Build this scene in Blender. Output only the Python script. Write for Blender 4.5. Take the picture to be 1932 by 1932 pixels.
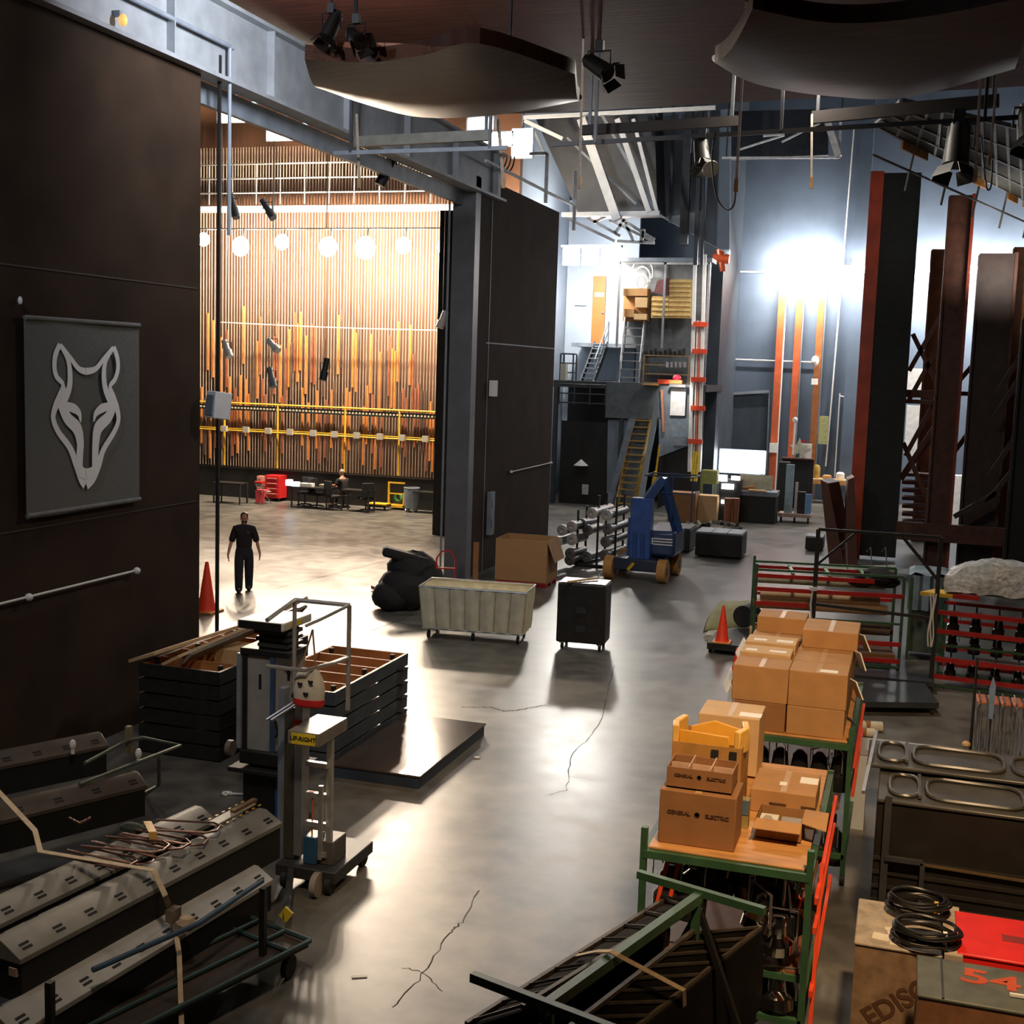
import bpy, bmesh, math, random
from mathutils import Vector, Matrix
random.seed(7)
for o in list(bpy.data.objects): bpy.data.objects.remove(o)
SC = bpy.context.scene
COL = SC.collection
PI = math.pi
# ------------------------------------------------------------- camera
F = 2350.0; H = 5.17
YAW, PIT, ROL = math.radians(17.6), math.radians(6.65), math.radians(1.85)
FW = Vector((-math.sin(YAW)*math.cos(PIT), math.cos(YAW)*math.cos(PIT), -math.sin(PIT)))
_r = Vector((math.cos(YAW), math.sin(YAW), 0)); _u = _r.cross(FW)
RT = math.cos(ROL)*_r + math.sin(ROL)*_u; UP = math.cos(ROL)*_u - math.sin(ROL)*_r
cam = bpy.data.objects.new('camera', bpy.data.cameras.new('camera')); COL.objects.link(cam)
cam.matrix_world = Matrix(((RT.x, UP.x, -FW.x, 0), (RT.y, UP.y, -FW.y, 0), (RT.z, UP.z, -FW.z, H), (0, 0, 0, 1)))
cam.data.sensor_width = 36; cam.data.sensor_fit = 'HORIZONTAL'; cam.data.lens = F/1932*36
cam.data.clip_end = 300; cam.data.clip_start = .2
SC.camera = cam
# ------------------------------------------------------------- world, exposure
W = bpy.data.worlds.new('world'); SC.world = W; W.use_nodes = True
W.node_tree.nodes['Background'].inputs[0].default_value = (.75, .85, 1, 1)
W.node_tree.nodes['Background'].inputs[1].default_value = .012
SC.view_settings.view_transform = 'Standard'; SC.view_settings.look = 'None'
SC.view_settings.exposure = 0.45; SC.view_settings.gamma = 1; SC.view_settings.use_curve_mapping = False

def lamp(kind, loc, power, col, size=.3, target=None, spot=70, blend=.6, sy=None):
    d = bpy.data.lights.new('lamp_light', kind); d.energy = power; d.color = col
    if kind == 'AREA':
        d.shape = 'RECTANGLE'; d.size = size; d.size_y = sy or size
    else: d.shadow_soft_size = size
    if kind == 'SPOT': d.spot_size = math.radians(spot); d.spot_blend = blend
    o = bpy.data.objects.new('lamp_light', d); COL.objects.link(o); o.location = loc
    if target is not None:
        o.rotation_euler = (Vector(target)-Vector(loc)).to_track_quat('-Z', 'Y').to_euler()
    elif kind == 'AREA': pass
    return o
WARM = (1, .80, .60); COOL = (.86, .93, 1); NEUT = (1, .93, .84)
# work lights on the stage batten (seen through the opening)
STAGE = [(385,452,.5),(455,465,1.2),(533,457,.7),(620,466,1.2),(690,468,1.5),(762,464,.8),(845,466,1.3)]
def ray(u, v): return FW + RT*((u-966)/F) + UP*((966-v)/F)
def G(u, v, z=0.0):
    d = ray(u, v); t = (z-H)/d.z; return Vector((d.x*t, d.y*t, z))
def PY(u, v, y):
    d = ray(u, v); t = y/d.y; return Vector((d.x*t, y, H+d.z*t))
def PX(u, v, x):
    d = ray(u, v); t = x/d.x; return Vector((x, d.y*t, H+d.z*t))
YST = 38.6
for u, v, k in STAGE:
    p = PY(u, v, YST)
    lamp('SPOT', (p.x, p.y-.5, p.z-.05), 1900*k, WARM, .22, (p.x+6.5, 19.5, 0), 72, .9)
    lamp('POINT', (p.x, p.y+.3, p.z), 1350*k, WARM, .2)
# unseen lamps: foreground house light, shop floor light, others added to brighten parts
lamp('SPOT', (1.0, 5.0, 10.0), 3600, (1, .66, .36), .35, (0.2, 12.2, 1.0), 62, .9)
lamp('SPOT', (-3.0, 5.0, 10.0), 750, (1, .80, .58), .4, (-6.2, 10.5, .6), 62, 1.0)  # unseen spot added to light the striplights and stacks at lower left
lamp('AREA', (-8.2, 6.5, 10.2), 170, (.75, .84, 1), .8, (-10.1, 9.5, 9.0))  # added cool lamp, lifts the upper left wall in place of lens flare
lamp('SPOT', (-5.6, 6.0, 9.4), 260, (1, .78, .62), .2, (-5.9, 13.2, 8.7), 42, .9)  # unseen spot added to pick out the reflector's near rim
lamp('AREA', (-7.4, 15, 9.9), 190, (.88, .92, 1), .8, (-10.1, 18, 9.7))  # unseen lamp added to brighten the girder
lamp('AREA', (-2.2, 21, 10.1), 300, (1, .90, .76), 1.2)
# ------------------------------------------------------------- materials
MATS = {}
def M(name, col, rough=.55, metal=0., var=.18, scale=6., bump=0., emit=None, st=0., coat=0., alpha=1., stretch=None, spec=.5):
    if name in MATS: return MATS[name]
    m = bpy.data.materials.new(name); m.use_nodes = True; nt = m.node_tree; n = nt.nodes
    b = n['Principled BSDF']; b.inputs['Roughness'].default_value = rough; b.inputs['Metallic'].default_value = metal
    b.inputs['Coat Weight'].default_value = coat; b.inputs['Specular IOR Level'].default_value = spec
    if emit:
        b.inputs['Emission Color'].default_value = (*emit, 1); b.inputs['Emission Strength'].default_value = st
    if alpha < 1: b.inputs['Alpha'].default_value = alpha
    tc = n.new('ShaderNodeTexCoord'); mp = n.new('ShaderNodeMapping'); nz = n.new('ShaderNodeTexNoise')
    nt.links.new(tc.outputs['Object'], mp.inputs[0]); nt.links.new(mp.outputs[0], nz.inputs['Vector'])
    if stretch: mp.inputs['Scale'].default_value = stretch
    nz.inputs['Scale'].default_value = scale; nz.inputs['Detail'].default_value = 5
    cr = n.new('ShaderNodeValToRGB'); nt.links.new(nz.outputs[0], cr.inputs[0])
    cr.color_ramp.elements[0].position = .3; cr.color_ramp.elements[1].position = .7
    cr.color_ramp.elements[0].color = (*[max(0, c*(1-var)) for c in col], 1)
    cr.color_ramp.elements[1].color = (*[min(1, c*(1+var)) for c in col], 1)
    nt.links.new(cr.outputs[0], b.inputs['Base Color'])
    if bump:
        bp = n.new('ShaderNodeBump'); bp.inputs['Strength'].default_value = bump; bp.inputs['Distance'].default_value = .02
        nt.links.new(nz.outputs[0], bp.inputs['Height']); nt.links.new(bp.outputs[0], b.inputs['Normal'])
    MATS[name] = m; return m
blackpaint = M('black_paint', (.012,.011,.010), .5, 0, .3, 3)
wallbrown = M('wall_brown', (.040,.024,.015), .85, 0, .25, 1.2, .1, spec=.15)
steelgrey = M('steel_grey_paint', (.20,.23,.27), .5, 0, .2, 3)
steeldark = M('steel_dark', (.05,.055,.06), .45, .3, .2, 4)
steel = M('bare_steel', (.5,.5,.5), .35, .9, .15, 8)
alu = M('aluminium', (.62,.61,.58), .38, .7, .12, 10)
chrome = M('chrome', (.85,.85,.85), .08, 1, .03, 8)
whitep = M('white_paint', (.78,.77,.74), .5, 0, .06, 6)
bluewall = M('blue_grey_wall', (.085,.115,.165), .6, 0, .14, .8, .15)
greyblue = M('grey_blue_paint', (.16,.19,.23), .55, 0, .15, 2)
darkblue = M('dark_blue_wall', (.035,.048,.066), .6, 0, .25, 1.5)
orange = M('orange_red_paint', (.50,.095,.03), .5, 0, .2, 3)
rust = M('rust_brown_steel', (.10,.035,.020), .6, .1, .35, 4, .2)
cardb = M('cardboard', (.42,.225,.085), .8, 0, .09, 5)
cardd = M('cardboard_dark', (.27,.125,.045), .8, 0, .1, 5)
cardl = M('cardboard_light', (.56,.37,.18), .75, 0, .07, 5)
cardin = M('cardboard_inside', (.30,.15,.05), .85, 0, .1, 5)
plyw = M('plywood', (.50,.25,.08), .5, 0, .25, 3, 0, stretch=(1,6,1))
wood = M('pine_wood', (.40,.17,.055), .6, 0, .3, 3, 0, stretch=(1,8,1))
greenp = M('green_paint', (.035,.095,.045), .45, 0, .2, 6)
greenl = M('light_green_paint', (.15,.30,.15), .45, 0, .2, 6)
redp = M('red_paint', (.42,.012,.010), .4, 0, .2, 5)
redo = M('bright_red_orange', (.75,.07,.02), .5, 0, .1, 5)
conem = M('cone_orange_red', (.90,.05,.012), .45, 0, .08, 4)
coneb = M('cone_base_orange', (.6,.22,.05), .6, 0, .2, 5)
canvas = M('cream_canvas', (.80,.73,.52), .85, 0, .08, 6, .4)
whitepaper = M('white_paper', (.85,.84,.80), .7, 0, .04, 4)
mattblack = M('matt_black', (.010,.009,.008), .9, 0, .3, 3, spec=.05)
blackcase = M('black_case', (.014,.013,.012), .6, 0, .35, 9)
rubber = M('black_rubber', (.010,.010,.010), .7, 0, .2, 9)
bluep = M('blue_paint', (.03,.085,.30), .4, 0, .2, 5)
bluesteel = M('blue_grey_steel', (.06,.11,.17), .45, .3, .2, 5)
yellowp = M('yellow_paint', (.70,.42,.03), .45, 0, .15, 5)
yellowf = M('yellow_film', (.72,.36,.04), .5, 0, .1, 4)
tirem = M('tan_tyre', (.52,.25,.07), .7, 0, .15, 8)
greyply = M('grey_platform_paint', (.060,.075,.092), .5, 0, .25, 4, .2)
deckp = M('platform_deck', (.045,.035,.028), .22, 0, .3, 2, .05)
beige = M('beige_enamel', (.42,.40,.34), .42, .15, .08, 6)
strapp = M('pale_strap', (.38,.32,.26), .8, 0, .15, 14)
strapm = M('webbing_strap', (.55,.42,.27), .8, 0, .15, 14)
skin = M('skin', (.52,.25,.16), .5, 0, .05, 12)
blackcloth = M('black_cloth', (.013,.012,.013), .85, 0, .2, 14, .2)
darkcloth = M('dark_trousers', (.016,.017,.022), .85, 0, .2, 14, .2)
hairm = M('dark_hair', (.02,.013,.010), .6, 0, .3, 40, .3)
bannerm = M('banner_grey', (.135,.135,.125), .85, 0, .12, 40)
goldm = M('ochre_steel', (.36,.22,.05), .5, .2, .2, 4)
tarpm = M('blue_grey_tarp', (.20,.27,.32), .6, 0, .2, 4, .3)
plastic = M('clear_plastic_wrap', (.46,.46,.44), .18, 0, .35, 12, .9)
cablem = M('black_cable', (.008,.008,.008), .42, 0, .2, 20)
paperroll = M('tan_paper_roll', (.46,.30,.16), .7, 0, .12, 5)
khaki = M('khaki_fabric', (.34,.33,.19), .85, 0, .1, 6, .3)
pinkm = M('pink_brown_panel', (.34,.16,.12), .55, 0, .1, 4)
ceilm = M('ceiling_brown_boards', (.085,.027,.016), .62, 0, .5, 2.2, .15, stretch=(.35,9,1), spec=.06)
reflm = M('reflector_brown', (.060,.026,.018), .45, 0, .35, 2, .05, stretch=(1,6,1), spec=.22)
def E_(name, col, st): return M(name, (.8,.8,.8), .5, 0, 0, 5, emit=col, st=st)
lens_w = E_('lamp_lens_warm', (1,.86,.68), 160)
tube_w = E_('fluorescent_tube', (1,.97,.88), 45)
screen_w = E_('lit_panel', (.95,.98,1), 9)
bulb_w = E_('bulb', (1,.95,.85), 60)
# ------------------------------------------------------------- mesh helpers
class MB:
    def __init__(s): s.v = []; s.f = []
    def add(s, vs, fs):
        k = len(s.v); s.v += [Vector(p) for p in vs]; s.f += [tuple(i+k for i in f) for f in fs]; return s
    def box(s, x0, x1, y0, y1, z0, z1):
        vs = [(x, y, z) for z in (z0, z1) for y in (y0, y1) for x in (x0, x1)]
        return s.add(vs, [(0,2,3,1),(4,5,7,6),(0,1,5,4),(2,6,7,3),(0,4,6,2),(1,3,7,5)])
    def cbox(s, c, d, m=None):
        c = Vector(c); vs = []
        for z in (-.5,.5):
            for y in (-.5,.5):
                for x in (-.5,.5):
                    p = Vector((x*d[0], y*d[1], z*d[2]))
                    if m is not None: p = m @ p
                    vs.append(c+p)
        return s.add(vs, [(0,2,3,1),(4,5,7,6),(0,1,5,4),(2,6,7,3),(0,4,6,2),(1,3,7,5)])
    def bar(s, p, q, w, h=None, up=(0,0,1)):
        p = Vector(p); q = Vector(q); h = h or w; d = (q-p).normalized(); up = Vector(up)
        if abs(d.dot(up)) > .98: up = Vector((0,1,0))
        a = d.cross(up).normalized(); b = a.cross(d)
        vs = [c+a*(w/2*i)+b*(h/2*j) for c in (p, q) for i, j in ((-1,-1),(1,-1),(1,1),(-1,1))]
        return s.add(vs, [(0,1,2,3),(7,6,5,4),(0,4,5,1),(1,5,6,2),(2,6,7,3),(3,7,4,0)])
    def tube(s, p, q, r, n=10, r2=None, caps=True):
        p = Vector(p); q = Vector(q); r2 = r if r2 is None else r2; d = (q-p).normalized()
        a = d.orthogonal().normalized(); b = d.cross(a); vs = []
        for c, R in ((p, r), (q, r2)):
            for i in range(n):
                t = 2*PI*i/n; vs.append(c+(a*math.cos(t)+b*math.sin(t))*R)
        fs = [(i, (i+1) % n, n+(i+1) % n, n+i) for i in range(n)]
        if caps: fs += [tuple(range(n-1, -1, -1)), tuple(range(n, 2*n))]
        return s.add(vs, fs)
    def path(s, pts, r, n=6, closed=False):
        pts = [Vector(p) for p in pts]; N = len(pts); vs = []; a = None
        for i, p in enumerate(pts):
            if closed: d = (pts[(i+1) % N]-pts[i-1]).normalized()
            else: d = (pts[min(i+1, N-1)]-pts[max(i-1, 0)]).normalized()
            if a is None: a = d.orthogonal().normalized()
            a = (a-d*a.dot(d)).normalized(); b = d.cross(a)
            for j in range(n):
                t = 2*PI*j/n; vs.append(p+(a*math.cos(t)+b*math.sin(t))*r)
        fs = []
        for i in range(N if closed else N-1):
            i2 = (i+1) % N
            for j in range(n): fs.append((i*n+j, i*n+(j+1) % n, i2*n+(j+1) % n, i2*n+j))
        if not closed: fs += [tuple(range(n-1, -1, -1)), tuple((N-1)*n+j for j in range(n))]
        return s.add(vs, fs)
    def lathe(s, prof, c=(0,0,0), ax=(0,0,1), n=20):
        c = Vector(c); ax = Vector(ax).normalized(); a = ax.orthogonal().normalized(); b = ax.cross(a); vs = []
        for r, h in prof:
            for i in range(n):
                t = 2*PI*i/n; vs.append(c+ax*h+(a*math.cos(t)+b*math.sin(t))*r)
        fs = []
        for k in range(len(prof)-1):
            for i in range(n): fs.append((k*n+i, k*n+(i+1) % n, (k+1)*n+(i+1) % n, (k+1)*n+i))
        if prof[0][0] > 1e-5: fs.append(tuple(range(n-1, -1, -1)))
        if prof[-1][0] > 1e-5: fs.append(tuple((len(prof)-1)*n+i for i in range(n)))
        return s.add(vs, fs)
    def prism(s, pts, off):
        n = len(pts); pts = [Vector(p) for p in pts]; off = Vector(off)
        vs = pts+[p+off for p in pts]
        return s.add(vs, [tuple(range(n-1, -1, -1)), tuple(range(n, 2*n))]+[(i, (i+1) % n, n+(i+1) % n, n+i) for i in range(n)])
    def ribbon(s, pts, wv, th=.004):
        # flat strap along pts, width vector wv
        wv = Vector(wv)/2
        for p, q in zip(pts[:-1], pts[1:]):
            p = Vector(p); q = Vector(q); nn = (q-p).cross(wv).normalized()*th
            s.add([p-wv-nn, p+wv-nn, q+wv-nn, q-wv-nn, p-wv+nn, p+wv+nn, q+wv+nn, q-wv+nn],
                  [(0,3,2,1),(4,5,6,7),(0,1,5,4),(1,2,6,5),(2,3,7,6),(3,0,4,7)])
        return s
    def ball(s, c, r, n=12):
        rx = r if isinstance(r, (tuple, list)) else (r, r, r)
        vs = []; m = n//2
        for i in range(m+1):
            t = PI*i/m
            for j in range(n):
                f = 2*PI*j/n; vs.append((c[0]+rx[0]*math.sin(t)*math.cos(f), c[1]+rx[1]*math.sin(t)*math.sin(f), c[2]-rx[2]*math.cos(t)))
        fs = [(i*n+j, i*n+(j+1) % n, (i+1)*n+(j+1) % n, (i+1)*n+j) for i in range(m) for j in range(n)]
        return s.add(vs, fs)
    def xf(s, m):
        s.v = [m @ p for p in s.v]; return s
    def build(s, name, mat, parent=None, bevel=0., smooth=True, world=None):
        me = bpy.data.meshes.new(name); vs = s.v; loc = Vector((0, 0, 0))
        if parent is None:
            xs = [p.x for p in vs]; ys = [p.y for p in vs]; zs = [p.z for p in vs]
            loc = Vector(((min(xs)+max(xs))/2, (min(ys)+max(ys))/2, min(zs)))
        elif world or (world is None and parent.get('_w')): loc = WL[parent.name]
        me.from_pydata([tuple(p-loc) for p in vs], [], s.f)
        bm = bmesh.new(); bm.from_mesh(me); bmesh.ops.remove_doubles(bm, verts=bm.verts, dist=1e-5)
        bmesh.ops.recalc_face_normals(bm, faces=bm.faces); bm.to_mesh(me); bm.free()
        if smooth:
            me.shade_smooth()
            try: me.set_sharp_from_angle(angle=math.radians(35))
            except Exception: pass
        me.materials.append(mat)
        o = bpy.data.objects.new(name, me); COL.objects.link(o)
        if parent is None: o.location = loc
        else: o.parent = parent
        if bevel:
            b = o.modifiers.new('bevel', 'BEVEL'); b.width = bevel; b.segments = 2; b.limit_method = 'ANGLE'
        WL[o.name] = loc
        if parent is not None and parent.get('_w'): o['_w'] = 1
        return o
WL = {}
def thing(name, label, cat, loc=(0,0,0), rz=0., group=None, world=False):
    """Empty at the thing's base. world=True: its parts are given in world coordinates."""
    o = bpy.data.objects.new(name, None); COL.objects.link(o); o.location = loc; o.rotation_euler = (0, 0, rz)
    o.empty_display_size = .1; o['label'] = label; o['category'] = cat
    if group: o['group'] = group
    if world: o['_w'] = 1
    WL[o.name] = Vector(loc); return o
def tag(o, label, cat, group=None):
    o['label'] = label; o['category'] = cat
    if group: o['group'] = group
    return o
def struct(o): o['kind'] = 'structure'; return o
def dup(root, loc=None, rz=None, label=None, group=None):
    def cp(o, par):
        c = o.copy(); COL.objects.link(c)
        if par is not None: c.parent = par
        for ch in KIDS.get(o.name, []): cp(ch, c)
        return c
    if root.name not in KIDS: scan()
    r = cp(root, None)
    if loc is not None: r.location = loc
    if rz is not None: r.rotation_euler = (0, 0, rz)
    if label: r['label'] = label
    if group: r['group'] = group
    return r
KIDS = {}
def scan():
    KIDS.clear()
    for o in COL.objects:
        KIDS.setdefault(o.name, [])
        if o.parent: KIDS.setdefault(o.parent.name, []).append(o)
def text(body, size, mat, parent, mtx, name='lettering', depth=.002):
    cu = bpy.data.curves.new(name, 'FONT'); cu.body = body; cu.size = size; cu.extrude = depth
    cu.offset = size*.025; cu.align_x = 'CENTER'; cu.align_y = 'CENTER'
    t = bpy.data.objects.new('tmp', cu); COL.objects.link(t)
    bpy.context.view_layer.update()
    me = bpy.data.meshes.new_from_object(t.evaluated_get(bpy.context.evaluated_depsgraph_get()))
    bpy.data.objects.remove(t); me.name = name
    me.transform(mtx); me.materials.clear(); me.materials.append(mat)
    o = bpy.data.objects.new(name, me); COL.objects.link(o); o.parent = parent
    return o
def face_front(x, y, z, rz=0, extra=None):   # lettering upright, facing -Y
    m = Matrix.Translation((x, y, z)) @ Matrix.Rotation(rz, 4, 'Z') @ Matrix.Rotation(PI/2, 4, 'X')
    return m @ extra if extra is not None else m
# ============================================================= STRUCTURE
XW = -10.1
def floor_mat():
    m = bpy.data.materials.new('polished_concrete'); m.use_nodes = True; nt = m.node_tree; n = nt.nodes; L = nt.links.new
    b = n['Principled BSDF']; tc = n.new('ShaderNodeTexCoord')
    n1 = n.new('ShaderNodeTexNoise'); n1.inputs['Scale'].default_value = .55; n1.inputs['Detail'].default_value = 4; n1.inputs['Roughness'].default_value = .5
    n2 = n.new('ShaderNodeTexNoise'); n2.inputs['Scale'].default_value = 2.6; n2.inputs['Detail'].default_value = 3
    L(tc.outputs['Object'], n1.inputs['Vector']); L(tc.outputs['Object'], n2.inputs['Vector'])
    mx = n.new('ShaderNodeMath'); mx.operation = 'MULTIPLY_ADD'; mx.inputs[1].default_value = .5
    L(n2.outputs[0], mx.inputs[0])
    h = n.new('ShaderNodeMath'); h.operation = 'MULTIPLY'; h.inputs[1].default_value = .5; L(n1.outputs[0], h.inputs[0]); L(h.outputs[0], mx.inputs[2])
    cr = n.new('ShaderNodeValToRGB'); L(mx.outputs[0], cr.inputs[0]); e = cr.color_ramp.elements; cr.color_ramp.interpolation = 'EASE'
    e[0].position = .25; e[0].color = (.052,.051,.050,1); e[1].position = .75; e[1].color = (.185,.175,.150,1)
    L(cr.outputs[0], b.inputs['Base Color'])
    rr = n.new('ShaderNodeMapRange'); rr.interpolation_type = 'SMOOTHERSTEP'; L(mx.outputs[0], rr.inputs[0]); rr.inputs[1].default_value = .2; rr.inputs[2].default_value = .8
    rr.inputs[3].default_value = .29; rr.inputs[4].default_value = .40; L(rr.outputs[0], b.inputs['Roughness'])
    bp = n.new('ShaderNodeBump'); bp.inputs['Strength'].default_value = .06; bp.inputs['Distance'].default_value = .01
    L(n2.outputs[0], bp.inputs['Height']); L(bp.outputs[0], b.inputs['Normal'])
    return m
fl = struct(MB().box(-34, 16, -4, 62, -.3, 0).build('floor', floor_mat(), smooth=False))
crackm = M('crack_dark', (.02,.018,.016), .9)
def crack(px, w=.006, nm='floor_crack'):
    pts = [G(u, v, .0016) for u, v in px]; b = MB()
    rr = random.Random(len(px)*7+px[0][0]); P = []
    for p, q in zip(pts[:-1], pts[1:]):
        d = (q-p); nrm = Vector((-d.y, d.x, 0)).normalized()
        for i in range(8): P.append(p+d*(i/8)+nrm*rr.uniform(-.022, .022))
    P.append(pts[-1])
    for p, q in zip(P[:-1], P[1:]):
        nrm = Vector((-(q-p).y, (q-p).x, 0)).normalized()*w*rr.uniform(.5, 1.3)
        b.add([p-nrm, p+nrm, q+nrm, q-nrm], [(0,1,2,3)])
    o = b.build(nm, crackm, fl, smooth=False, world=True)
    return o
WL['floor'] = Vector(fl.location)
crack([(1160,1255),(1130,1370),(1075,1430),(1070,1490),(1035,1500)])
crack([(1075,1465),(1150,1475)], .003)
crack([(905,1680),(870,1740),(850,1760),(790,1850),(740,1900)])
crack([(760,1825),(800,1835),(835,1870)], .004)
crack([(870,1334),(925,1334),(950,1342),(975,1340),(1030,1330)], .012)
crack([(655,1030),(840,1000)], .008, 'floor_seam'); crack([(520,1110),(700,1065),(836,1030)], .008, 'floor_seam')
crack([(650,1210),(780,1160)], .008, 'floor_seam')
# walls
wl = MB().box(XW-.5, XW, -4, 16.3, 0, 9.7).build('wall_left', wallbrown)
struct(wl); wl['_w'] = 1
wf = MB().box(XW-.5, XW, 29.2, 35.45, 0, 9.65).build('wall_left_far', wallbrown); struct(wf); wf['_w'] = 1
MB().box(XW-.003, XW+.012, 29.3, 35.4, 5.72, 5.75).build('wall_seam', steelgrey, wf, world=True)
MB().box(XW-.003, XW+.012, 29.45, 29.47, .0, 9.6).build('wall_edge_track', steelgrey, wf, world=True)
MB().box(XW-.003, XW+.01, 4, 16.2, 6.15, 6.17).build('wall_seam', M('seam_brown',(.06,.045,.035),.7), wl, world=True)
MB().box(XW-.003, XW+.01, 4, 16.2, 3.02, 3.035).build('wall_seam', M('seam_brown',(.06,.045,.035),.7), wl, world=True)
col = MB().box(XW-.55, XW+.02, 28.2, 28.55, 0, 9.6).build('trim_1', M('column_blue_grey', (.115,.12,.13), .45, 0, .15, 2)); struct(col)
struct(MB().box(XW-.35, XW, 28.55, 29.2, 0, 9.6).build('trim_2', wallbrown))
struct(MB().bar((XW-.62, 28.15, 0), (XW-.62, 28.15, 9.4), .04).build('trim_3', steelgrey))
struct(MB().bar((XW+.02, 16.78, 0), (XW+.02, 16.78, 9.6), .045).build('trim_4', blackpaint))
# stage room beyond the opening
struct(MB().box(-34, -13.4, 41.9, 42.2, 0, 19).build('wall_stage_back', M('stage_wall', (.13,.06,.03), .7, 0, .3, .5)))
struct(MB().box(-34.3, -34, 10, 42.2, 0, 20).build('wall_stage_side', blackpaint))
struct(MB().box(-13.7, -13.4, 35.5, 41.85, 0, 9.7).build('wall_stage_right', blackpaint))
struct(MB().box(-13.7, XW-.52, 35.2, 35.48, 0, 9.7).build('wall_stage_return', blackpaint))
# blue shop wall and its pier
wb = struct(MB().box(-14.2, 16, 54, 54.4, 0, 19).build('wall_back', bluewall)); wb['_w'] = 1
struct(MB().box(-2.72, -2.2, 53.4, 54, 0, 19).build('trim_5', bluewall))
struct(MB().box(-8.2, -7.3, 49, 54, 0, 19).build('trim_6', darkblue))
struct(MB().box(15.7, 16, -4, 54, 0, 19).build('wall_right', darkblue))
struct(MB().box(-34, 16, -4.4, -4, 0, 19).build('wall_front', wallbrown))
struct(MB().box(-34, 16, -4, 62, 19.2, 19.5).build('ceiling_high', M('roof_grey', (.10,.12,.15), .8)))
struct(MB().box(-14.2, -13.9, 42.2, 54, 0, 19).build('wall_far_left', M('pale_blue_wall', (.24,.29,.36), .6, 0, .08, 1)))
# low brown ceiling over the near half
cp = MB().prism([(-9.4,-3.9,10.42),(-10.45,16.8,10.42),(-12.05,25.4,10.42),(-7.4,25.5,10.42),(1.5,24.55,10.42),(15.6,24.2,10.42),(15.6,-3.9,10.42)], (0,0,.25)).build('ceiling', ceilm, smooth=False)
struct(cp)
# girder over the opening
gb = MB(); Y0, Y1 = 6, 30
gb.box(XW-.02, XW+.02, Y0, Y1, 9.3, 10.3); gb.box(XW-.18, XW+.18, Y0, Y1, 9.22, 9.28); gb.box(XW-.18, XW+.18, Y0, Y1, 10.3, 10.36)
for k in range(9): gb.box(XW-.15, XW+.15, Y0+1+k*2.8, Y0+1.03+k*2.8, 9.28, 10.3)
g = gb.build('trim_7', M('girder_blue_grey', (.30,.32,.34), .45, .1, .15, 3)); struct(g)
struct(MB().tube((XW+.12, 6, 9.75), (XW+.12, 17, 9.75), .035).tube((XW+.12, 16.9, 9.75), (XW+.12, 16.9, 7), .03).build('trim_8', steelgrey))
struct(MB().box(XW-.4, XW-.3, 16, 30, 8.93, 9.25).build('trim_9', steelgrey))
# ============================================================= STAGE SIDE
def PBX(b, u0, v0, u1, v1, y, d=.05):
    um, vm = (u0+u1)/2, (v0+v1)/2
    return b.box(PY(u0, vm, y).x, PY(u1, vm, y).x, y, y+d, PY(um, v1, y).z, PY(um, v0, y).z)
railm = M('guide_rail_tan', (.20,.15,.105), .5, .2, .3, 2); ropem = M('pale_rope', (.40,.33,.26), .8, 0, .2, 4)
wtm = [M('counterweight_orange', (.50,.17,.035), .5, 0, .3, 2), M('counterweight_rust', (.24,.07,.03), .55, 0, .4, 2), M('counterweight_dark', (.08,.045,.03), .5, 0, .4, 2)]
gr = None; rr = random.Random(3)
proto_r = []
for k in range(3):
    t = thing('counterweight_line', 'tan counterweight guide rail with pale hauling rope on the stage wall', 'rigging', (0,0,0), 0, 'counterweight lines across the stage wall')
    MB().box(-.013, .013, .05, .09, 0, 11.5).build('guide_rail', railm, t)
    MB().tube((.035, .0, 0), (.035, .0, 11.6), .010, 5).build('hauling_rope', ropem, t)
    MB().box(-.035, .02, -.06, .045, 0, 2.1).build('counterweight', wtm[k], t)
    proto_r.append(t)
scan()
N = 92
for i in range(N):
    x = -25.7+i*.1165
    src = proto_r[i] if i < 3 else None
    k = i if i < 3 else rr.choice((0, 0, 1, 1, 2))
    r = src or dup(proto_r[k])
    r.location = (x, 41.1+rr.uniform(-.02, .02), 1.15)
    for c in COL.objects[-4:] if src is None else KIDS[r.name]:
        if c.name.startswith('counterweight') and c.parent == r:
            c.location.z = (rr.uniform(2.2, 4.0) if rr.random() < .6 else rr.uniform(.2, 1.3)) if True else 0
t = thing('locking_rail', 'yellow and dark locking rail crossing the counterweight lines', 'rail', (-20, 40.8, 3.2), world=True)
z1 = PY(630, 776, 40.8).z
MB().box(-26, -14.8, 40.78, 40.86, z1-.12, z1+.06).build('rope_lock_band', M('dark_rope_lock', (.03,.035,.03), .5), t)
for k in range(84): MB().box(-25.9+k*.132, -25.84+k*.132, 40.74, 40.78, z1-.06, z1).build('rope_lock_handle', M('cream_handles', (.5,.45,.33), .5), t)
MB().tube((-26,40.75,z1+.14),(-14.8,40.75,z1+.14),.03).build('hand_rail', yellowp, t)
for x in (-24.2,-22,-19.3,-17.2): MB().bar((x,40.75,1.2),(x,40.75,z1+.14),.05).build('rail_post', yellowp, t)
t = thing('index_strip_rail', 'thin yellow rail with small white label boxes below the locking rail', 'rail', (-20, 40.6, 2.4), world=True)
z2 = PY(630, 822, 40.6).z
MB().tube((-26,40.62,z2),(-14.8,40.62,z2),.028).box(-26,-14.8,40.6,40.64,z2+.06,z2+.09).build('rail_tube', yellowp, t)
for u in (422,463,505,546,590,630,672,716,758,802):
    p = PY(u, 815+(u-422)*.04, 40.5); MB().box(p.x-.11,p.x+.11,40.48,40.6,z2-.05,z2+.16).build('label_box', beige, t)
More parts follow.
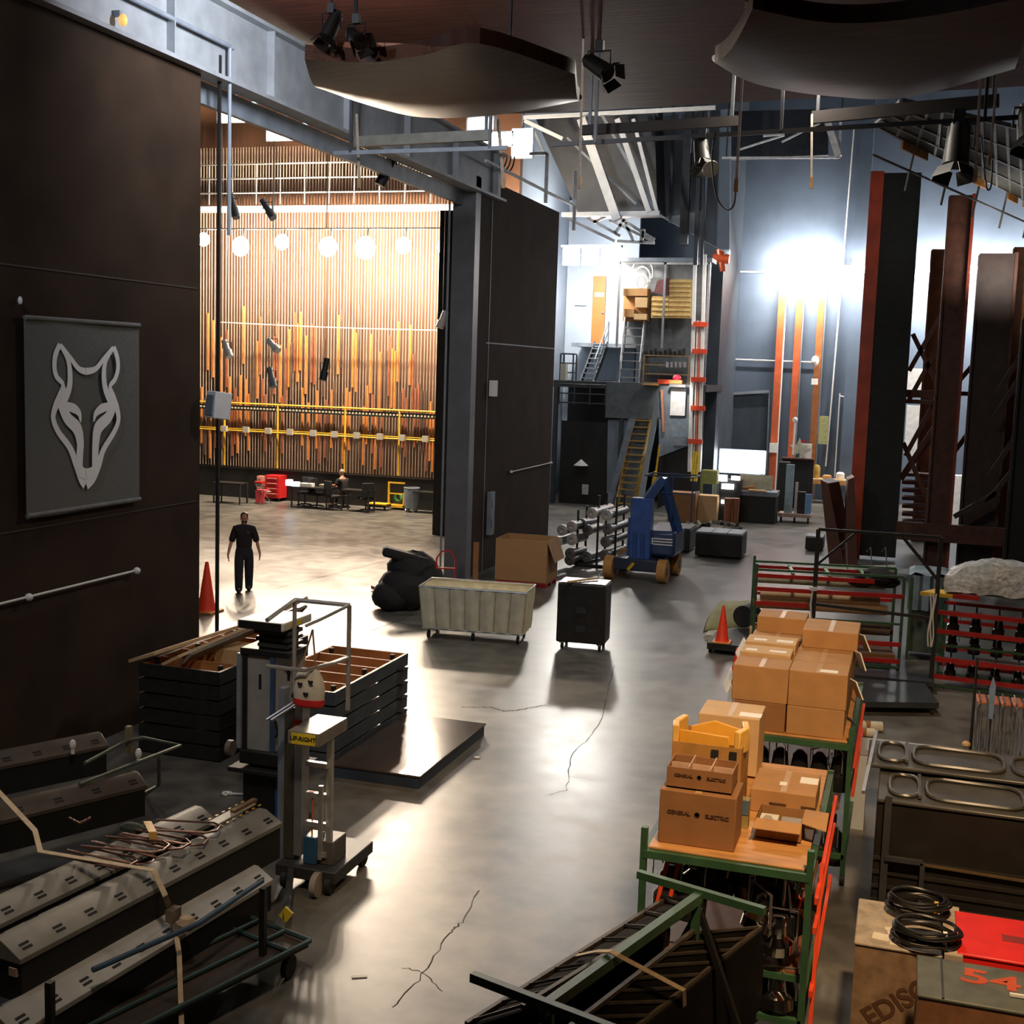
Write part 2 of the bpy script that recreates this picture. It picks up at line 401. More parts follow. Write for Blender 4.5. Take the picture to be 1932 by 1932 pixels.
tag(MB().path([PY(415+i*21.2, 608+i*.78, 40.4)+Vector((0,0,-.04*math.sin(i/20*PI))) for i in range(21)], .02).build('steel_cable', M('pale_cable',(.6,.5,.42),.6)), 'pale cable stretched across the counterweight lines above the lights on the wall', 'cable')
# counterweight pit rail / black masking under the wall lines
tag(MB().box(-26,-14.8,41.0,41.6,0,1.1).build('rope_pit_cover', blackpaint), 'low black box running under the counterweight lines', 'box')
# loft above the counterweight wall
t = thing('loading_gallery', 'pale steel gallery with railings high over the counterweight wall', 'gallery', (-20, 39.5, 12), world=True)
b = MB()
for z in (11.0, 11.5, 12.0): b.tube((-25.8, 40.2, z), (-15, 40.2, z), .03)
for k in range(12): b.tube((-25.5+k*.95, 40.2, 10.6), (-25.5+k*.95, 40.2, 12.0), .025)
b.build('railing', steel, t); MB().box(-26,-15,40.2,40.9,10.4,10.55).build('deck', steelgrey, t)
for i,(u0,v0,u1,v1) in enumerate(((412,196,480,228),(505,236,575,262))):
    t = thing('gallery_floodlight', ['wide bright lamp at the top of the stage opening beside the pipe','smaller bright strip lamp right of the wide one over the stage'][i], 'lamp', PY(u0,v0,38), world=True)
    PBX(MB(), u0, v0, u1, v1, 38, .08).build('lens', E_('gallery_lens', (1,.97,.88), 14), t); PBX(MB(), u0-3, v0-3, u1+3, v1+3, 38.09, .1).build('housing', steelgrey, t); q_ = PY((u0+u1)/2, v0, 38.15); MB().tube(q_,(q_.x,q_.y,19.18),.02,6).build('hanging_rod', steeldark, t)
p = PY(450,212,37.8); lamp('POINT', tuple(p), 500, NEUT, .4)
# the row of work lights
t0 = None
names = ['small lamp at the left end of the row, seen past the dark wall','large lamp left of the row, first right of the door pipe','small lamp between the two large lamps on the left','large lamp in the middle of the stage row','brightest and largest lamp right of the middle','small lamp between the brightest and the last lamp','large lamp at the right end next to the column']
bt = thing('lighting_batten', 'dark pipe batten that carries the row of bright stage work lights', 'batten', (-20, YST+.25, 9.4), world=True)
b = MB(); pa = PY(370, 432, YST+.25); pb = PY(880, 446, YST+.25)
b.tube(pa, (pb.x, pb.y, pa.z), .03).build('pipe', blackpaint, bt)
for k in range(5):
    x = pa.x+(pb.x-pa.x)*(k+.5)/5; MB().tube((x, YST+.25, pa.z), (x, YST+.25, 19.18), .012, 5).build('wire', steeldark, bt)
for (u, v, k), lb in zip(STAGE, names):
    p = PY(u, v, YST); r = .14+.13*k
    t = thing('work_light', 'white hot '+lb, 'lamp', p, world=True)
    MB().lathe([(r*.5,.22),(r*.9,.1),(r,0),(r*1.02,-.03)], p, (0,1,0), 18).build('housing', steeldark, t)
    MB().lathe([(.001,-.09),(r*.8,-.07),(r*1.12,-.04),(r*1.1,-.02)], p, (0,1,0), 18).build('lens', lens_w, t)
    MB().bar(p+Vector((0,.1,0)), (p.x, p.y+.2, pa.z), .04).build('hanger', steeldark, t)
# small hanging instruments in the stage
for i,(u,v,a,L) in enumerate(((428,658,.5,.55),(515,652,.9,.5),(512,712,.35,.6),(613,697,-.1,.65),(835,603,-.3,.5),(440,388,.4,.8),(505,395,.7,.7),(735,312,-.4,.9))):
    lb = ['pale spotlight beside the door pipe, hanging low','white spotlight with raised shutter, upper of the close pair','grey blue spotlight, lower of the close pair','dark grey spotlight hanging left of the stage centre','pale spotlight against the blue grey column','blue spotlight above the first large work light','pink grey spotlight above the small work light','dark cluster spotlight under the left grey girder'][i]
    Yp = 33 if i < 7 else 24; p = PY(u, v, Yp); d = Vector((math.sin(a), -.2, -math.cos(a))).normalized()
    t = thing('stage_spotlight', lb, 'spotlight', p, world=True)
    mt = [whitep, whitep, steelgrey, steeldark, whitep, steelgrey, steelgrey, blackpaint][i]
    MB().tube(p-d*L/2, p+d*L*.1, .09, 12).tube(p+d*L*.1, p+d*L/2, .12, 12).build('barrel', mt, t)
    MB().path([p+Vector((-.15,0,0)), p+Vector((-.15,0,.2)), p+Vector((.15,0,.2)), p+Vector((.15,0,0))], .015).tube(p+Vector((0,0,.2)), Vector((p.x,p.y,19.18 if i<7 else 10.4)), .008, 5).build('yoke', steeldark, t)
# ---------------- people
def skinned(V, Ed, root=0, sub=2):
    me = bpy.data.meshes.new('s'); me.from_pydata([v[:3] for v in V], Ed, [])
    o = bpy.data.objects.new('s', me); COL.objects.link(o)
    m = o.modifiers.new('s', 'SKIN'); m.use_smooth_shade = True
    for i, v in enumerate(V):
        d = me.skin_vertices[0].data[i]; r = v[3]; d.radius = r if isinstance(r, tuple) else (r, r); d.use_root = (i == root)
    m2 = o.modifiers.new('b', 'SUBSURF'); m2.levels = sub; m2.render_levels = sub
    bpy.context.view_layer.update()
    dg = bpy.context.evaluated_depsgraph_get(); me2 = bpy.data.meshes.new_from_object(o.evaluated_get(dg))
    b = MB(); b.add([v.co.copy() for v in me2.vertices], [tuple(p.vertices) for p in me2.polygons])
    bpy.data.objects.remove(o); bpy.data.meshes.remove(me2); return b
def limb(V, Ed, pts, start):
    k = start
    for p in pts: V.append(p); Ed.append((k, len(V)-1)); k = len(V)-1
    return k
def hand(V, Ed, wr, w, fwd):
    # palm then five bent fingers of different lengths, hanging down
    x, y, z, _ = w; s = fwd
    V.append((x, y-.01, z-.05, (.022,.034))); Ed.append((wr, len(V)-1)); pk = len(V)-1
    for i, (dy, L) in enumerate(((-.030,.062),(-.010,.072),(.012,.066),(.030,.052))):
        V.append((x, y+dy, z-.095, .0095)); Ed.append((pk, len(V)-1))
        V.append((x-s*.006, y+dy, z-.095-L*.5, .0088)); Ed.append((len(V)-2, len(V)-1))
        V.append((x-s*.026, y+dy-.004, z-.095-L*.9, .0075)); Ed.append((len(V)-2, len(V)-1))
    V.append((x-s*.012, y-.045, z-.055, .011)); Ed.append((pk, len(V)-1))
    V.append((x-s*.022, y-.058, z-.095, .009)); Ed.append((len(V)-2, len(V)-1))
def head(b, c, s=1.):
    x, y, z = c
    b.lathe([(.001,-.135),(.045,-.128),(.062,-.09),(.076,-.03),(.079,.03),(.066,.085),(.03,.112),(.001,.117)], (x, y, z), (0,0,1), 16)
    b.ball((x, y-.085, z-.022), (.014,.024,.024), 8); b.ball((x, y-.068, z-.066), (.026,.016,.008), 8)
    b.ball((x-.079, y, z-.015), (.012,.022,.032), 8); b.ball((x+.079, y, z-.015), (.012,.022,.032), 8)
    b.ball((x, y-.045, z-.115), (.03,.03,.022), 8)
def walker(loc, rz):
    t = thing('person', 'man in black polo shirt and dark trousers walking on the stage floor', 'person', loc, rz)
    V = [(0,0,.95,(.13,.10)),(0,-.0,1.12,(.135,.09)),(0,-.01,1.32,(.15,.10)),(0,0,1.46,(.09,.07)),(0,-.005,1.54,.052),(0,-.015,1.62,.055)]
    Ed = [(0,1),(1,2),(2,3),(3,4),(4,5)]
    for s, f in ((-1,.10),(1,-.06)):
        k = limb(V, Ed, [(s*.17,0,1.43,.06),(s*.225,.01,1.28,.05),(s*.275,.02,1.13,.042),(s*.315,-.03-f*.4,.98,.036),(s*.345,-.07-f*.6,.86,.027)], 3)
        hand(V, Ed, k, (V[k][0],V[k][1],V[k][2],0), s)
    for s, f in ((-1,-.16),(1,.14)):
        limb(V, Ed, [(s*.09,0,.88,.095),(s*.10,f*.5-.03,.50,.062),(s*.10,f+.02,.12,.042),(s*.11,f-.10,.05,.035)], 0)
    b = skinned(V, Ed); head(b, (0,-.03,1.665)); b.build('body', skin, t, world=False)
    # shirt
    V = [(0,0,.84,(.185,.14)),(0,0,1.08,(.185,.135)),(0,-.01,1.30,(.20,.14)),(0,0,1.44,(.15,.10)),(0,0,1.53,.068)]; Ed = [(0,1),(1,2),(2,3),(3,4)]
    for s in (-1,1): limb(V, Ed, [(s*.185,0,1.42,.09),(s*.235,.01,1.27,.082),(s*.275,.02,1.11,.075)], 3)
    sh = skinned(V, Ed).build('polo_shirt', blackcloth, t, world=False)
    MB().box(.07,.10,-.16,-.152,1.33,1.36).build('chest_badge', M('badge',(.5,.08,.06),.6), sh, world=False)
    V = [(0,0,1.10,(.17,.13)),(0,0,.92,(.175,.135))]; Ed = [(0,1)]
    for s, f in ((-1,-.16),(1,.14)): limb(V, Ed, [(s*.10,0,.80,.125),(s*.11,f*.5-.03,.50,.108),(s*.11,f+.02,.14,.092),(s*.11,f+.02,.0,.09)], 1)
    skinned(V, Ed).build('trousers', darkcloth, t, world=False)
    for s, f in ((-1,-.16),(1,.14)):
        MB().ball((s*.11, f-.05, .05), (.052,.145,.05), 12).build('shoe', rubber, t, world=False)
    b = MB(); b.lathe([(.083,.0),(.086,.04),(.074,.095),(.04,.122),(.001,.128)], (0,-.018,1.665), (0,0,1), 16).ball((0,.02,1.69),(.083,.075,.085),12)
    b.build('hair', hairm, t, world=False)
    MB().lathe([(.02,-.128),(.05,-.133),(.064,-.10),(.066,-.07)], (0,-.034,1.668), (0,0,1), 14).build('beard', hairm, t, world=False)
    for s in (-1,1): MB().ball((s*.03,-.1,1.668),(.012,.008,.006),8).build('eye', rubber, t, world=False)
    return t
p = G(460, 1116); walker((p.x, p.y, 0), math.atan2(-p.x, p.y)*-1+PI*0 if False else math.atan2(p.x, -p.y)+PI)
def sitter(loc, rz, label, shirt, hairmat):
    t = thing('person', label, 'person', loc, rz)
    V = [(0,0,.52,(.13,.11)),(0,-.02,.7,(.13,.10)),(0,-.06,.9,(.15,.10)),(0,-.07,1.04,(.09,.07)),(0,-.09,1.12,.05),(0,-.10,1.2,.055)]; Ed = [(0,1),(1,2),(2,3),(3,4),(4,5)]
    for s in (-1,1):
        k = limb(V, Ed, [(s*.17,-.07,1.0,.06),(s*.22,-.12,.82,.045),(s*.18,-.36,.78,.034),(s*.13,-.45,.79,.026)], 3); hand(V, Ed, k, (V[k][0],V[k][1]-.03,V[k][2]+.06,0), s)
        limb(V, Ed, [(s*.1,-.1,.52,.09),(s*.12,-.45,.5,.065),(s*.12,-.48,.12,.042),(s*.12,-.6,.06,.035)], 0)
    b = skinned(V, Ed, 0, 1); head(b, (0,-.12,1.25)); b.build('body', skin, t, world=False)
    V = [(0,0,.46,(.18,.16)),(0,-.02,.7,(.19,.16)),(0,-.06,.9,(.21,.16)),(0,-.07,1.07,(.15,.12))]; Ed = [(0,1),(1,2),(2,3)]
    for s in (-1,1): limb(V, Ed, [(s*.185,-.07,.99,.10),(s*.235,-.14,.78,.085)], 3)
    skinned(V, Ed, 0, 1).build('shirt', shirt, t, world=False)
    V = [(0,0,.54,(.145,.12)),(0,-.03,.53,(.14,.12))]; Ed = [(0,1)]
    for s in (-1,1): limb(V, Ed, [(s*.1,-.12,.53,.105),(s*.12,-.46,.51,.082),(s*.12,-.48,.12,.065)], 1)
    skinned(V, Ed, 0, 1).build('trousers', darkcloth, t, world=False)
    for s in (-1,1): MB().ball((s*.12,-.55,.05),(.05,.13,.05),10).build('shoe', rubber, t, world=False)
    MB().ball((0,-.10,1.28),(.085,.09,.095),12).build('hair', hairmat, t, world=False)
p = G(648, 958); sitter((p.x, p.y, 0), -1.9, 'grey haired person in black seated at the stage tables beside the counterweight wall', blackcloth, M('grey_hair',(.3,.26,.22),.7,0,.2,30))
tag(MB().cbox((p.x,p.y,.44),(.42,.42,.05)).tube((p.x,p.y,.06),(p.x,p.y,.42),.03).cbox((p.x,p.y,.05),(.5,.06,.05)).cbox((p.x,p.y,.05),(.06,.5,.05)).build('stool', rubber), 'black stool under the seated person by the tables', 'stool')
# ---------------- stage furniture
def wtable(u0, u1, v, label, mat, h=.75, dpt=.6, nm='work_table', cat='table'):
    a = G(u0, v); c = G(u1, v+(u1-u0)*.03); y = (a.y+c.y)/2-.75
    t = thing(nm, label, cat, (a.x, y, 0), world=True)
    MB().box(a.x, c.x, y, y+dpt, h-.04, h).build('table_top', mat, t)
    for x in (a.x+.04, c.x-.04):
        for yy in (y+.04, y+dpt-.04): MB().bar((x, yy, 0), (x, yy, h-.04), .045).build('leg', steeldark, t)
    return a.x, c.x, y
wtable(416, 478, 946, 'dark table at the left end of the stage row beside the door pipe', blackpaint)
xa, xb, yt = wtable(560, 640, 955, 'dark table right of the red tool cabinet with lit papers on it', blackpaint)
wtable(655, 716, 961, 'dark table cluttered with gear, behind the yellow cart', blackpaint)
wtable(780, 836, 964, 'black table at the right end by the column', blackpaint)
def cab(u0, v0, u1, v1, label, mat, nm, cat, front=None):
    a = G(u0, v1); c = G(u1, v1+(u1-u0)*.03); y = (a.y+c.y)/2-1.2; zt = PY((u0+u1)/2, v0, y).z
    t = thing(nm, label, cat, (a.x, y, 0), world=True)
    MB().box(a.x, c.x, y, y+.6, .12, zt).build('body', mat, t, bevel=.01)
    for x in (a.x+.08, c.x-.08): MB().tube((x-.02,y+.08,.06),(x+.02,y+.08,.06),.06,10).build('caster', rubber, t)
    for k in range(4):
        z = .16+k*(zt-.2)/4; d = MB().box(a.x+.03, c.x-.03, y-.02, y, z, z+(zt-.2)/4-.02).build('drawer', mat, t)
        MB().tube((a.x+.1,y-.035,z+.12),(c.x-.1,y-.035,z+.12),.012,6).build('handle', steel, d)
cab(527, 899, 559, 940, 'bright red rolling tool cabinet beside the tables on the stage', M('tool_red',(.6,.02,.02),.4), 'tool_cabinet', 'cabinet')
cab(513, 900, 526, 937, 'narrow salmon cabinet touching the red tool cabinet', M('salmon',(.55,.24,.18),.5), 'tool_cabinet', 'cabinet')
for i,(u,v,du,dv,m,lb) in enumerate(((546,890,5,12,M('blue_lit',(.3,.5,.8),.4,emit=(.5,.75,1),st=3),'small pale blue lit bottle on the dark table'),(558,893,7,8,M('lit_white',(.9,.9,.9),.5,emit=(.9,.95,1),st=4),'bright white desk lamp head on the dark table'),(580,893,14,7,whitepaper,'white stack of papers on the dark table'),(490,900,9,4,redp,'flat red box on the dark table at the left'),(611,893,7,7,beige,'cream box on the table behind the tool gear'))):
    q = PY(u, v, yt+.3); tag(MB().cbox((q.x, yt+.3, .75+dv*.0085), (du*.0335, .25, dv*.017)).build(['bottle','desk_lamp_head','paper_stack','flat_box','box'][i], m, bevel=.008), lb, ['bottle','lamp','paper','box','box'][i])
# folding chair with red cloth
def fold_chair(loc, rz, label, seatm, frm, group=None, cat='chair'):
    t = thing('folding_chair', label, cat, loc, rz, group)
    for s in (-1,1):
        MB().path([(s*.21,-.22,0),(s*.21,.1,.45),(s*.21,.2,.8)], .012).build('leg', frm, t)
        MB().path([(s*.18,.24,0),(s*.18,-.05,.42)], .012).build('leg', frm, t)
    MB().cbox((0,-.02,.44),(.40,.40,.03)).build('seat', seatm, t, bevel=.01)
    MB().cbox((0,.19,.72),(.42,.025,.18)).build('backrest', seatm, t, bevel=.01)
    return t
q = G(496, 950); fold_chair((q.x,q.y,0), 2.6, 'grey folding chair on the stage next to the red cabinet', beige, steel)
tag(MB().prism([(q.x-.16,q.y-.24,.04),(q.x+.16,q.y-.24,.04),(q.x+.19,q.y-.22,.5),(q.x-.19,q.y-.22,.5)],(0,.04,0)).prism([(q.x-.19,q.y-.22,.47),(q.x+.19,q.y-.22,.47),(q.x+.19,q.y+.12,.47),(q.x-.19,q.y+.12,.47)],(0,0,.03)).build('red_cloth', M('pink_red_cloth',(.7,.08,.10),.8)), 'pink red cloth draped over the grey folding chair', 'cloth')
# dark seats / gear under tables
for i,(u,v) in enumerate(((575,955),(598,958),(628,962),(690,966))):
    q = G(u, v); t = thing('office_chair', ['black office chair left of the others at the stage tables','black office chair second from the red cabinet','black office chair beside the seated person','black office chair nearest the yellow cart'][i], 'chair', (q.x,q.y,0), i*1.3)
    MB().cbox((0,0,.48),(.48,.46,.08)).build('seat', rubber, t, bevel=.02); MB().cbox((0,.22,.78),(.44,.07,.5)).build('backrest', rubber, t, bevel=.02)
    b = MB().tube((0,0,.1),(0,0,.45),.03)
    for k in range(5): b.bar((0,0,.1),(.28*math.cos(k*1.257),.28*math.sin(k*1.257),.06),.04)
    b.build('base', steeldark, t)
# yellow cart
a = G(731, 961); c = G(763, 963); y = a.y; zt = PY(745, 911, y).z
t = thing('yellow_cart', 'bright yellow frame cart loaded with hoses beside the grey barrel', 'cart', (a.x,y,0), world=True)
MB().box(a.x,c.x,y,y+.6,.08,.16).build('deck', yellowp, t)
for x in (a.x+.03,c.x-.03):
    MB().bar((x,y+.03,.1),(x,y+.03,zt if x<a.x+.1 else zt-.35),.06).build('post', yellowp, t)
MB().bar((a.x,y+.03,zt),(c.x,y+.03,zt),.05).bar((a.x,y+.03,zt*.6),(c.x,y+.03,zt*.6),.04).build('rail', yellowp, t)
tag(MB().path([(a.x+.3+.13*math.cos(k*.7),y+.12+.01*k,.42+.13*math.sin(k*.7)) for k in range(26)], .02).build('hose_coil', M('green_hose',(.08,.35,.12),.5)), 'green hose coiled on the yellow cart', 'hose')
a = G(692, 962); c = G(725, 965); t = thing('platform_dolly', 'low yellow topped dolly left of the yellow cart', 'dolly', (a.x,a.y,0), world=True)
MB().box(a.x,c.x,a.y,a.y+.5,.12,.2).build('deck', blackpaint, t); MB().box(a.x,c.x,a.y-.01,a.y+.5,.2,.24).build('deck_top', yellowp, t)
for x in (a.x+.06,c.x-.06): MB().tube((x-.02,a.y+.06,.06),(x+.02,a.y+.06,.06),.06,10).build('caster', rubber, t)
q = G(776, 966); t = thing('barrel', 'tall grey barrel on casters between the yellow cart and the column', 'barrel', (q.x,q.y,0), world=True)
MB().lathe([(.2,.12),(.24,.15),(.27,.5),(.28,.85),(.29,.86),(.26,.88),(.25,.3)], (q.x,q.y,0), (0,0,1), 20).build('drum', steelgrey, t)
for k in range(4): x, yy = q.x+.2*math.cos(k*1.57+.8), q.y+.2*math.sin(k*1.57+.8); MB().tube((x-.02,yy,.06),(x+.02,yy,.06),.06,10).build('caster', steel, t)
# loudspeaker on the wall edge, red cone behind the wall
q = PX(412, 765, XW+.25)
t = thing('wall_speaker', 'white box loudspeaker on the door pipe at the wall edge', 'speaker', q, world=True)
m = Matrix.Translation(q) @ Matrix.Rotation(-.5, 4, 'Z') @ Matrix.Rotation(-.12, 4, 'X')
MB().cbox((0,0,0),(.26,.28,.40)).xf(m).build('cabinet', whitep, t, bevel=.012); MB().cbox((0,-.15,-.01),(.20,.02,.30)).xf(m).build('grille', steelgrey, t)
MB().bar(q+Vector((0,.1,0)), q+Vector((-.25,.25,0)), .04).build('bracket', steel, t)
# dark masking leg behind the wall edge
tag(MB().prism([(XW-1.9,19.6,0),(XW-.9,19.2,0),(XW-.9,19.25,0),(XW-1.9,19.65,0)],(0,0,5.5)).build('masking_leg', M('masking_brown',(.05,.033,.022),.9,0,.3,2)), 'dark brown masking drape hanging behind the wall edge', 'drape') if False else None
def cone(p, h, label, base=coneb):
    t = thing('traffic_cone', label, 'cone', p)
    MB().box(-h*.24,h*.24,-h*.24,h*.24,0,h*.045).build('base', base, t, bevel=.008)
    MB().lathe([(h*.19,h*.045),(h*.17,h*.08),(h*.035,h*.97),(h*.025,h),(.001,h)], (0,0,0), (0,0,1), 20).build('cone_body', conem, t)
    return t
q = G(390, 1155); cone((q.x,q.y,0), 1.05, 'tall orange cone half hidden behind the dark wall edge')
# ============================================================= BANNER
t = thing('banner', 'grey fabric banner with white fox head emblem on the dark wall', 'banner', (XW+.1, 13.6, 3.1), world=True)
c1, c2, c3, c4 = PX(50,597,XW+.1), PX(266,607,XW+.1), PX(265,948,XW+.1), PX(50,980,XW+.1)
y0, y1 = c1.y, c2.y; zt = (c1.z+c2.z)/2; zb = (c3.z+c4.z)/2
b = MB(); n = 12
for i in range(n):
    ya, yb = y0+(y1-y0)*i/n, y0+(y1-y0)*(i+1)/n; f = lambda y: XW+.06+.012*math.sin((y-y0)*2.7)
    b.add([(f(ya),ya,zb),(f(yb),yb,zb),(f(yb),yb,zt),(f(ya),ya,zt),(f(ya)+.01,ya,zb),(f(yb)+.01,yb,zb),(f(yb)+.01,yb,zt),(f(ya)+.01,ya,zt)],[(0,1,2,3),(4,7,6,5),(0,4,5,1),(3,2,6,7)]+([(0,3,7,4)] if i==0 else [])+([(1,5,6,2)] if i==n-1 else []))
b.build('cloth', bannerm, t)
for nm, z in (('top_pipe', zt-.03), ('bottom_pipe', zb+.04)): MB().tube((XW+.075,y0,z),(XW+.075,y1,z),.03,10).build(nm, M('banner_hem',(.17,.17,.16),.8), t)
def ep(x, y):     # emblem px (crop of 3.018x, offset 560) -> wall point
    q = PX(x/3.018, 560+y/3.018, XW+.1); return Vector((XW+.095, q.y, q.z))
SK = [0]
def stroke(b, pts, ws):
    SK[0] += 1; P = [ep(*p)+Vector((.0006*SK[0],0,0)) for p in pts]; s = .0078/ 1.0
    # smooth
    Q = []; Wd = []
    for i in range(len(P)-1):
        p0 = P[max(i-1,0)]; p1 = P[i]; p2 = P[i+1]; p3 = P[min(i+2,len(P)-1)]
        for k in range(6):
            u = k/6; Q.append(.5*((2*p1)+(p2-p0)*u+(2*p0-5*p1+4*p2-p3)*u*u+(3*p1-p0-3*p2+p3)*u**3)); Wd.append(ws[i]*(1-u)+ws[i+1]*u)
    Q.append(P[-1]); Wd.append(ws[-1]); L = []
    for i, q in enumerate(Q):
        d = Q[min(i+1,len(Q)-1)]-Q[max(i-1,0)]; nn = Vector((0,-d.z,d.y)).normalized()*Wd[i]*.0023
        L += [q-nn, q+nn]
    b.add(L, [(2*i,2*i+1,2*i+3,2*i+2) for i in range(len(Q)-1)])
em = MB()
Lft = [([(343,270),(318,330),(312,400),(325,455),(360,500),(345,560),(320,620),(305,690),(335,770),(400,860),(440,960),(470,1030),(493,1060)],[16,18,17,16,14,22,22,18,18,20,26,34,40]),
 ([(343,275),(385,350),(400,430),(395,520),(360,600)],[10,14,20,22,30]),
 ([(345,275),(400,345),(450,410),(493,425)],[14,14,16,20]),
 ([(360,500),(365,540),(355,600)],[12,18,30]),
 ([(345,600),(385,690),(440,750),(458,830),(455,900),(455,985),(493,1010)],[30,34,38,30,28,30,30]),
 ([(370,620),(420,635),(452,665),(460,715)],[22,26,18,3])]
Rgt = [([(648,285),(668,345),(672,410),(655,470),(628,510),(645,570),(665,630),(675,700),(650,770),(590,870),(560,960),(525,1030),(490,1062)],[16,18,17,16,14,22,22,18,18,20,26,34,40]),
 ([(648,290),(605,360),(592,430),(600,520),(635,600)],[10,14,20,22,30]),
 ([(645,290),(590,355),(545,410),(490,425)],[14,14,16,20]),
 ([(628,510),(628,545),(640,600)],[12,18,30]),
 ([(650,600),(620,680),(560,745),(545,830),(542,900),(538,985),(490,1010)],[30,34,38,30,28,30,30]),
 ([(625,622),(580,635),(545,665),(533,712)],[22,26,18,3])]
for P, w in Lft+Rgt: stroke(em, P, [x*1.0 for x in w])
em.build('fox_emblem', M('emblem_white',(1.0,1.0,.98),.5,0,.02), t, smooth=False)
# wall rail with knobs, thin fittings on the dark wall
t = thing('wall_rail', 'white conduit with two round knobs on the dark wall below the banner', 'conduit', (XW+.1, 13, 2.2), world=True)
pa, pb, pk = PX(-60,1152,XW+.08), PX(256,1077,XW+.08), PX(52,1126,XW+.08); zz = (pb.z+pk.z)/2
MB().tube((XW+.08,pa.y,zz),(XW+.08,pb.y,zz),.016,8).build('pipe', whitep, t)
for q in (pb, pk): MB().ball((XW+.1,q.y,zz),.05,12).build('knob', whitep, t)
q = PX(38,567,XW+.05); tag(MB().ball((XW+.05,q.y,q.z),(.03,.025,.05),10).build('wall_hook', whitep), 'tiny white hook on the dark wall above the banner corner', 'hook')
q = PX(232,38,XW+.15); t = thing('bulkhead_lamp', 'small amber bulkhead lamp high on the dark wall near the ceiling', 'lamp', q, world=True)
MB().ball((q.x,q.y,q.z),(.06,.06,.08),12).build('globe', M('amber',(.8,.4,.08),.3,emit=(1,.6,.2),st=.5), t); MB().box(XW,XW+.12,q.y-.03,q.y+.03,q.z+.05,q.z+.12).build('bracket', steelgrey, t)
q = PX(933,733,XW+.1); tag(MB().box(XW,XW+.14,q.y-.14,q.y+.14,q.z-.2,q.z+.2).build('wall_switch_box', whitep, bevel=.01), 'white electrical box on the far dark wall right of the column', 'box')
q = PX(928,985,XW+.1); tag(MB().box(XW,XW+.12,q.y-.15,q.y+.15,.9,2.0).box(XW+.12,XW+.14,q.y-.08,q.y+.08,1.1,1.3).box(XW+.12,XW+.14,q.y-.08,q.y+.08,1.6,1.8).build('control_panel', steelgrey, bevel=.01), 'grey control panel low on the far dark wall near the column', 'panel')
t = thing('wall_conduit', 'thin pale conduit with round ends on the far dark wall', 'conduit', (XW+.06, 32, 2.3), world=True)
qa, qb = PX(965,890,XW+.06), PX(1040,873,XW+.06); MB().tube((XW+.06,qa.y,qa.z),(XW+.06,qb.y,qa.z),.015).build('pipe', whitep, t)
for q in (qa,qb): MB().ball((XW+.06,q.y,qa.z),.045,10).build('knob', whitep, t)
# ============================================================= MEZZANINE AND SHOP REAR
YM = 46.0
def rect(u0, v0, u1, v1, y, d=.05): return PBX(MB(), u0, v0, u1, v1, y, d)
zD = 4.72                     # lower deck height
# solid block under the deck: dark wall, and the upper storeys
struct(MB().box(-13.1, -10.5, 48.2, 48.4, 0, 4.6).build('wall_under_deck', blackpaint))
mz = thing('mezzanine', 'grey steel mezzanine with two decks beside the far dark wall', 'mezzanine', (-10, 47, 0), world=True)
MB().box(-13.1, -7.25, 46, 50.2, zD-.25, zD).build('lower_deck', steeldark, mz)
MB().box(-13.1, -8.0, 48.4, 50.2, 6.05, 6.2).build('upper_deck', steelgrey, mz)
MB().box(-10.9, -7.6, 47.9, 48.0, 6.05, 9.3).build('cage_back_wall', M('cage_grey', (.13,.14,.15), .6), mz)
MB().box(-10.9, -7.4, 46.8, 47.9, 9.25, 9.4).build('cage_roof', steelgrey, mz)
MB().box(-13.88, -10.9, 50.2, 50.4, 0, 12.0).build('pale_wall', M('pale_wall', (.36,.42,.50), .6, 0, .05, 1), mz)
MB().box(-10.3, -7.6, 47.7, 47.9, zD, 6.1).build('storage_wall', M('storage_grey', (.12,.135,.15), .6), mz)
for x in (-10.9, -9.15, -7.5): MB().bar((x,46.9,6.05),(x,46.9,9.3),.08).build('cage_post', steel, mz)
MB().bar((-10.9,46.9,9.2),(-7.5,46.9,9.2),.08).build('cage_top_rail', steel, mz)
for x in (-13.0, -10.4, -7.4): MB().bar((x,46.1,0),(x,46.1,zD-.25),.16).build('column', steeldark, mz)
rect(1143,722,1243,790,YM-.05,.04).build('glass_guard', M('smoked_panel',(.10,.115,.12),.3), mz)
b = MB(); A = PY(1056,724,YM); B_ = PY(1143,724,YM)
for dz in (0,-.35,-.7): b.tube((A.x,YM,A.z+dz),(B_.x,YM,A.z+dz),.025)
for k in range(4): x = A.x+(B_.x-A.x)*k/3; b.tube((x,YM,zD-.9),(x,YM,A.z),.025)
b.build('guard_rail', steeldark, mz)
# right wing panel with diagonal lower edge
P = [PY(u,v,YM-.1) for u,v in ((1243,790),(1308,788),(1306,838),(1243,862))]
MB().prism(P, (0,.08,0)).build('side_panel', M('pale_blue_panel',(.20,.25,.30),.5), mz)
q = PY(1283,832,YM-.15); MB().cbox(q,(.5,.1,.35)).build('fixture_box', steelgrey, mz)
rect(1056,795,1143,1000,YM+.3,.05).build('dark_front', blackpaint, mz)
P = [PY(u,v,YM+.2) for u,v in ((1243,862),(1306,838),(1310,925),(1240,960))]; MB().prism(P,(0,.05,0)).build('dark_front', blackpaint, mz)
rect(1240,725,1308,790,YM-.02,.04).build('grey_guard', steelgrey, mz)
# pale grey block between the stair and the dark bay
MB().prism([PY(u,v,YM+.1) for u,v in ((1147,792),(1240,792),(1200,1000),(1143,1000))],(0,.1,0)).build('pale_front', greyblue, mz)
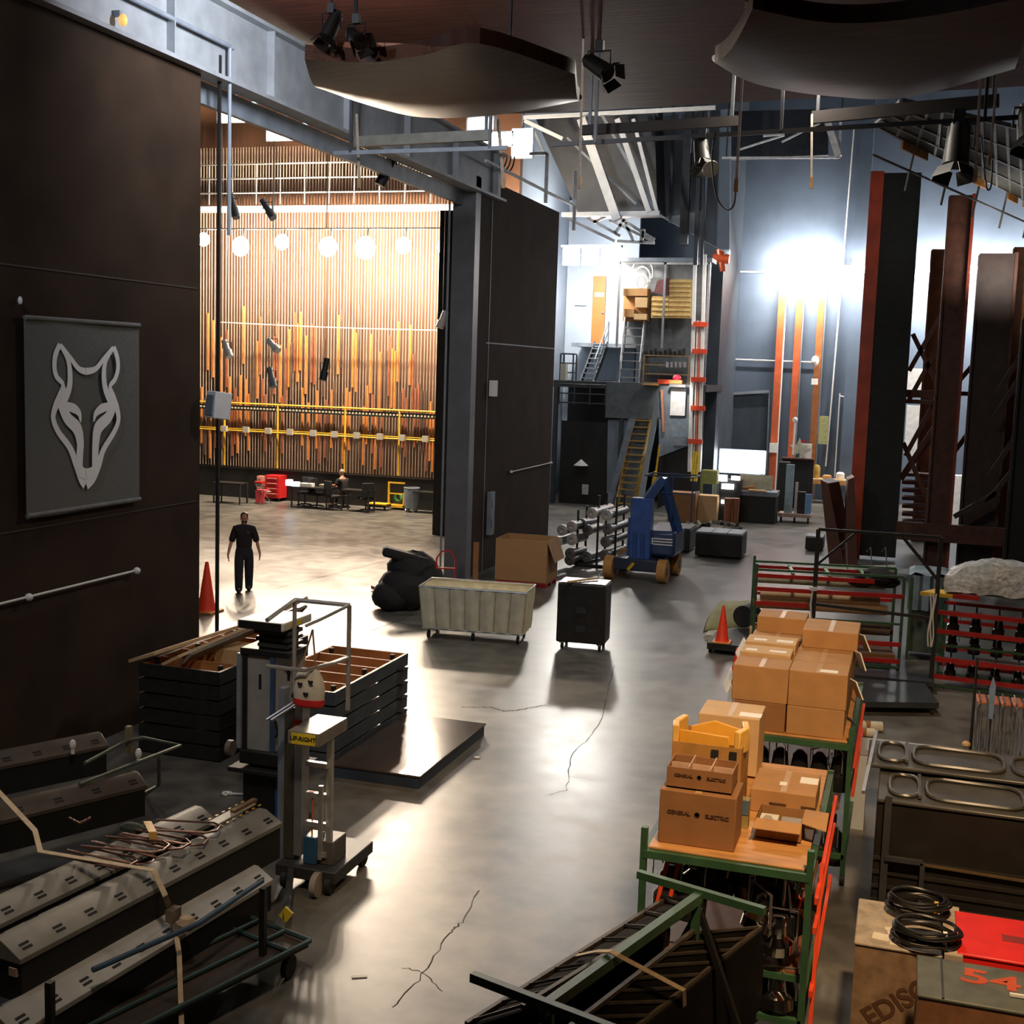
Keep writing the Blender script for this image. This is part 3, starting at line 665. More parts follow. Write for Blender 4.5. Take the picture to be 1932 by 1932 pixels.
# stairs
def stair(u0, v0, u1, v1, wu, y0, y1, n, label, nm, cat, tread, rail, hr=.95, solid=None, railsides=(0,1)):
    a = PY(u0, v0, y0); c = PY(u1, v1, y1); w = wu/ (F/y0)
    t = thing(nm, label, cat, (a.x, y0, a.z), world=True)
    for i in range(n):
        f = (i+.5)/n; x = a.x+(c.x-a.x)*f; y = y0+(y1-y0)*f; z = a.z+(c.z-a.z)*(i+1)/n
        MB().box(x-w/2, x+w/2, y-.13, y+.13, z-.04, z).build('tread', tread, t)
    for k in (0, 1):
        s = k*2-1; o = Vector((s*w/2, 0, 0)); MB().bar(a+o, c+o, .05, .22).build('stringer', solid or rail, t)
        if k in railsides:
            b = MB().tube(a+o+Vector((0,0,hr)), c+o+Vector((0,0,hr)), .025).tube(a+o+Vector((0,0,hr*.55)), c+o+Vector((0,0,hr*.55)), .018)
            for f in (0,.33,.66,1): q = a.lerp(c, f)+o; b.tube(q, q+Vector((0,0,hr)), .02)
            b.build('handrail', rail, t)
    return t
s1 = stair(1178,962,1213,792,34,45.0,46.0,13,'ochre yellow steel stair rising from the shop floor to the mezzanine landing','staircase','stair',goldm,goldm,.0001,goldm,())
b = MB()
for i in range(9):
    pass
MB().prism([PY(u,v,44.9) for u,v in ((1200,960),(1213,955),(1243,760),(1240,735))],(0,.03,0)).build('glass_side_panel', M('pale_glass_panel',(.30,.35,.38),.2,0,.1,2), s1, world=True)
MB().prism([PY(u,v,45.3) for u,v in ((1143,955),(1152,958),(1200,790),(1186,790))],(0,.03,0)).build('side_rail', steelgrey, s1, world=True)
stair(1187,727,1200,603,38,46.6,47.6,8,'steep grey steel stair up to the carton shelf on the mezzanine','steep_stair','stair',steel,steel,.9,steelgrey)
stair(1108,722,1135,648,26,47.0,48.6,8,'narrow grey stair leading up to the orange door','narrow_stair','stair',steelgrey,steelgrey,.9,steeldark,(1,))
# door
d = rect(1117,521,1141,648,50.1,.06).build('door_1', M('door_orange',(.52,.16,.035),.5,0,.12,2)); struct(d)
rect(1122,552,1139,560,50.06,.03).build('door_sign', whitepaper, d, world=True); q = PY(1137,590,50.05); MB().ball(q,.05,8).build('door_handle', steel, d, world=True)
WL['door_1'] = Vector(d.location)
for o in list(COL.objects):
    if o.parent == d: o.location = (0,0,0); o.data.transform(Matrix.Translation(-Vector(d.location))) if WL[o.name] != Vector(d.location) else None
tag(rect(1085,566,1106,576,50.1,.02).build('notice_strip', whitepaper), 'white notice strip on the pale wall left of the orange door', 'notice')
# shelf cartons
b = rect(1176,544,1222,606,47.3,.5); tag(b.build('open_carton_shelf', cardin), 'open brown shelf box stuffed with cartons at the top of the steep stair', 'shelf')
for i,(u0,v0,u1,v1,lb) in enumerate(((1176,545,1221,558,'long flat carton on top of the open brown shelf box'),(1198,561,1221,580,'square light carton right in the open brown shelf box'),(1178,583,1196,598,'small carton low left in the open brown shelf box'),(1196,592,1220,603,'flat carton at the bottom right of the brown shelf box'))):
    tag(rect(u0,v0,u1,v1,47.0,.28).build('carton', cardl if i%2 else cardb), lb, 'box')
# louvred crate
t = thing('slatted_crate', 'big yellow tan slatted crate in the mezzanine cage', 'crate', PY(1265,600,47.0), world=True)
rect(1262,527,1303,600,47.05,.4).build('crate_body', M('tan_yellow',(.55,.36,.12),.7), t)
rect(1229,559,1262,600,47.05,.4).build('crate_side', M('tan_yellow',(.55,.36,.12),.7), t)
for k in range(8): rect(1262,529+k*9,1303,533+k*9,47.0,.05).build('slat', M('tan_slat',(.70,.50,.20),.7), t)
for k in range(4): rect(1229,563+k*9.5,1261,567+k*9.5,47.0,.05).build('slat', M('tan_slat',(.70,.50,.20),.7), t)
tag(MB().prism([PY(u,v,46.95) for u,v in ((1233,552),(1240,530),(1262,524),(1262,558))],(0,.1,0)).build('red_brown_bag', M('maroon',(.16,.06,.06),.8)), 'maroon bag leaning on the slatted crate', 'bag')
for i,r in enumerate((.55,.42,.3)):
    q = PY(1212,515+i*9,47.6); MB_ = MB().path([q+Vector((r*math.cos(a*.35)*.75, 0, r*math.sin(a*.35))) for a in range(-1 if i<2 else 0, 9 if i<2 else 18)], .035)
    tag(MB_.build('hose_ring', M('pale_hose',(.6,.6,.58),.5)), ['largest pale hose arc hanging in the cage','middle pale hose arc hanging in the cage','smallest closed pale hose ring hanging in the cage'][i], 'hose')
# storage shelves on lower deck
def shelfrack(u0,v0,u1,v1,y,n,label,mat,nm='storage_shelf'):
    a = PY((u0+u1)/2,v1,y); t = thing(nm,label,'shelf',a,world=True); x0 = PY(u0,v1,y).x; x1 = PY(u1,v1,y).x; zb = PY((u0+u1)/2,v1,y).z; zt = PY((u0+u1)/2,v0,y).z
    for x in (x0,x1):
        for yy in (y,y+.5): MB().bar((x,yy,zb),(x,yy,zt),.05).build('post', mat, t)
    for k in range(n): z = zb+(zt-zb)*(k+.02)/(n-1)*.98; MB().box(x0,x1,y,y+.5,z,z+.05).build('shelf_board', mat, t)
    return x0,x1,zb,zt
shelfrack(1213,672,1298,725,46.7,4,'dark storage shelf with cans on the mezzanine under the slatted crate',M('shelf_brass',(.30,.22,.12),.5,.3))
for i in range(9):
    q = PY(1217+i*9, 668, 46.9); tag(MB().tube(q+Vector((0,0,-.12)),q+Vector((0,0,.10+.05*(i%3))),.085,10).build('dark_can', blackcase), 'dark can standing on top of the mezzanine storage shelf', 'can', 'dark cans on top of the mezzanine shelf')
for i in range(5):
    q = PY(1260+i*8, 688, 46.65); tag(MB().tube(q+Vector((0,0,-.10)),q+Vector((0,0,.10)),.07,10).build('silver_jar', steel), 'small silver jar on the middle mezzanine shelf', 'jar', 'silver jars on the mezzanine shelf')
shelfrack(1056,668,1080,722,46.5,4,'small dark shelf at the left end of the mezzanine against the dark wall',steeldark)
t = tag(rect(1057,686,1067,720,46.2,.3).build('cream_cabinet', beige), 'narrow cream cabinet by the left end shelf of the mezzanine', 'cabinet')
tag(rect(1241,716,1262,724,45.8,.25).build('toolbox', redo), 'small red orange toolbox on the mezzanine ledge', 'toolbox')
tag(rect(1262,717,1286,724,45.8,.25).build('orange_tray', M('tray_orange',(.75,.25,.06),.5)), 'flat orange tray next to the red toolbox on the ledge', 'tray')
q = PY(1277,713,45.9); tag(MB().ball(q,(.16,.14,.12),12).build('hard_hat', M('hat_red',(.8,.03,.08),.4)), 'red hard hat resting on the orange tray', 'hat')
tag(rect(1212,724,1242,727,45.7,.4).build('ledge_board', M('ledge_orange',(.6,.32,.10),.6)), 'thin orange board on the ledge left of the toolbox', 'board')
tag(rect(1265,733,1293,784,YM-.2,.03).build('white_poster', M('poster_white',(.95,.95,.93),.6)), 'large blank white sheet hung on the grey guard', 'sheet')
q = PY(1279,728,YM-.35); tag(MB().cbox(q,(.6,.25,.1)).build('poster_lamp', steel), 'strip lamp mounted over the white sheet', 'lamp'); lamp('SPOT', (q.x, q.y-1.2, q.z+.6), 120, NEUT, .1, tuple(PY(1279,760,YM)), 60, .6)
tag(MB().bar(PY(1249,735,45.8), PY(1252,815,45.8), .09).build('salmon_plank', M('salmon_wood',(.5,.22,.14),.7)), 'salmon plank hanging beside the white sheet', 'plank')
# under deck
t = thing('enamel_lamp_shade', 'white enamel lamp shade in the dark bay under the mezzanine', 'lamp', PY(1096,872,46.1), world=True)
MB().lathe([(.04,.22),(.09,.16),(.28,0),(.27,-.01)], PY(1096,878,46.1), (0,0,1), 20).build('shade', whitep, t); MB().tube(PY(1096,864,46.1), PY(1096,800,46.1), .012,6).build('cord', rubber, t)
tag(rect(1098,914,1110,933,46.25,.02).build('paper_note', M('paper_grey',(.5,.48,.46),.7)), 'grey paper note on the dark bay wall under the lamp shade', 'note')
# conduit bundle with red clamps
t = thing('conduit_bundle', 'tall bundle of red and white conduits with orange clamps right of the mezzanine', 'conduit', PY(1318,840,45.7), world=True)
for i,(u,m,v0) in enumerate(((1312,whitep,475),(1330,whitep,480),(1320,M('pink_conduit',(.7,.22,.12),.5),605),(1324,M('pink_conduit',(.7,.22,.12),.5),605),(1316,whitep,605),(1327,whitep,605))):
    a = PY(u,v0,45.7); c = PY(u-11*(890-v0)/400,890,45.7); MB().bar(a,c,.12 if i<2 else .05).build('conduit', m, t)
for u,v in ((1322,612),(1320,663),(1318,716),(1317,770),(1312,833)): MB().cbox(PY(u,v,45.6),(.52,.12,.17)).build('clamp', redo, t)
a = PY(1314,852,45.6); c = PY(1309,908,45.6)
for dx in (-.09,.0,.09): MB().bar(a+Vector((dx,0,0)),c+Vector((dx,0,0)),.07).build('yellow_sleeve', M('sleeve_yellow',(.85,.6,.05),.5), t)
tag(MB().bar(PY(1232,940,44.6), PY(1244,840,44.6), .06).bar(PY(1232,918,44.5),PY(1237,890,44.5),.12).build('yellow_post', yellowp), 'yellow post at the foot of the stair glass panel', 'post')
# dark vertical band beside conduits
# fluorescent lamp by the pale wall
t = thing('fluorescent_fitting', 'very bright lamp cluster beside the far dark wall over the orange door', 'lamp', PY(1112,485,47.5), world=True)
for i in range(3): rect(1062+i*36,466,1092+i*36,500,47.2,.15).build('tube', M('burnt_white',(1,1,1),.5,emit=(1,.98,.95),st=22), t)
rect(1058,462,1172,466,47.1,.3).build('reflector', steelgrey, t)
p = PY(1115,490,46.6); lamp('POINT', tuple(p), 1300, NEUT, .35); lamp('SPOT', (p.x,p.y,p.z), 1100, NEUT, .4, (-5.5,16,0), 80, .9)
# ============================================================= STEEL AND DUCT OVER THE MEZZANINE
t = thing('roof_truss', 'white steel truss with long diagonals under the high roof beyond the opening', 'truss', PY(1180,440,42), world=True)
for nm,pts,w in (('diagonal',((1098,225),(1165,415)),.30),('diagonal',((1165,225),(1225,400)),.18),('diagonal',((1195,225),(1240,400)),.12),('diagonal',((990,228),(1062,262)),.12),('diagonal',((1000,230),(1032,300)),.08),('bottom_chord',((1060,405),(1245,402)),.14),('top_chord',((985,222),(1350,203)),.12),('diagonal',((1135,215),(1235,395)),.1),('diagonal',((1070,260),(1200,385)),.07)):
    MB().bar(PY(*pts[0],42), PY(*pts[1],42), w).build(nm, M('truss_white',(.62,.65,.68),.5,.1,.1,4) if w>.1 else steelgrey, t)
tag(MB().prism([PY(u,v,43) for u,v in ((1010,222),(1235,215),(1240,400),(1092,404))],(0,1.5,0)).build('air_duct', M('duct_dark',(.07,.075,.085),.5,.2,.15,2)), 'huge dark rectangular duct behind the white truss', 'duct')
struct(MB().prism([PY(u,v,44.5) for u,v in ((1225,222),(1378,205),(1376,480),(1330,455),(1232,400))],(0,.3,0)).build('trim_10', M('soffit_pale_blue',(.30,.36,.44),.6,0,.08,1)))
for i,(u,v0,u2,v1,w) in enumerate(((1246,225,1236,372,.14),(1270,225,1264,420,.10),(1300,225,1290,460,.28),(1322,240,1312,500,.14),(1330,240,1324,500,.10))):
    tag(MB().bar(PY(u,v0,43.9),PY(u2,v1,43.9),w).bar(PY(u,v0,43.9),Vector((PY(u,v0,43.9).x,43.9,19.15)),w).build('drop_pipe', steeldark), 'dark vertical pipe '+['furthest left beside the duct','with a bent foot, second from the duct','thickest of the five on the pale soffit','left of the close pair by the conduits','right of the close pair by the conduits'][i], 'pipe')
t = thing('box_truss', 'white lattice truss end running under the soffit above the bright lamp', 'truss', PY(1190,440,44), world=True)
b = MB()
for (p0,p1) in (((1090,400),(1170,445)),((1070,412),(1160,455)),((1150,415),(1232,455)),((1170,412),(1235,452)),((1165,455),(1235,458)),((1120,420),(1150,405)),((1160,440),(1180,412)),((1195,455),(1180,420)),((1210,458),(1215,432))): b.bar(PY(*p0,44),PY(*p1,44),.1)
b.build('lattice', M('truss_bright',(.8,.82,.84),.4), t)
for i,(u,v,w,h,k) in enumerate(((905,232,44,20,9),(985,270,34,50,22),(935,262,60,22,6))):
    t = thing('high_bay_lamp', ['bright strip lamp behind the near grey beam over the wall end','glaring white lamp over the far dark wall beside the truss','lamp grid left of the glaring white lamp'][i], 'lamp', PY(u,v,37), world=True)
    rect(u-w//2,v-h//2,u+w//2,v+h//2,37,.06).build('lens', E_('hb%d'%i,(1,.98,.9),k), t); rect(u-w//2-3,v-h//2-3,u+w//2+3,v+h//2+3,37.1,.15).build('housing', steelgrey, t); q_ = PY(u,v-h//2,37.18); MB().tube(q_,(q_.x,q_.y,19.15),.02,6).build('hanging_rod', steeldark, t)
p = PY(985,270,36.4); lamp('POINT', tuple(p), 420, COOL, .4)
# cable tangle below lamp grid & dark fixture cluster at wall end
t = thing('cable_loops', 'dark cable loops hanging in front of the lamp grid', 'cable', PY(950,300,30), world=True)
for k in range(4): MB().path([PY(928+k*10+ (22-k*3)*math.cos(a*.3+PI), 290+34*math.sin(a*.3),30) for a in range(11)], .02).build('cable_loop', cablem, t)
struct(MB().bar((XW+.3,28,9.9),(XW+.3,36,9.9),.06).bar((XW+.3,36,9.2),(XW+.3,36,10.9),.08).bar((XW+.3,33,9.6),(XW+.3,33,10.9),.08).bar((XW+.3,33,10.9),(XW-.2,33,10.9),.08).build('trim_11', M('truss_bright',(.8,.82,.84),.4)))
# ============================================================= BLUE WALL
WR = [(1470,1645),(1668,1790),(1824,1864),(1921,1999)]
for i,(u0,u1) in enumerate(WR):
    a = PY(u0,486,53.3); c = PY(u1,493,53.3); zl = a.z
    n = max(1, int(round((c.x-a.x)/1.25)))
    for k in range(n):
        x0 = a.x+(c.x-a.x)*k/n+.02; x1 = a.x+(c.x-a.x)*(k+1)/n-.02
        t = thing('fluorescent_strip', 'bright fluorescent strip in the long row on the blue wall', 'lamp', ((x0+x1)/2,53.3,a.z), 0, 'fluorescent strips along the blue wall', world=True)
        MB().tube((x0,53.25,9.5),(x1,53.25,9.5),.085,8).build('tube', tube_w, t); MB().box(x0,x1,53.38,53.5,9.6,9.72).build('housing', whitep, t)
        MB().box((x0+x1)/2-.05,(x0+x1)/2+.05,53.5,53.98,9.62,9.7).build('bracket', steelgrey, t)
for x,pw in ((-5.3,330),(-3.9,330),(-1.4,250),(0.6,300),(2.6,300),(5,300)): lamp('AREA', (x,52.5,9.2), pw*.75, NEUT, 1.6, (x, 54, 8.0), sy=.2); lamp('AREA', (x,52.9,9.7), pw*.5, NEUT, 1.6, (x, 54, 11), sy=.2); lamp('AREA', (x,52.9,9.3), pw*.06, NEUT, 1.6, (x, 42, 0), sy=.2)
for i,(u,u2) in enumerate(((1478,1462),(1512,1497),(1553,1535))):
    a = PY(u,518,53.7); c = PY(u2,835 if i else 870,53.7)
    t = thing('orange_pilaster', ['bright orange steel upright, leftmost of three on the blue wall','bright orange steel upright, middle of three on the blue wall','browner orange steel upright, rightmost of three on the blue wall'][i], 'upright', (c.x,53.7,0), world=True)
    m_ = orange if i<2 else M('brown_orange',(.30,.10,.03),.5)
    MB().bar((a.x,53.7,0),(a.x,53.7,a.z),.27,.14).build('upright', m_, t); MB().bar((a.x+.17,53.72,0),(a.x+.17,53.72,a.z),.05).build('conduit', whitep if i==0 else steelgrey, t)
    if i == 0: MB().cbox(PY(1460,845,53.5),(.35,.15,.4)).build('outlet_box', whitep, t)
    if i == 2:
        MB().ball(PY(1538,681,53.4),(.16,.14,.22),12).build('bell', whitep, t); MB().cbox(PY(1537,720,53.4),(.25,.2,.25)).build('outlet_box', whitep, t)
t = thing('wall_pipe_run', 'thin white conduits running up and across the blue wall', 'conduit', PY(1400,700,53.8), world=True)
for p0,p1 in (((1390,400),(1362,860)),((1376,512),(1478,514)),((1612,240),(1572,720)),((1572,720),(1558,880)),((1355,677),(1545,684)),((1585,742),(1575,900)),((1585,748),(1625,752))):
    MB().tube(PY(*p0,53.85),PY(*p1,53.85),.035,6).build('conduit', whitep, t)
d = rect(1352,742,1446,905,53.9,.06).build('door_2', darkblue); struct(d)
MB().bar(PY(1452,738,53.8),PY(1446,905,53.8),.07).bar(PY(1345,745,53.8),PY(1452,738,53.8),.12).build('door_frame', steelgrey, d, world=True); WL['door_2'] = Vector(d.location)
struct(rect(1585,880,1622,925,53.9,.05).build('door_3', darkblue))
tag(rect(1545,785,1562,838,53.1,.05).build('yellow_sign', M('sign_olive',(.38,.38,.16),.6,0,.25,14)), 'olive yellow notice board on the blue pier', 'sign')
for i,(u,v) in enumerate(((1346,842),(1345,870))):
    tag(MB().cbox(PY(u,v,53.0),(.42 if i==0 else .36,.1,.32 if i==0 else .42)).build('yellow_box', yellowp,bevel=.02), ['yellow and white box on the wall above the other yellow box','yellow box on the wall just left of the lit panel'][i], 'box')
tag(MB().cbox(PY(1352,842,52.9),(.22,.08,.30)).build('white_switch_box', M('switch_lit',(.9,.9,.9),.5)), 'white switch box overlapping the upper yellow box', 'box')
# orange standpipe valve
t = thing('standpipe_valve', 'bright orange pipe valve at the corner beside the blue wall', 'valve', PY(1360,490,49), world=True)
MB().tube(PY(1346,487,49),PY(1376,489,49),.18,12).tube(PY(1361,488,49),PY(1364,512,49),.12,10).tube(PY(1358,470,49),PY(1360,485,49),.13,10).build('valve_body', M('valve_orange',(.9,.13,.03),.4), t)
# ============================================================= WORKSHOP ROW AT THE FAR END
t = thing('lit_panel', 'large glaring white lit panel in front of the blue door', 'lamp', PY(1400,893,50), world=True)
rect(1358,850,1443,892,50,.08).build('glow_face', screen_w, t); rect(1356,848,1445,894,50.09,.08).build('frame', steelgrey, t)
b = MB()
for u in (1364,1438): a = PY(u,893,50.1); b.bar(a,(a.x,50.1,0),.06)
b.build('stand', steeldark, t)
def gbox(u0,v0,u1,v1,lift=0):     # box standing on the floor seen front-on
    a = G(u0,v1); c = G(u1,v1+(u1-u0)*.03); y = (a.y+c.y)/2; return a.x,c.x,y,PY((u0+u1)/2,v0,y).z
def gthing(nm,lb,cat,u0,v0,u1,v1,mat,dp=.8,bevel=.01,z0=0.):
    x0,x1,y,z = gbox(u0,v0,u1,v1); return tag(MB().box(x0,x1,y,y+dp,z0,z).build(nm,mat,bevel=bevel),lb,cat),x0,x1,y,z
_,x0,x1,y,z = gthing('black_workbench','black workbench with deep skirt below the tan board','workbench',1394,936,1462,986,blackcase,1.0)
tag(MB().box(x0-.03,x1+.03,y-.05,y+1.,z,z+.16).build('bench_top', steelgrey), 'grey slab top lying on the black workbench', 'slab')
tag(MB().box(x0+.25,x1-.35,y-.1,y+.1,z+.16,z+.22).build('pale_plank', cardl), 'pale plank on the front of the grey bench slab', 'plank')
a = PY(1395,935,y+.8); c = PY(1459,898,y+.8); tag(MB().box(a.x,c.x,y+.7,y+.76,z+.16,c.z).build('tan_board', M('tan_board',(.46,.42,.28),.7)), 'tan plywood board standing on the back of the black workbench', 'board')
tag(MB().prism([(a.x+.05,y+.3,z+.17),(a.x+.6,y+.3,z+.17),(a.x+.55,y+.3,z+.34),(a.x+.2,y+.3,z+.24)],(0,.2,0)).build('wood_offcut', wood), 'brown wood offcut in front of the tan board', 'offcut')
# dark machine with small lights
t = thing('shop_machine', 'dark shop machine with white lit dials left of the black workbench', 'machine', G(1372,985), world=True)
x0,x1,y,z = gbox(1352,905,1394,985); MB().box(x0,x1,y,y+.7,.0,z).build('body', blackcase, t, bevel=.02)
for (u,v,w,h) in ((1373,918,.42,.18),(1371,947,.38,.12),(1364,902,.3,.22),(1388,902,.3,.14)): MB().cbox(PY(u,v,y-.05),(w,.06,h)).build('lit_dial', E_('dial',(1,1,1),5), t)
for i,u in enumerate((1374,1388)):
    q = G(u,990); tag(MB().tube((q.x,q.y-.3,0),(q.x,q.y-.3,.95),.11,10,.14).build('wooden_leg_post', M('redwood_leg',(.30,.11,.05),.6)), ['left brown wooden post standing before the dark machine','right brown wooden post standing before the dark machine'][i], 'post')
# yellow-green machine left
t = thing('green_machine', 'pale olive machine frame left of the dark shop machine', 'machine', G(1335,965), world=True)
x0,x1,y,z = gbox(1318,888,1350,965); b = MB().box(x0,x1,y,y+.6,z-.5,z); b.build('top_box', M('olive_green',(.30,.32,.10),.6), t)
for x in (x0+.05,x1-.05): MB().bar((x,y,0),(x,y,z-.5),.08).build('leg', M('olive_green',(.30,.32,.10),.6), t)
gthing('tan_crate','tan crate below the olive machine beside the blue lift','crate',1310,935,1352,985,cardl,.6)
gthing('brown_crate','brown crate behind the blue lift railing','crate',1257,930,1312,985,cardd,.8)
tag(MB().path([G(1300+i*6+random.uniform(-8,8),992+random.uniform(-8,4),.12+random.uniform(0,.3)) for i in range(16)], .07).path([G(1395-i*5+random.uniform(-8,8),1000+random.uniform(-6,4),.1+random.uniform(0,.25)) for i in range(14)], .06).build('fabric_heap', M('olive_heap',(.09,.08,.055),.9,0,.4,8)), 'olive brown heap of rope and fabric behind the dark cases', 'heap')
# dark cases
def gcase(nm,lb,u0,u1,v0,v1,dp,top,cat='case',slabs=3):
    x0,x1,y,z = gbox(u0,v0,u1,v1); t = thing(nm,lb,cat,(x0,y,0),world=True)
    MB().box(x0,x1,y,y+dp,.05,z-.05).build('body', blackcase, t, bevel=.02)
    for k in range(slabs): MB().box(x0+(x1-x0)*k/slabs+.01,x0+(x1-x0)*(k+1)/slabs-.01,y,y+dp,z-.05,z).build('lid', top, t)
gcase('low_case','low black case with grey slab lids in front of the workbench',1308,1400,1005,1052,1.1,steelgrey)
gcase('low_case','long black case left of the slab lidded case behind the lift',1225,1302,995,1040,1.2,M('dark_top',(.07,.07,.075),.4),slabs=2)
gcase('low_case','small dark case by the brown leaning panels',1518,1552,1012,1040,.8,steelgrey,slabs=1)
# trolley with posts
t = thing('tall_trolley','trolley with grey blue upright boards and black bin right of the workbench','trolley',G(1495,985),world=True)
x0,x1,y,_z = gbox(1466,970,1530,986); MB().box(x0,x1,y,y+.8,.2,.32).build('deck', M('pinkish_deck',(.45,.30,.24),.6), t)
for x in (x0+.1,x1-.1,(x0+x1)/2): MB().tube((x-.03,y+.1,.1),(x+.03,y+.1,.1),.1,10).build('caster', rubber, t)
for i,(u0,v0,u1,m,lb) in enumerate(((1484,876,1499,M('pale_blue_board',(.30,.40,.46),.5),'tall pale blue board standing on the trolley'),(1501,910,1506,M('pale_pink_board',(.5,.45,.42),.5),'thin pale board beside the tall blue board'),(1506,928,1520,blackcase,'black bin standing on the trolley'),(1520,932,1532,M('blue_sheet',(.15,.32,.55),.4),'glossy blue sheet at the right end of the trolley'))):
    a = PY(u0,v0,y+.2+i*.02); c = PY(u1,v0,y+.2); tag(MB().box(a.x,c.x,y+.2,y+.35+.2*(i==2),.32,a.z).build(['blue_board','thin_board','bin','blue_sheet'][i], m), lb, ['board','board','bin','sheet'][i])
gthing('dark_cupboard','tall black cupboard behind the trolley','cupboard',1463,872,1484,965,blackpaint,.7)
x0,x1,y,z = gbox(1462,868,1525,965); y += 1.2
t = thing('tool_shelf','dark shelf with clutter behind the trolley','shelf',(x0,y,0),world=True)
MB().box(x0,x1,y,y+.5,z-.05,z).build('shelf_top', rust, t); MB().box(x0,x1,y+.3,y+.5,0,z-.05).build('back', blackpaint, t)
b = MB()   # star shaped ornament
q = PY(1507,853,y+.1); S = [Vector((q.x+ (.42 if k%2==0 else .17)*math.sin(k*PI/5), q.y, z+.38+(.42 if k%2==0 else .17)*math.cos(k*PI/5))) for k in range(10)]
tag(b.prism(S,(0,.06,0)).build('star_ornament', M('star_cream',(.5,.48,.38),.6)), 'cream five pointed star standing on the dark shelf', 'star')
tag(MB().cbox(PY(1520,852,y+.3),(.45,.1,.62)).build('red_white_poster', whitepaper), 'white card with red top on the shelf beside the star', 'card')
tag(MB().cbox((PY(1515,835,y+.2).x,y+.18,PY(1515,833,y+.2).z),(.3,.04,.08)).build('red_strip', redp), 'red strip at the top of the white card', 'strip')
tag(MB().tube(PY(1496,858,y+.05),PY(1500,795,y+.05),.035).ball(PY(1500,792,y+.05),.11,12).build('white_floor_lamp', whitep), 'white pole with a round head on the dark shelf', 'lamp')
t = thing('orange_sawhorse_table','orange legged work table right of the trolley','table',G(1560,950),world=True)
x0,x1,y,z = gbox(1522,905,1605,950); MB().box(x0,x1,y,y+.9,z-.06,z).build('table_top', cardl, t)
for x in (x0+.05,x1-.05): MB().bar((x,y+.05,0),(x,y+.05,z-.06),.12).build('leg', M('leg_orange',(.6,.25,.06),.6), t)
MB().bar((x0,y+.02,z-.14),(x1,y+.02,z-.14),.12).build('apron', M('leg_orange',(.6,.25,.06),.6), t)
for i,(du,w,h,m,lb) in enumerate(((1527,.25,.22,whitep,'white tin on the orange legged table'),(1540,.3,.55,M('bottle_amber',(.4,.25,.05),.3),'tall amber jar on the orange legged table'),(1560,.5,.16,cardb,'flat brown box on the orange legged table'),(1585,.35,.3,whitepaper,'crumpled white bag on the orange legged table'))):
    q = PY(du,900,y+.4); tag(MB().lathe([(w*.4,0),(w*.5,h*.2),(w*.48,h*.8),(w*.3,h)],(q.x,y+.45,z),(0,0,1),10 if i!=2 else 4).build(['tin','jar','flat_box','white_bag'][i],m), lb, ['tin','jar','box','bag'][i])
tag(rect(1512,898,1524,935,47.5,.1).build('tan_panel', cardl), 'tan panel upright behind the black bin', 'panel') if False else None
# light over the work area
lamp('AREA', (-5.5, 44, 9.5), 200, NEUT, 1.5)
# ============================================================= STEEL TOWERS
t = thing('scenery_tower','tall black panelled steel column with bright orange left edge','column',(-.8,37.2,0),world=True)
MB().bar((-1.35,37,0),(-1.35,37,10.9),.36,.3).build('orange_edge', M('tower_orange',(.60,.075,.025),.5,0,.25,2), t)
MB().box(-1.17,-.18,36.9,37.1,.1,10.85).build('black_panel', M('panel_black',(.022,.024,.022),.7,0,.2,4), t)
def tower(u0,v0,u1,v1,y,w,label,m1,m2,flip=1):
    a = PY(u0,v0,y); c = PY(u1,v1,y); x = (a.x+c.x)/2
    t = thing('rust_column',label,'column',(x,y,0),world=True)
    MB().box(x-w/2,x+w/2,y,y+.06,0,a.z).build('web', m1, t)
    MB().box(x+flip*w/2-.04,x+flip*w/2+.04,y-.14,y+.2,0,a.z+.02).build('flange', m2, t)
    MB().box(x-flip*w/2-.03,x-flip*w/2+.03,y-.14,y+.2,0,a.z-.05).build('flange', m1, t)
    return x, a.z
tower(1806,368,1775,1040,36.5,.62,'tall rust column with orange right flange behind the plastic wrapped goods',rust,M('flange_red',(.30,.045,.02),.5))
tower(1769,470,1740,985,42,.45,'shorter orange brown column between the black column and the tall rust one',M('rust_mid',(.18,.07,.03),.6,0,.3,3),M('flange_orange',(.55,.20,.04),.5))
tower(1877,478,1850,1000,37,.95,'wide dark brown column right of the tall rust one',M('rust_dark',(.05,.028,.022),.6,0,.3,3),rust)
tower(1918,466,1893,1000,38.5,.35,'narrow brown column at the right edge with orange flange',M('rust_mid',(.18,.07,.03),.6,0,.3,3),M('flange_orange',(.55,.20,.04),.5))
tower(1956,600,1930,1000,34,.7,'black column cut by the right edge of the picture',blackpaint,blackpaint)
br = [((1795,560),(1715,700),38),((1800,600),(1712,760),38),((1722,630),(1785,760),38),((1795,700),(1708,860),38.4),((1780,780),(1700,900),38.4),((1704,835),(1775,1005),38),((1700,905),(1790,780),39),((1890,625),(1800,730),37.5),((1880,745),(1795,860),37.5),((1932,660),(1880,745),36),((1932,700),(1875,790),36),((1932,800),(1865,900),36),((1932,860),(1860,950),36),((1880,930),(1800,975),36)]
for i,(p0,p1,y) in enumerate(br):
    tag(MB().bar(PY(*p0,y),PY(*p1,y),.13,.13).build('diagonal_brace', rust if i<8 else M('rust_dark',(.05,.028,.022),.6,0,.3,3)), 'rust brown diagonal brace between the steel columns', 'brace', 'diagonal braces between the steel columns')
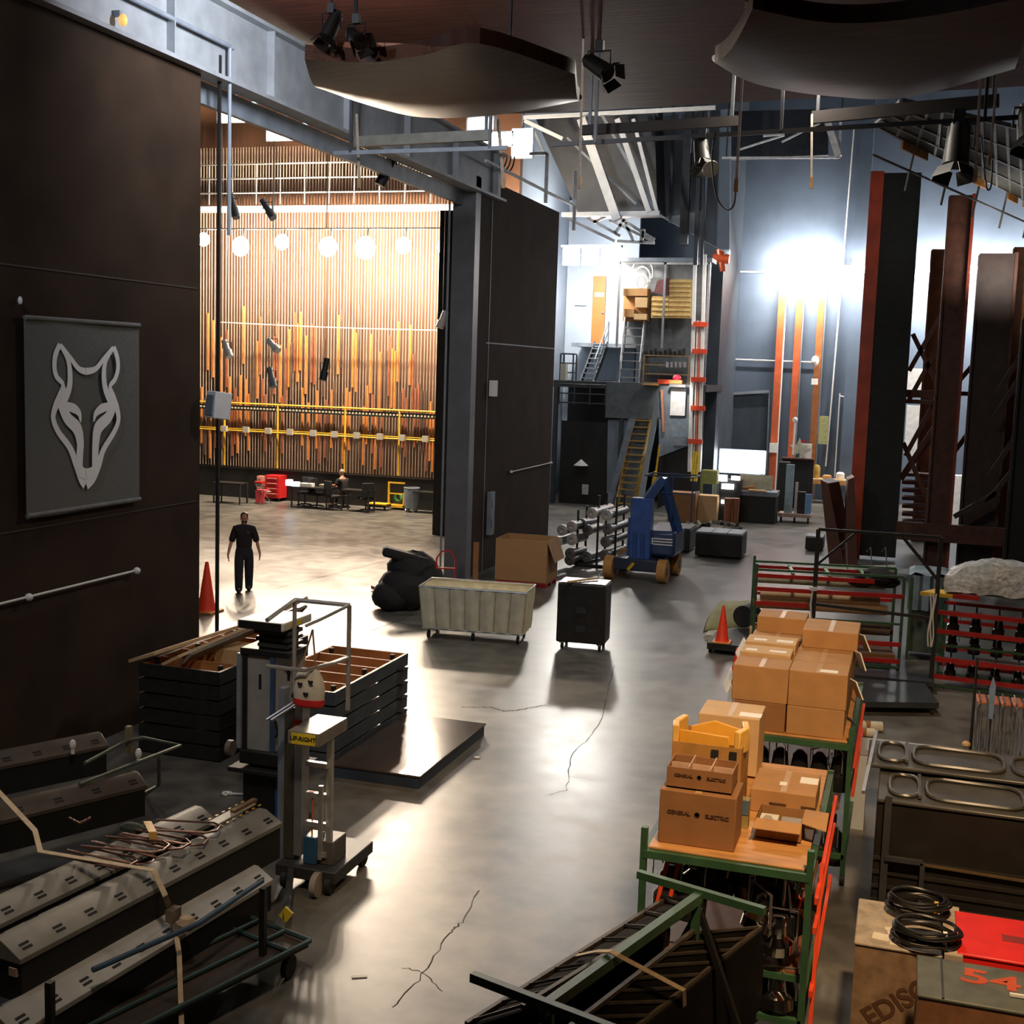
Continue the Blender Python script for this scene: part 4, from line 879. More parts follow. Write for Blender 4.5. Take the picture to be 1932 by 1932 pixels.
for i,(u0,u1,v,y,h) in enumerate(((1706,1795,742,38,.22),(1706,1790,757,38,.12),(1800,1932,742,37.4,.12),(1690,1932,1000,36,.5))):
    a = PY(u0,v,y); c = PY(u1,v,y); tag(MB().bar((a.x,y,a.z),(c.x,y,a.z),.12,h).build('cross_beam', rust), ['upper rust cross beam left of the tall rust column','thin rust cross beam just below the upper one','thin dark cross beam right of the tall rust column','deep rust base beam under all the columns'][i], 'beam')
b = None
for k in range(8):
    v = 892+k*15; y = 40-k*.15; a = PY(1702,v,y); c = PY(1778,v,y); tag(MB().box(a.x,c.x,y,y+.7,a.z-.10,a.z).build('steel_plank', rust), 'rust brown plank in the stack behind the black column', 'plank', 'rust planks stacked behind the black column')
for i,(u0,v0,u1,v1,lb) in enumerate(((1712,695,1742,745,'upper white signboard seen between braces'),(1708,765,1740,860,'tall white signboard with faint marks seen between braces'),(1798,898,1830,985,'white cabinet at the foot of the columns'))):
    q = rect(u0,v0,u1,v1,51,.1 if i<2 else .6); 
    tag(q.build('white_signboard' if i<2 else 'white_cabinet', M('board_white',(.9,.9,.88),.6)), lb, 'sign' if i<2 else 'cabinet')
lamp('AREA', (3.2, 48.5, 8.5), 400, NEUT, 1.5, (2.0, 51, 3))
# brown leaning panels
for i,(pts,lb) in enumerate(((((1548,905),(1562,912),(1600,1100),(1568,1100)),'brown panel leaning left, left half of the V by the orange column'),(((1600,905),(1612,900),(1618,1080),(1592,1085)),'brown panel leaning right, right half of the V by the orange column'))):
    tag(MB().prism([PY(u,v,35-.4*i) for u,v in pts],(.25 if i==0 else -.1,.9,0)).build('leaning_panel', M('panel_brown',(.12,.04,.022),.5,0,.3,2)), lb, 'panel')
# ============================================================= MIDDLE OF THE FLOOR
def frame(uv0, uv1):
    a = G(*uv0); c = G(*uv1); d = c-a; return a, math.atan2(d.y, d.x), d.length
# canvas laundry cart
a, rz, L = frame((797,1203),(985,1217)); Wd = .80
t = thing('laundry_cart', 'long cream canvas laundry cart on steel frame in the middle of the floor', 'cart', a, rz)
def taper(x0,x1,y0,y1,z0,z1,e):
    return [(x0,y0,z0),(x1,y0,z0),(x1,y1,z0),(x0,y1,z0),(x0-e,y0-e,z1),(x1+e,y0-e,z1),(x1+e,y1+e,z1),(x0-e,y1+e,z1)]
b = MB(); NX = 7; rr = random.Random(5)
z0, z1, e = .20, 1.0, .07
for side in range(4):
    for i in range(NX if side%2==0 else 3):
        n = NX if side%2==0 else 3
        for j in range(1):
            pts = []
            for (f,g) in ((i/n,0),((i+1)/n,0),((i+1)/n,1),(i/n,1)):
                ee = e*g; x0_,x1_,y0_,y1_ = -ee, L+ee, -ee, Wd+ee
                P = {0:(x0_+(x1_-x0_)*f,y0_),1:(x1_,y0_+(y1_-y0_)*f),2:(x1_-(x1_-x0_)*f,y1_),3:(x0_,y1_-(y1_-y0_)*f)}[side]
                pts.append((P[0],P[1],z0+(z1-z0)*g))
            # billowing panel: 5x6 grid
            N1, N2 = 6, 8; vs = []; nrm = {0:(0,-1),1:(1,0),2:(0,1),3:(-1,0)}[side]
            A,B,C,D = [Vector(p) for p in pts]
            for q in range(N2+1):
                for p in range(N1+1):
                    f, g = p/N1, q/N2; v = (A*(1-f)+B*f)*(1-g)+(D*(1-f)+C*f)*g
                    bl = math.sin(f*PI)*(.018+.025*(1-g))+ (rr.uniform(-.008,.012) if 0<p<N1 and 0<q<N2 else 0)
                    vs.append(v+Vector((nrm[0]*bl,nrm[1]*bl,0)))
            b.add(vs, [(q*(N1+1)+p,q*(N1+1)+p+1,(q+1)*(N1+1)+p+1,(q+1)*(N1+1)+p) for q in range(N2) for p in range(N1)])
b.build('canvas_body', canvas, t)
for i in range(NX+1):
    f = i/NX; MB().bar((L*f,-.006,z0+.01),(-e+(L+2*e)*f,-e-.006,z1),.012,.012).build('seam_cord', M('seam_tan',(.42,.36,.22),.8), t)
for i in (1,2): f = i/3; MB().bar((L+.006,Wd*f,z0+.01),(L+e+.006,-e+(Wd+2*e)*f,z1),.012,.012).build('seam_cord', M('seam_tan',(.42,.36,.22),.8), t)
MB().add([(0,0,.24),(L,0,.24),(L,Wd,.24),(0,Wd,.24)],[(0,1,2,3)]).build('canvas_bottom', canvas, t)
MB().box(.0,L,.0,Wd,.60,.66).build('load', M('load_cream',(.55,.5,.36),.8), t)
MB().path([(-e,-e,z1),(L+e,-e,z1),(L+e,Wd+e,z1),(-e,Wd+e,z1)], .022, 8, True).build('top_rim', steel, t)
MB().path([(0,0,.19),(L,0,.19),(L,Wd,.19),(0,Wd,.19)], .02, 8, True).bar((L/2,0,.17),(L/2,Wd,.17),.04).build('bottom_frame', steel, t)
for x,y in ((.1,.08),(L-.1,.08),(.1,Wd-.08),(L-.1,Wd-.08),(L/2,.08)):
    c_ = MB().tube((x-.02,y,.075),(x+.02,y,.075),.075,14).build('caster', rubber, t); MB().bar((x,y,.075),(x,y,.18),.03).build('fork', steel, c_)
# black rolling case
a, rz, L = frame((1048,1224),(1139,1232))
t = thing('rolling_case', 'tall black rolling case with grey top standing alone on the floor', 'case', a, rz)
MB().box(0,L,0,.62,.14,1.24).build('body', blackcase, t, bevel=.025); MB().box(.02,L-.02,.02,.60,1.24,1.262).build('top_board', M('case_top',(.09,.085,.08),.35), t)
for x in (.1,L-.1):
    for y in (.1,.52): c_ = MB().tube((x-.02,y,.055),(x+.02,y,.055),.055,12).build('caster', rubber, t); MB().box(x-.05,x+.05,y-.05,y+.05,.11,.14).build('caster_plate', steel, c_)
for x in (.04,L-.04): MB().box(x-.03,x+.03,.0,.06,1.235,1.266).build('corner_cap', steel, t)
for z in (.35,.7): MB().box(L*.4,L*.6,-.012,0,z,z+.12).build('recessed_handle', steeldark, t)
mm = Matrix.Translation(a) @ Matrix.Rotation(rz,4,'Z')
tag(MB().bar(mm @ Vector((L*.22,-.04,1.28)), mm @ Vector((L*.72,.5,1.30)), .05, .03).build('wood_stick', cardl), 'pale wooden stick lying on the black rolling case', 'stick')
# gaylord box on red pallet
a, rz, L = frame((933,1103),(1030,1111))
t = thing('open_carton', 'huge open cardboard bin on red pallet beside the dark wall', 'box', a, rz)
b = MB(); w, h, th = 1.05, 1.0, .02
for (x0,x1,y0,y1) in ((0,L,0,th),(0,L,w-th,w),(0,th,th,w-th),(L-th,L,th,w-th)): b.box(x0,x1,y0,y1,.12,.12+h)
b.box(0,L,0,w,.12,.14); b.build('carton_walls', M('gaylord_card',(.44,.235,.10),.8,0,.06,4), t)
MB().add([(L,w,1.10),(L,.0,1.10),(L+.18,.04,.62),(L+.18,w-.04,.62)],[(0,1,2,3)]).build('side_flap', M('gaylord_card',(.44,.235,.10),.8,0,.06,4), t)
b = MB()
for y in (.05,.5,.95): b.box(0,L,y,y+.08,.01,.09)
b.box(0,L,0,1.05,.09,.12); b.build('pallet', redp, t)
tag(MB().bar((XW+.45,27.7,0),(XW+.45,27.7,1.0),.12,.06).build('wood_post', wood), 'short wooden post between the column and the cardboard bin', 'post')
# black covered heap with red hand truck
q = G(768,1150); t = thing('covered_equipment', 'bulky black covered equipment heap at the corner of the stage opening', 'equipment', (q.x,q.y,0), .45)
b = MB(); rr = random.Random(11)
def lump(c, r, n=14):
    k = len(b.v); b.ball(c, r, n)
    for i in range(k, len(b.v)): b.v[i] = b.v[i]+Vector((rr.uniform(-.03,.03),rr.uniform(-.03,.03),rr.uniform(-.03,.03)))
lump((0,.1,.45),(.62,.5,.5)); lump((.1,.2,.85),(.55,.42,.38)); lump((-.35,0,.3),(.42,.42,.34)); lump((.45,.1,.6),(.35,.4,.4))
b.build('black_cover', blackcloth, t)
MB().cbox((-.05,.1,1.12),(1.0,.4,.2),Matrix.Rotation(.25,3,'Y')).build('top_roll', blackcloth, t, bevel=.06)
rt_ = thing('hand_truck', 'red hand truck frame leaning at the right of the black covered heap', 'hand truck', (q.x+.75,q.y+.25,0), .3)
MB().path([(-.2,0,.05),(-.2,.1,1.1),(-.1,.12,1.25),(.1,.12,1.25),(.2,.1,1.1),(.2,0,.05)],.02).build('frame', redp, rt_)
for z in (.3,.6,.9): MB().bar((-.2,.04,z),(.2,.04,z),.03).build('cross_bar', redp, rt_)
for s in (-1,1): MB().tube((s*.26,.02,.13),(s*.2,.02,.13),.13,16).build('wheel', rubber, rt_)
MB().box(-.22,.22,-.25,0,.02,.035).build('toe_plate', steel, rt_)
tag(MB().bar(G(703,1107,.08),G(716,1113,.08),.08).build('red_bar_end', redp), 'small red bar on the floor left of the black heap', 'bar')
# stacked cylinders (dark drums on a rack)
t = thing('tube_rack', 'black steel rack holding the stacked grey cylinders', 'rack', PY(1110,1075,31.2), world=True)
cylm = M('cylinder_grey', (.16,.155,.15), .35, .5, .25, 5); capm = M('cylinder_cap', (.5,.5,.48), .35, .5, .1, 5)
pts = [(1118,968),(1146,972),(1148,998),(1144,1022),(1142,1047),(1062,1000),(1080,993),(1052,1022),(1080,1018),(1077,1044),(1076,1066),(1098,988),(1110,1000),(1108,1050)]
lbs = ['topmost at the left of the right stack','topmost at the right of the right stack','second from the top of the right stack','third from the top of the right stack','lowest of the right stack','uppermost at the far left','top of the column with pale caps','left outer, below the uppermost left one','second of the column with pale caps','third of the column with pale caps','lowest of the column with pale caps','upper one between the two stacks','middle one between the two stacks','lower one between the two stacks']
for i,((u,v),lb) in enumerate(zip(pts,lbs)):
    Yc = 31.2 if i not in (11,12,13) else 31.8
    p = PY(u,v,Yc); r = .145; p.z = max(p.z, r+.06); o = thing('grey_cylinder', 'grey cylinder with round end cap, '+lb, 'cylinder', p, world=True)
    Lc = 1.5 if i<5 else .8
    MB().tube(p,p+Vector((.12,Lc,.0)),r*.82,16).build('tube', cylm, o)
    MB().lathe([(r*.35,-.03),(r*.4,-.08),(r,-.07),(r,.02),(r*.8,.03)],p,(.08,1,0),16).build('end_cap', capm if i in(0,1,5,6,7,8) else cylm, o)
b = MB(); xa = PY(1095,1000,31.3).x
for x in (PY(1090,1000,31.6).x, PY(1128,1000,31.6).x, PY(1162,1000,31.6).x):
    for y in (31.6,32.5): b.bar((x,y,0),(x,y,1.9 if x>xa else 1.5),.05)
b.box(PY(1085,1000,31.6).x,PY(1165,1000,31.6).x,31.5,32.6,.03,.08)
b.build('rack_frame', blackpaint, t)
# blue lift with tan tyres
a, rz, L = frame((1148,1092),(1248,1101))
t = thing('boom_lift', 'blue articulated lift with tan tyres parked by the far dark wall', 'lift', a, rz)
MB().box(.1,L-.05,.0,1.7,.25,.55).build('chassis', M('navy',(.02,.03,.06),.4,0,.2,4), t, bevel=.03)
for x in (0,L):
    for y in (.1,1.5):
        w_ = MB().tube((x-.11,y,.29),(x+.11,y,.29),.29,20).build('wheel', tirem, t); MB().tube((x-.12,y,.29),(x+.12,y,.29),.12,12).build('hub', steeldark, w_)
MB().box(.45,.98,.15,.45,.45,2.05).build('mast_panel', bluep, t, bevel=.02); MB().box(.38,.55,.2,.5,.6,1.55).build('mast_side', bluep, t, bevel=.02)
cb = MB().box(.75,1.55,.35,1.6,.6,1.25).build('counterweight_body', M('navy_blue',(.03,.055,.14),.35,0,.2,4), t, bevel=.09)
MB().bar((.8,.35,2.0),(1.15,.5,2.55),.26,.2).bar((1.15,.5,2.55),(1.5,.9,1.2),.22,.18).build('boom', M('boom_blue',(.03,.07,.19),.4,0,.2,4), t)
MB().path([(.7,.5,2.6),(1.9,.5,2.6),(1.9,1.3,2.6),(.7,1.3,2.6)],.02,6,True).path([(.9,.5,2.2),(1.9,.5,2.2),(1.9,1.3,2.2)],.02,6).path([(1.9,.5,1.5),(1.9,.5,2.6)],.02,6).path([(1.4,.5,1.6),(1.4,.5,2.6)],.02,6).build('basket_rail', M('rail_blue',(.04,.06,.13),.4), t)
text('8N', .22, whitep, t, face_front(.88,.335,.98), 'lettering')
for k in range(3): MB().box(1.02,1.5,.335,.345,.90+k*.07,.93+k*.07).build('white_stripe', whitep, t)
MB().bar((.62,.0,.45),(.5,-.1,.28),.06).build('yellow_tag', yellowp, t)
for x in (.6,.8): MB().tube((x,.12,.5),(x,.12,1.2),.04).build('hydraulic_cylinder', M('cyl_blue',(.05,.12,.35),.3,.3), t)
# khaki folded cloth, cones, black flat
q = G(1372,1190); t = thing('folded_tarp', 'khaki folded tarpaulin sagging over a low stack beside the tall orange cone', 'tarp', G(1375,1195), world=True)
Pk = [G(1330,1200),G(1362,1143,.35),G(1425,1143,.35),G(1418,1190)]
b = MB(); n = 8; vs = []
for j in range(n+1):
    for i in range(n+1):
        f,g = i/n,j/n; p = (Pk[0].lerp(Pk[3],f)).lerp(Pk[1].lerp(Pk[2],f),g); hh = .12+.34*math.sin(min(1,g*1.7)*PI/2)+.02*math.sin(i*2.1+j)
        vs.append(Vector((p.x,p.y,hh)))
b.add(vs,[(j*(n+1)+i,j*(n+1)+i+1,(j+1)*(n+1)+i+1,(j+1)*(n+1)+i) for j in range(n) for i in range(n)])
o = b.build('tarp', khaki, t); so = o.modifiers.new('s','SOLIDIFY'); so.thickness = .10; so.offset = -1
MB().prism([G(1330,1207),G(1415,1210),G(1425,1170),G(1360,1165)],(0,0,.10)).build('under_layer', M('pale_layer',(.55,.52,.42),.8), t)
t = thing('black_dolly', 'low black flat dolly carrying the tall orange cone', 'dolly', G(1355,1240), world=True)
P = [G(1333,1232),G(1400,1240),G(1428,1205),G(1355,1205)]; MB().prism([p+Vector((0,0,.08)) for p in P],(0,0,.12)).build('deck', blackcase, t)
for p in P: c_ = p.lerp(sum(P,Vector())/4,.15); MB().tube(c_+Vector((-.03,0,.045)),c_+Vector((.03,0,.045)),.045,10).build('caster', rubber, t)
c0 = G(1362,1212,.2); cone((c0.x,c0.y,.2), .70, 'taller bright orange cone standing on the black flat dolly')
c0 = G(1388,1276); cone((c0.x,c0.y,0), .50, 'small orange cone on the floor beside the carton rack', M('cone_black_base',(.03,.03,.03),.6))
q = G(1408,1200); tag(MB().lathe([(.10,-.2),(.22,-.2),(.22,.2),(.10,.2)],(q.x,q.y,.42),(.3,1,0),20).build('black_reel', rubber), 'black round reel lying between the khaki tarp and the red barred rack', 'reel')
# ============================================================= RED BARRED RACKS
def rackp(nm, label, a, rz, L, dp, h, posts, reds, greens, tops=True, redfrac=None):
    t = thing(nm, label, 'rack', a, rz)
    for x in posts:
        for y in (0, dp): MB().bar((x,y,.08),(x,y,h+(.1 if x==posts[0] else 0)),.05).build('post', greenp, t)
    for k,z in enumerate(reds):
        f = (redfrac or {}).get(k,(0,1)); MB().bar((f[0]*L,-.03,z),(f[1]*L,-.03,z),.05,.075).build('red_bar', redp, t); MB().bar((0,dp+.03,z),(L,dp+.03,z),.05,.06).build('red_bar', redp, t)
    for z in greens: MB().bar((0,0,z),(L,0,z),.04).bar((0,dp,z),(L,dp,z),.04).build('green_rail', greenp, t)
    if tops:
        for k in range(1,4): MB().bar((L*k/4,0,h-.05),(L*k/4,dp,h-.05),.06,.03).build('top_tie', greenl, t)
    for x in (posts[0],posts[-1]):
        for y in (.06,dp-.06): MB().tube((x-.02,y,.05),(x+.02,y,.05),.05,10).build('caster', rubber, t)
    return t
a, rz, L = frame((1418,1252),(1692,1262)); rz, L = .16, 2.55; rzA, aA, LA = rz, a, L
rackp('barred_rack','green framed rack with red bars holding long tan rolls',a,rz,L,1.0,1.72,(0,L),(1.62,1.38,1.12,.52,.22),(1.72,.88,.1),redfrac={0:(0,.8),2:(0,.36),3:(0,1)})
mA = Matrix.Translation(a) @ Matrix.Rotation(rz,4,'Z')
for i,(z,y,x0,x1,r,m,lb) in enumerate(((1.22,.3,.1,2.2,.07,paperroll,'tan roll on the upper level of the red barred rack'),(1.05,.35,.05,2.35,.09,paperroll,'thicker tan roll just below the upper one in the rack'),(.98,.7,.0,2.3,.08,cardd,'brown roll behind the tan rolls in the rack'),(.70,.3,.1,2.4,.10,M('taupe_roll',(.20,.15,.11),.8),'taupe roll on the lower level of the red barred rack'),(.66,.6,.3,2.5,.10,M('dark_roll',(.10,.07,.055),.8),'dark roll at the back of the lower rack level'),(1.46,.5,.05,2.3,.06,M('green_grey_roll',(.25,.25,.17),.8),'grey green roll right under the top red bar'))):
    tag(MB().tube((x0,y,z),(x1,y,z),r,12).xf(mA).build('paper_roll', m), lb, 'roll')
tag(MB().tube((-.06,.15,.55),(.35,.15,.55),.11,14).xf(mA).build('carpet_end', cardl), 'short pale tan roll end sticking out low at the left of the rack', 'roll')
tag(MB().ball((.85,.1,.86),(.07,.06,.05),10).xf(mA).build('white_ball', beige), 'pale round knob lying on the lower level of the red barred rack', 'ball')
tag(MB().box(.02,L-.05,.1,.9,.16,.30).xf(mA).build('brown_board_pile', cardd), 'flat brown board pile at the bottom of the red barred rack', 'board')
b = MB(); rr = random.Random(2)
for k in range(5): b.ball((2.05+rr.uniform(-.25,.3),.3+rr.uniform(-.2,.2),1.55+k*.04),(.25,.2,.12),10)
tag(b.xf(mA).build('black_drape', blackcloth), 'black drape bundled over the right end of the red barred rack', 'drape')
a, rz, L = frame((1757,1296),(1960,1312)); rz = -.12; mB_ = Matrix.Translation(a) @ Matrix.Rotation(rz,4,'Z')
rackp('barred_rack','red barred rack full of dark lamp cans under the plastic wrapped load',a,rz,3.0,1.0,1.62,(0,3.0),(1.60,1.30,.98,.50,.20),(.74,.04),False,redfrac={0:(.08,.22)})
def par_can(label, loc, rz, group=None, mats=None, r=.10, L=.28):
    t = thing('lamp_can', label, 'lamp', loc, rz, group)
    mats = mats or (M('gloss_black',(.02,.02,.022),.16,.3,.2,6), chrome)
    MB().lathe([(.03,.05),(r*.65,.0),(r*.75,-L*.4),(r,-L*.5),(r,-L),(r*.92,-L),(r*.9,-L*.6)],(0,0,0),(0,0,1),18).build('can', mats[0], t)
    MB().lathe([(r*.9,-L*.96),(r*.6,-L*.8),(.001,-L*.72)],(0,0,0),(0,0,1),16).build('reflector', mats[1], t)
    MB().path([(-r*1.1,0,-L*.35),(-r*1.1,0,.10),(r*1.1,0,.10),(r*1.1,0,-L*.35)],.008,6).build('yoke', steel, t)
    MB().tube((0,0,.1),(0,0,.2),.015,8).build('clamp', mats[0], t)
    return t
pc = par_can('black lamp can hanging in the red barred rack', (0,0,0), 0, 'lamp cans in the red barred rack'); scan()
first = True
for lv in (1.30,.98,.5):
    for k in range(8):
        p = mB_ @ Vector((.25+k*.36,.35,lv-.12))
        o = pc if first else dup(pc); first = False; o.location = p; o.rotation_euler = (0,0,k*.7)
# plastic wrapped load
t = thing('wrapped_load','grey load wrapped in clear plastic on top of the red barred rack','load',mB_ @ Vector((.2,0,1.64)),world=True)
b = MB(); n1,n2 = 26,14; vs = []; rr = random.Random(9)
for j in range(n2+1):
    th = PI*(j/n2)
    for i in range(n1+1):
        f = i/n1; x = .10+2.95*f; s = min(1, math.sin(min(f*4,1)*PI/2)*.45+.55)
        y = .5-.5*math.cos(th)*1.0; z = 1.66+.50*s*min(1,math.sin(th)*1.7)
        vs.append(mB_ @ Vector((x+rr.uniform(-.03,.03), y+rr.uniform(-.02,.02), z+rr.uniform(-.025,.035)-.05*f*0)))
b.add(vs,[(j*(n1+1)+i,j*(n1+1)+i+1,(j+1)*(n1+1)+i+1,(j+1)*(n1+1)+i) for j in range(n2) for i in range(n1)]+[tuple(j*(n1+1) for j in range(n2+1)), tuple(j*(n1+1)+n1 for j in range(n2,-1,-1))])
b.build('plastic_wrap', plastic, t)
MB().box(.3,3.0,.1,.9,1.63,1.66).xf(mB_).build('base_board', steelgrey, t)
tag(MB().prism([(-.28,-.05,1.56),(.38,-.05,1.56),(.3,.4,1.56),(-.1,.4,1.56)],(0,0,.06)).xf(mB_).build('yellow_board', yellowp), 'yellow board corner beside the plastic wrapped load', 'board')
# tarp covered cart between racks
q = G(1692,1246); t = thing('tarp_covered_cart','blue grey tarp draped cart between the two red barred racks','cart',q,world=True)
b = MB(); x0,x1,y0,y1 = q.x+.12,q.x+.85,q.y+.15,q.y+1.3
n=8; vs=[]
for j in range(n+1):
    for i in range(n+1):
        f,g=i/n,j/n; vs.append((x0+(x1-x0)*f,y0+(y1-y0)*g,1.62+.03*math.sin(i*1.3)*math.cos(j)+ (-.05 if i in(0,n) else 0)))
b.add(vs,[(j*(n+1)+i,j*(n+1)+i+1,(j+1)*(n+1)+i+1,(j+1)*(n+1)+i) for j in range(n) for i in range(n)])
vs=[(x0+(x1-x0)*i/12, y0-.03+.04*math.sin(i*1.9), z) for z in (1.6,1.15,.95+0) for i in range(13)]
b.add(vs,[(j*13+i,j*13+i+1,(j+1)*13+i+1,(j+1)*13+i) for j in range(2) for i in range(12)])
b.build('tarp', tarpm, t)
MB().box(x0+.05,x1-.05,y0+.05,y1-.05,.15,1.55).build('covered_body', M('green_grey',(.09,.11,.09),.7), t)
for x in (x0+.05,x1-.05): MB().bar((x,y0,0),(x,y0,1.55),.05).build('post', greenp, t)
# portal rack with low platform
t = thing('portal_frame','tall black steel portal frame with corner braces in front of the red barred racks','frame',G(1755,1300),world=True)
yb = G(1758,1302).y; xl = PY(1535,1150,yb).x; xr = PY(1766,1150,yb).x; zt = PY(1655,1006,yb).z
MB().bar((xl,yb,0),(xl,yb,zt),.07).build('post', blackpaint, t); MB().bar((xr,yb,0),(xr,yb,zt),.07).build('post', blackpaint, t)
MB().bar((xl,yb,zt),(xr,yb,zt),.05).build('top_bar', blackpaint, t)
MB().bar((xl,yb,zt-.62),(xl+.62,yb,zt-.02),.04).build('corner_brace', blackpaint, t); MB().bar((xr,yb,zt-.72),(xr-.62,yb,zt-.02),.05).build('corner_brace', blackpaint, t)
zm = PY(1650,1155,yb).z; MB().bar((xl,yb,zm+.05),(xr,yb,zm-.02),.05).build('middle_bar', blackpaint, t)
MB().box(xl-.05,xr+.05,yb-.3,yb+.3,.12,.2).build('base_deck', M('deck_dark_blue',(.035,.042,.05),.3,0,.2,4), t)
for x in (xl,xr):
    for yy in (yb-.22,yb+.22): MB().tube((x-.02,yy,.06),(x+.02,yy,.06),.06,10).build('caster', rubber, t)
b = MB(); x = PY(1754,1220,yb).x
for dx in (-.03,.0,.03): b.path([(x+dx+.015*math.sin(k*.9+dx*50),yb-.06,1.65-k*.10) for k in range(10)],.012,6)
tag(b.build('white_rope', whitep), 'white rope hank hanging on the right post of the portal frame', 'rope')
x = PY(1529,1200,yb).x; tag(MB().path([(xl-.03,yb-.05,1.55),(xl-.05,yb-.06,1.3),(xl-.02,yb-.06,.95),(xl-.04,yb-.06,.6),(xl-.02,yb-.06,.45)],.016,6).cbox((xl-.02,yb-.05,1.56),(.12,.05,.06)).build('white_rope', whitep), 'white cord tied to the left post of the portal frame', 'cord')
P = [G(1600,1322,.22),G(1772,1325,.22),G(1745,1288,.22),G(1605,1278,.22)]
t = thing('low_platform','low dark blue grey platform in front of the portal frame','platform',G(1690,1325),world=True)
MB().prism([p-Vector((0,0,.10)) for p in P],(0,0,.09)).build('deck', M('deck_dark_blue',(.035,.042,.05),.3,0,.2,4), t)
for p in P: c_ = p.lerp(sum(P,Vector())/4,.12); MB().tube((c_.x-.02,c_.y,.055),(c_.x+.02,c_.y,.055),.055,10).build('caster', rubber, t)
# pale crates behind rack
tag(MB().prism([PY(u,v,27) for u,v in ((1560,1075),(1690,1072),(1688,1110),(1560,1108))],(0,.5,0)).build('pale_green_crate', M('green_crate',(.26,.30,.20),.8)), 'pale green crate row seen above the red barred rack', 'crate')
for i,(u,h) in enumerate(((1594,22),(1640,14),(1668,14))):
    tag(MB().path([PY(u-5,1048-h/2,26.8)+Vector((0,0,0)),PY(u+3,1046-h,26.8),PY(u+5,1075,26.8)],.012,6).build('pipe_hook', steel), ['chrome hook','short chrome hook','last chrome hook'][i]+' sticking up behind the portal frame'+['',' in the middle',' to the right'][i], 'hook')
# white rolls, pale counter
y = 16.2
for i,(u0,u1,v,r,lb) in enumerate(((1602,1664,1368,.075,'longer white roll with brown band on the floor right of the cartons'),(1602,1650,1380,.065,'shorter white roll in front of the longer one'))):
    p0,p1 = G(u0,v,r),G(u1,v+3,r); tag(MB().tube(p0,p1,r,14).build('white_roll', M('roll_cream',(.62,.58,.46),.7)), lb, 'roll')
    pm_ = p0.lerp(p1,.55); tag(MB().tube(pm_-Vector((.04,0,0)),pm_+Vector((.05,0,0)),r+.004,14).build('brown_band', cardd), ['brown band round the longer white roll','brown band round the shorter white roll'][i], 'band')
t = thing('pale_counter','long pale grey counter behind the black platform case','counter',(0,0,0),world=True)
zc = .95; A = G(1605,1388,zc); B2 = G(1815,1408,zc); ya = G(1605,1412,zc).y
MB().box(A.x,B2.x,ya,A.y,zc-.06,zc).build('counter_top', M('counter_grey',(.33,.36,.39),.5,0,.06,4), t)
MB().box(A.x,A.x+.22,ya+.01,A.y-.02,.0,zc-.06).build('side_panel', M('counter_pale',(.50,.54,.57),.5,0,.06,4), t)
MB().box(B2.x-.2,B2.x,ya+.01,A.y-.02,.0,zc-.06).build('side_panel', M('counter_pale',(.50,.54,.57),.5,0,.06,4), t)
q = G(1822,1415,.9); tag(MB().ball((q.x,q.y,.97),(.05,.05,.04),10).build('tan_lump', cardl), 'tan round lump at the right end of the pale counter', 'lump')
# folding chairs bunch
t = None; q = G(1905,1330,.95)
orm = M('chair_orange',(.50,.16,.08),.6)
for k in range(6):
    lb = ['folding chair with orange seat, leftmost in the bunch at the right edge','folding chair with orange seat, second in the bunch at the right edge','folding chair with orange seat, third in the bunch at the right edge','folding chair with orange seat, fourth in the bunch at the right edge','folding chair with orange seat, fifth in the bunch at the right edge','folding chair with orange seat, last in the bunch at the right edge'][k]
    px = q.x-.38+k*.15; py = q.y
    t = thing('chrome_chair', lb, 'chair', (px,py,0), 0)
    for s in (0,.46): MB().path([(0,s,0),(0,s,.86),(.03,s,.93)],.011,6).build('leg', chrome, t); MB().path([(.05,s,0),(.05,s,.80)],.009,6).build('leg', chrome, t)
    MB().path([(0,0,.92),(.02,-.02,.97),(.02,.48,.97),(0,.46,.92)],.011,6).build('back_frame', chrome, t)
    MB().box(-.02,.1,.02,.44,.92,.955).build('seat', orm, t, bevel=.01)
tag(MB().prism([(q.x-.25,q.y-.06,.75),(q.x-.20,q.y-.06,.75),(q.x-.19,q.y-.06,1.2),(q.x-.23,q.y-.06,1.32),(q.x-.27,q.y-.06,1.15)],(0,.02,0)).build('blue_sheet', M('film_blue',(.2,.3,.5),.4)), 'curled pale blue sheet stuck in the bunch of chrome chairs', 'sheet')
t = thing('rail_frame','black upright rail frame just left of the chrome chairs','rail',(q.x-.45,q.y-.1,0),world=True)
MB().path([(q.x-.45,q.y-.1,.02),(q.x-.45,q.y-.1,1.55),(q.x+.6,q.y-.1,1.52)],.022,8).bar((q.x-.6,q.y-.1,.03),(q.x+.5,q.y-.1,.03),.05).build('rail_tube', blackpaint, t)
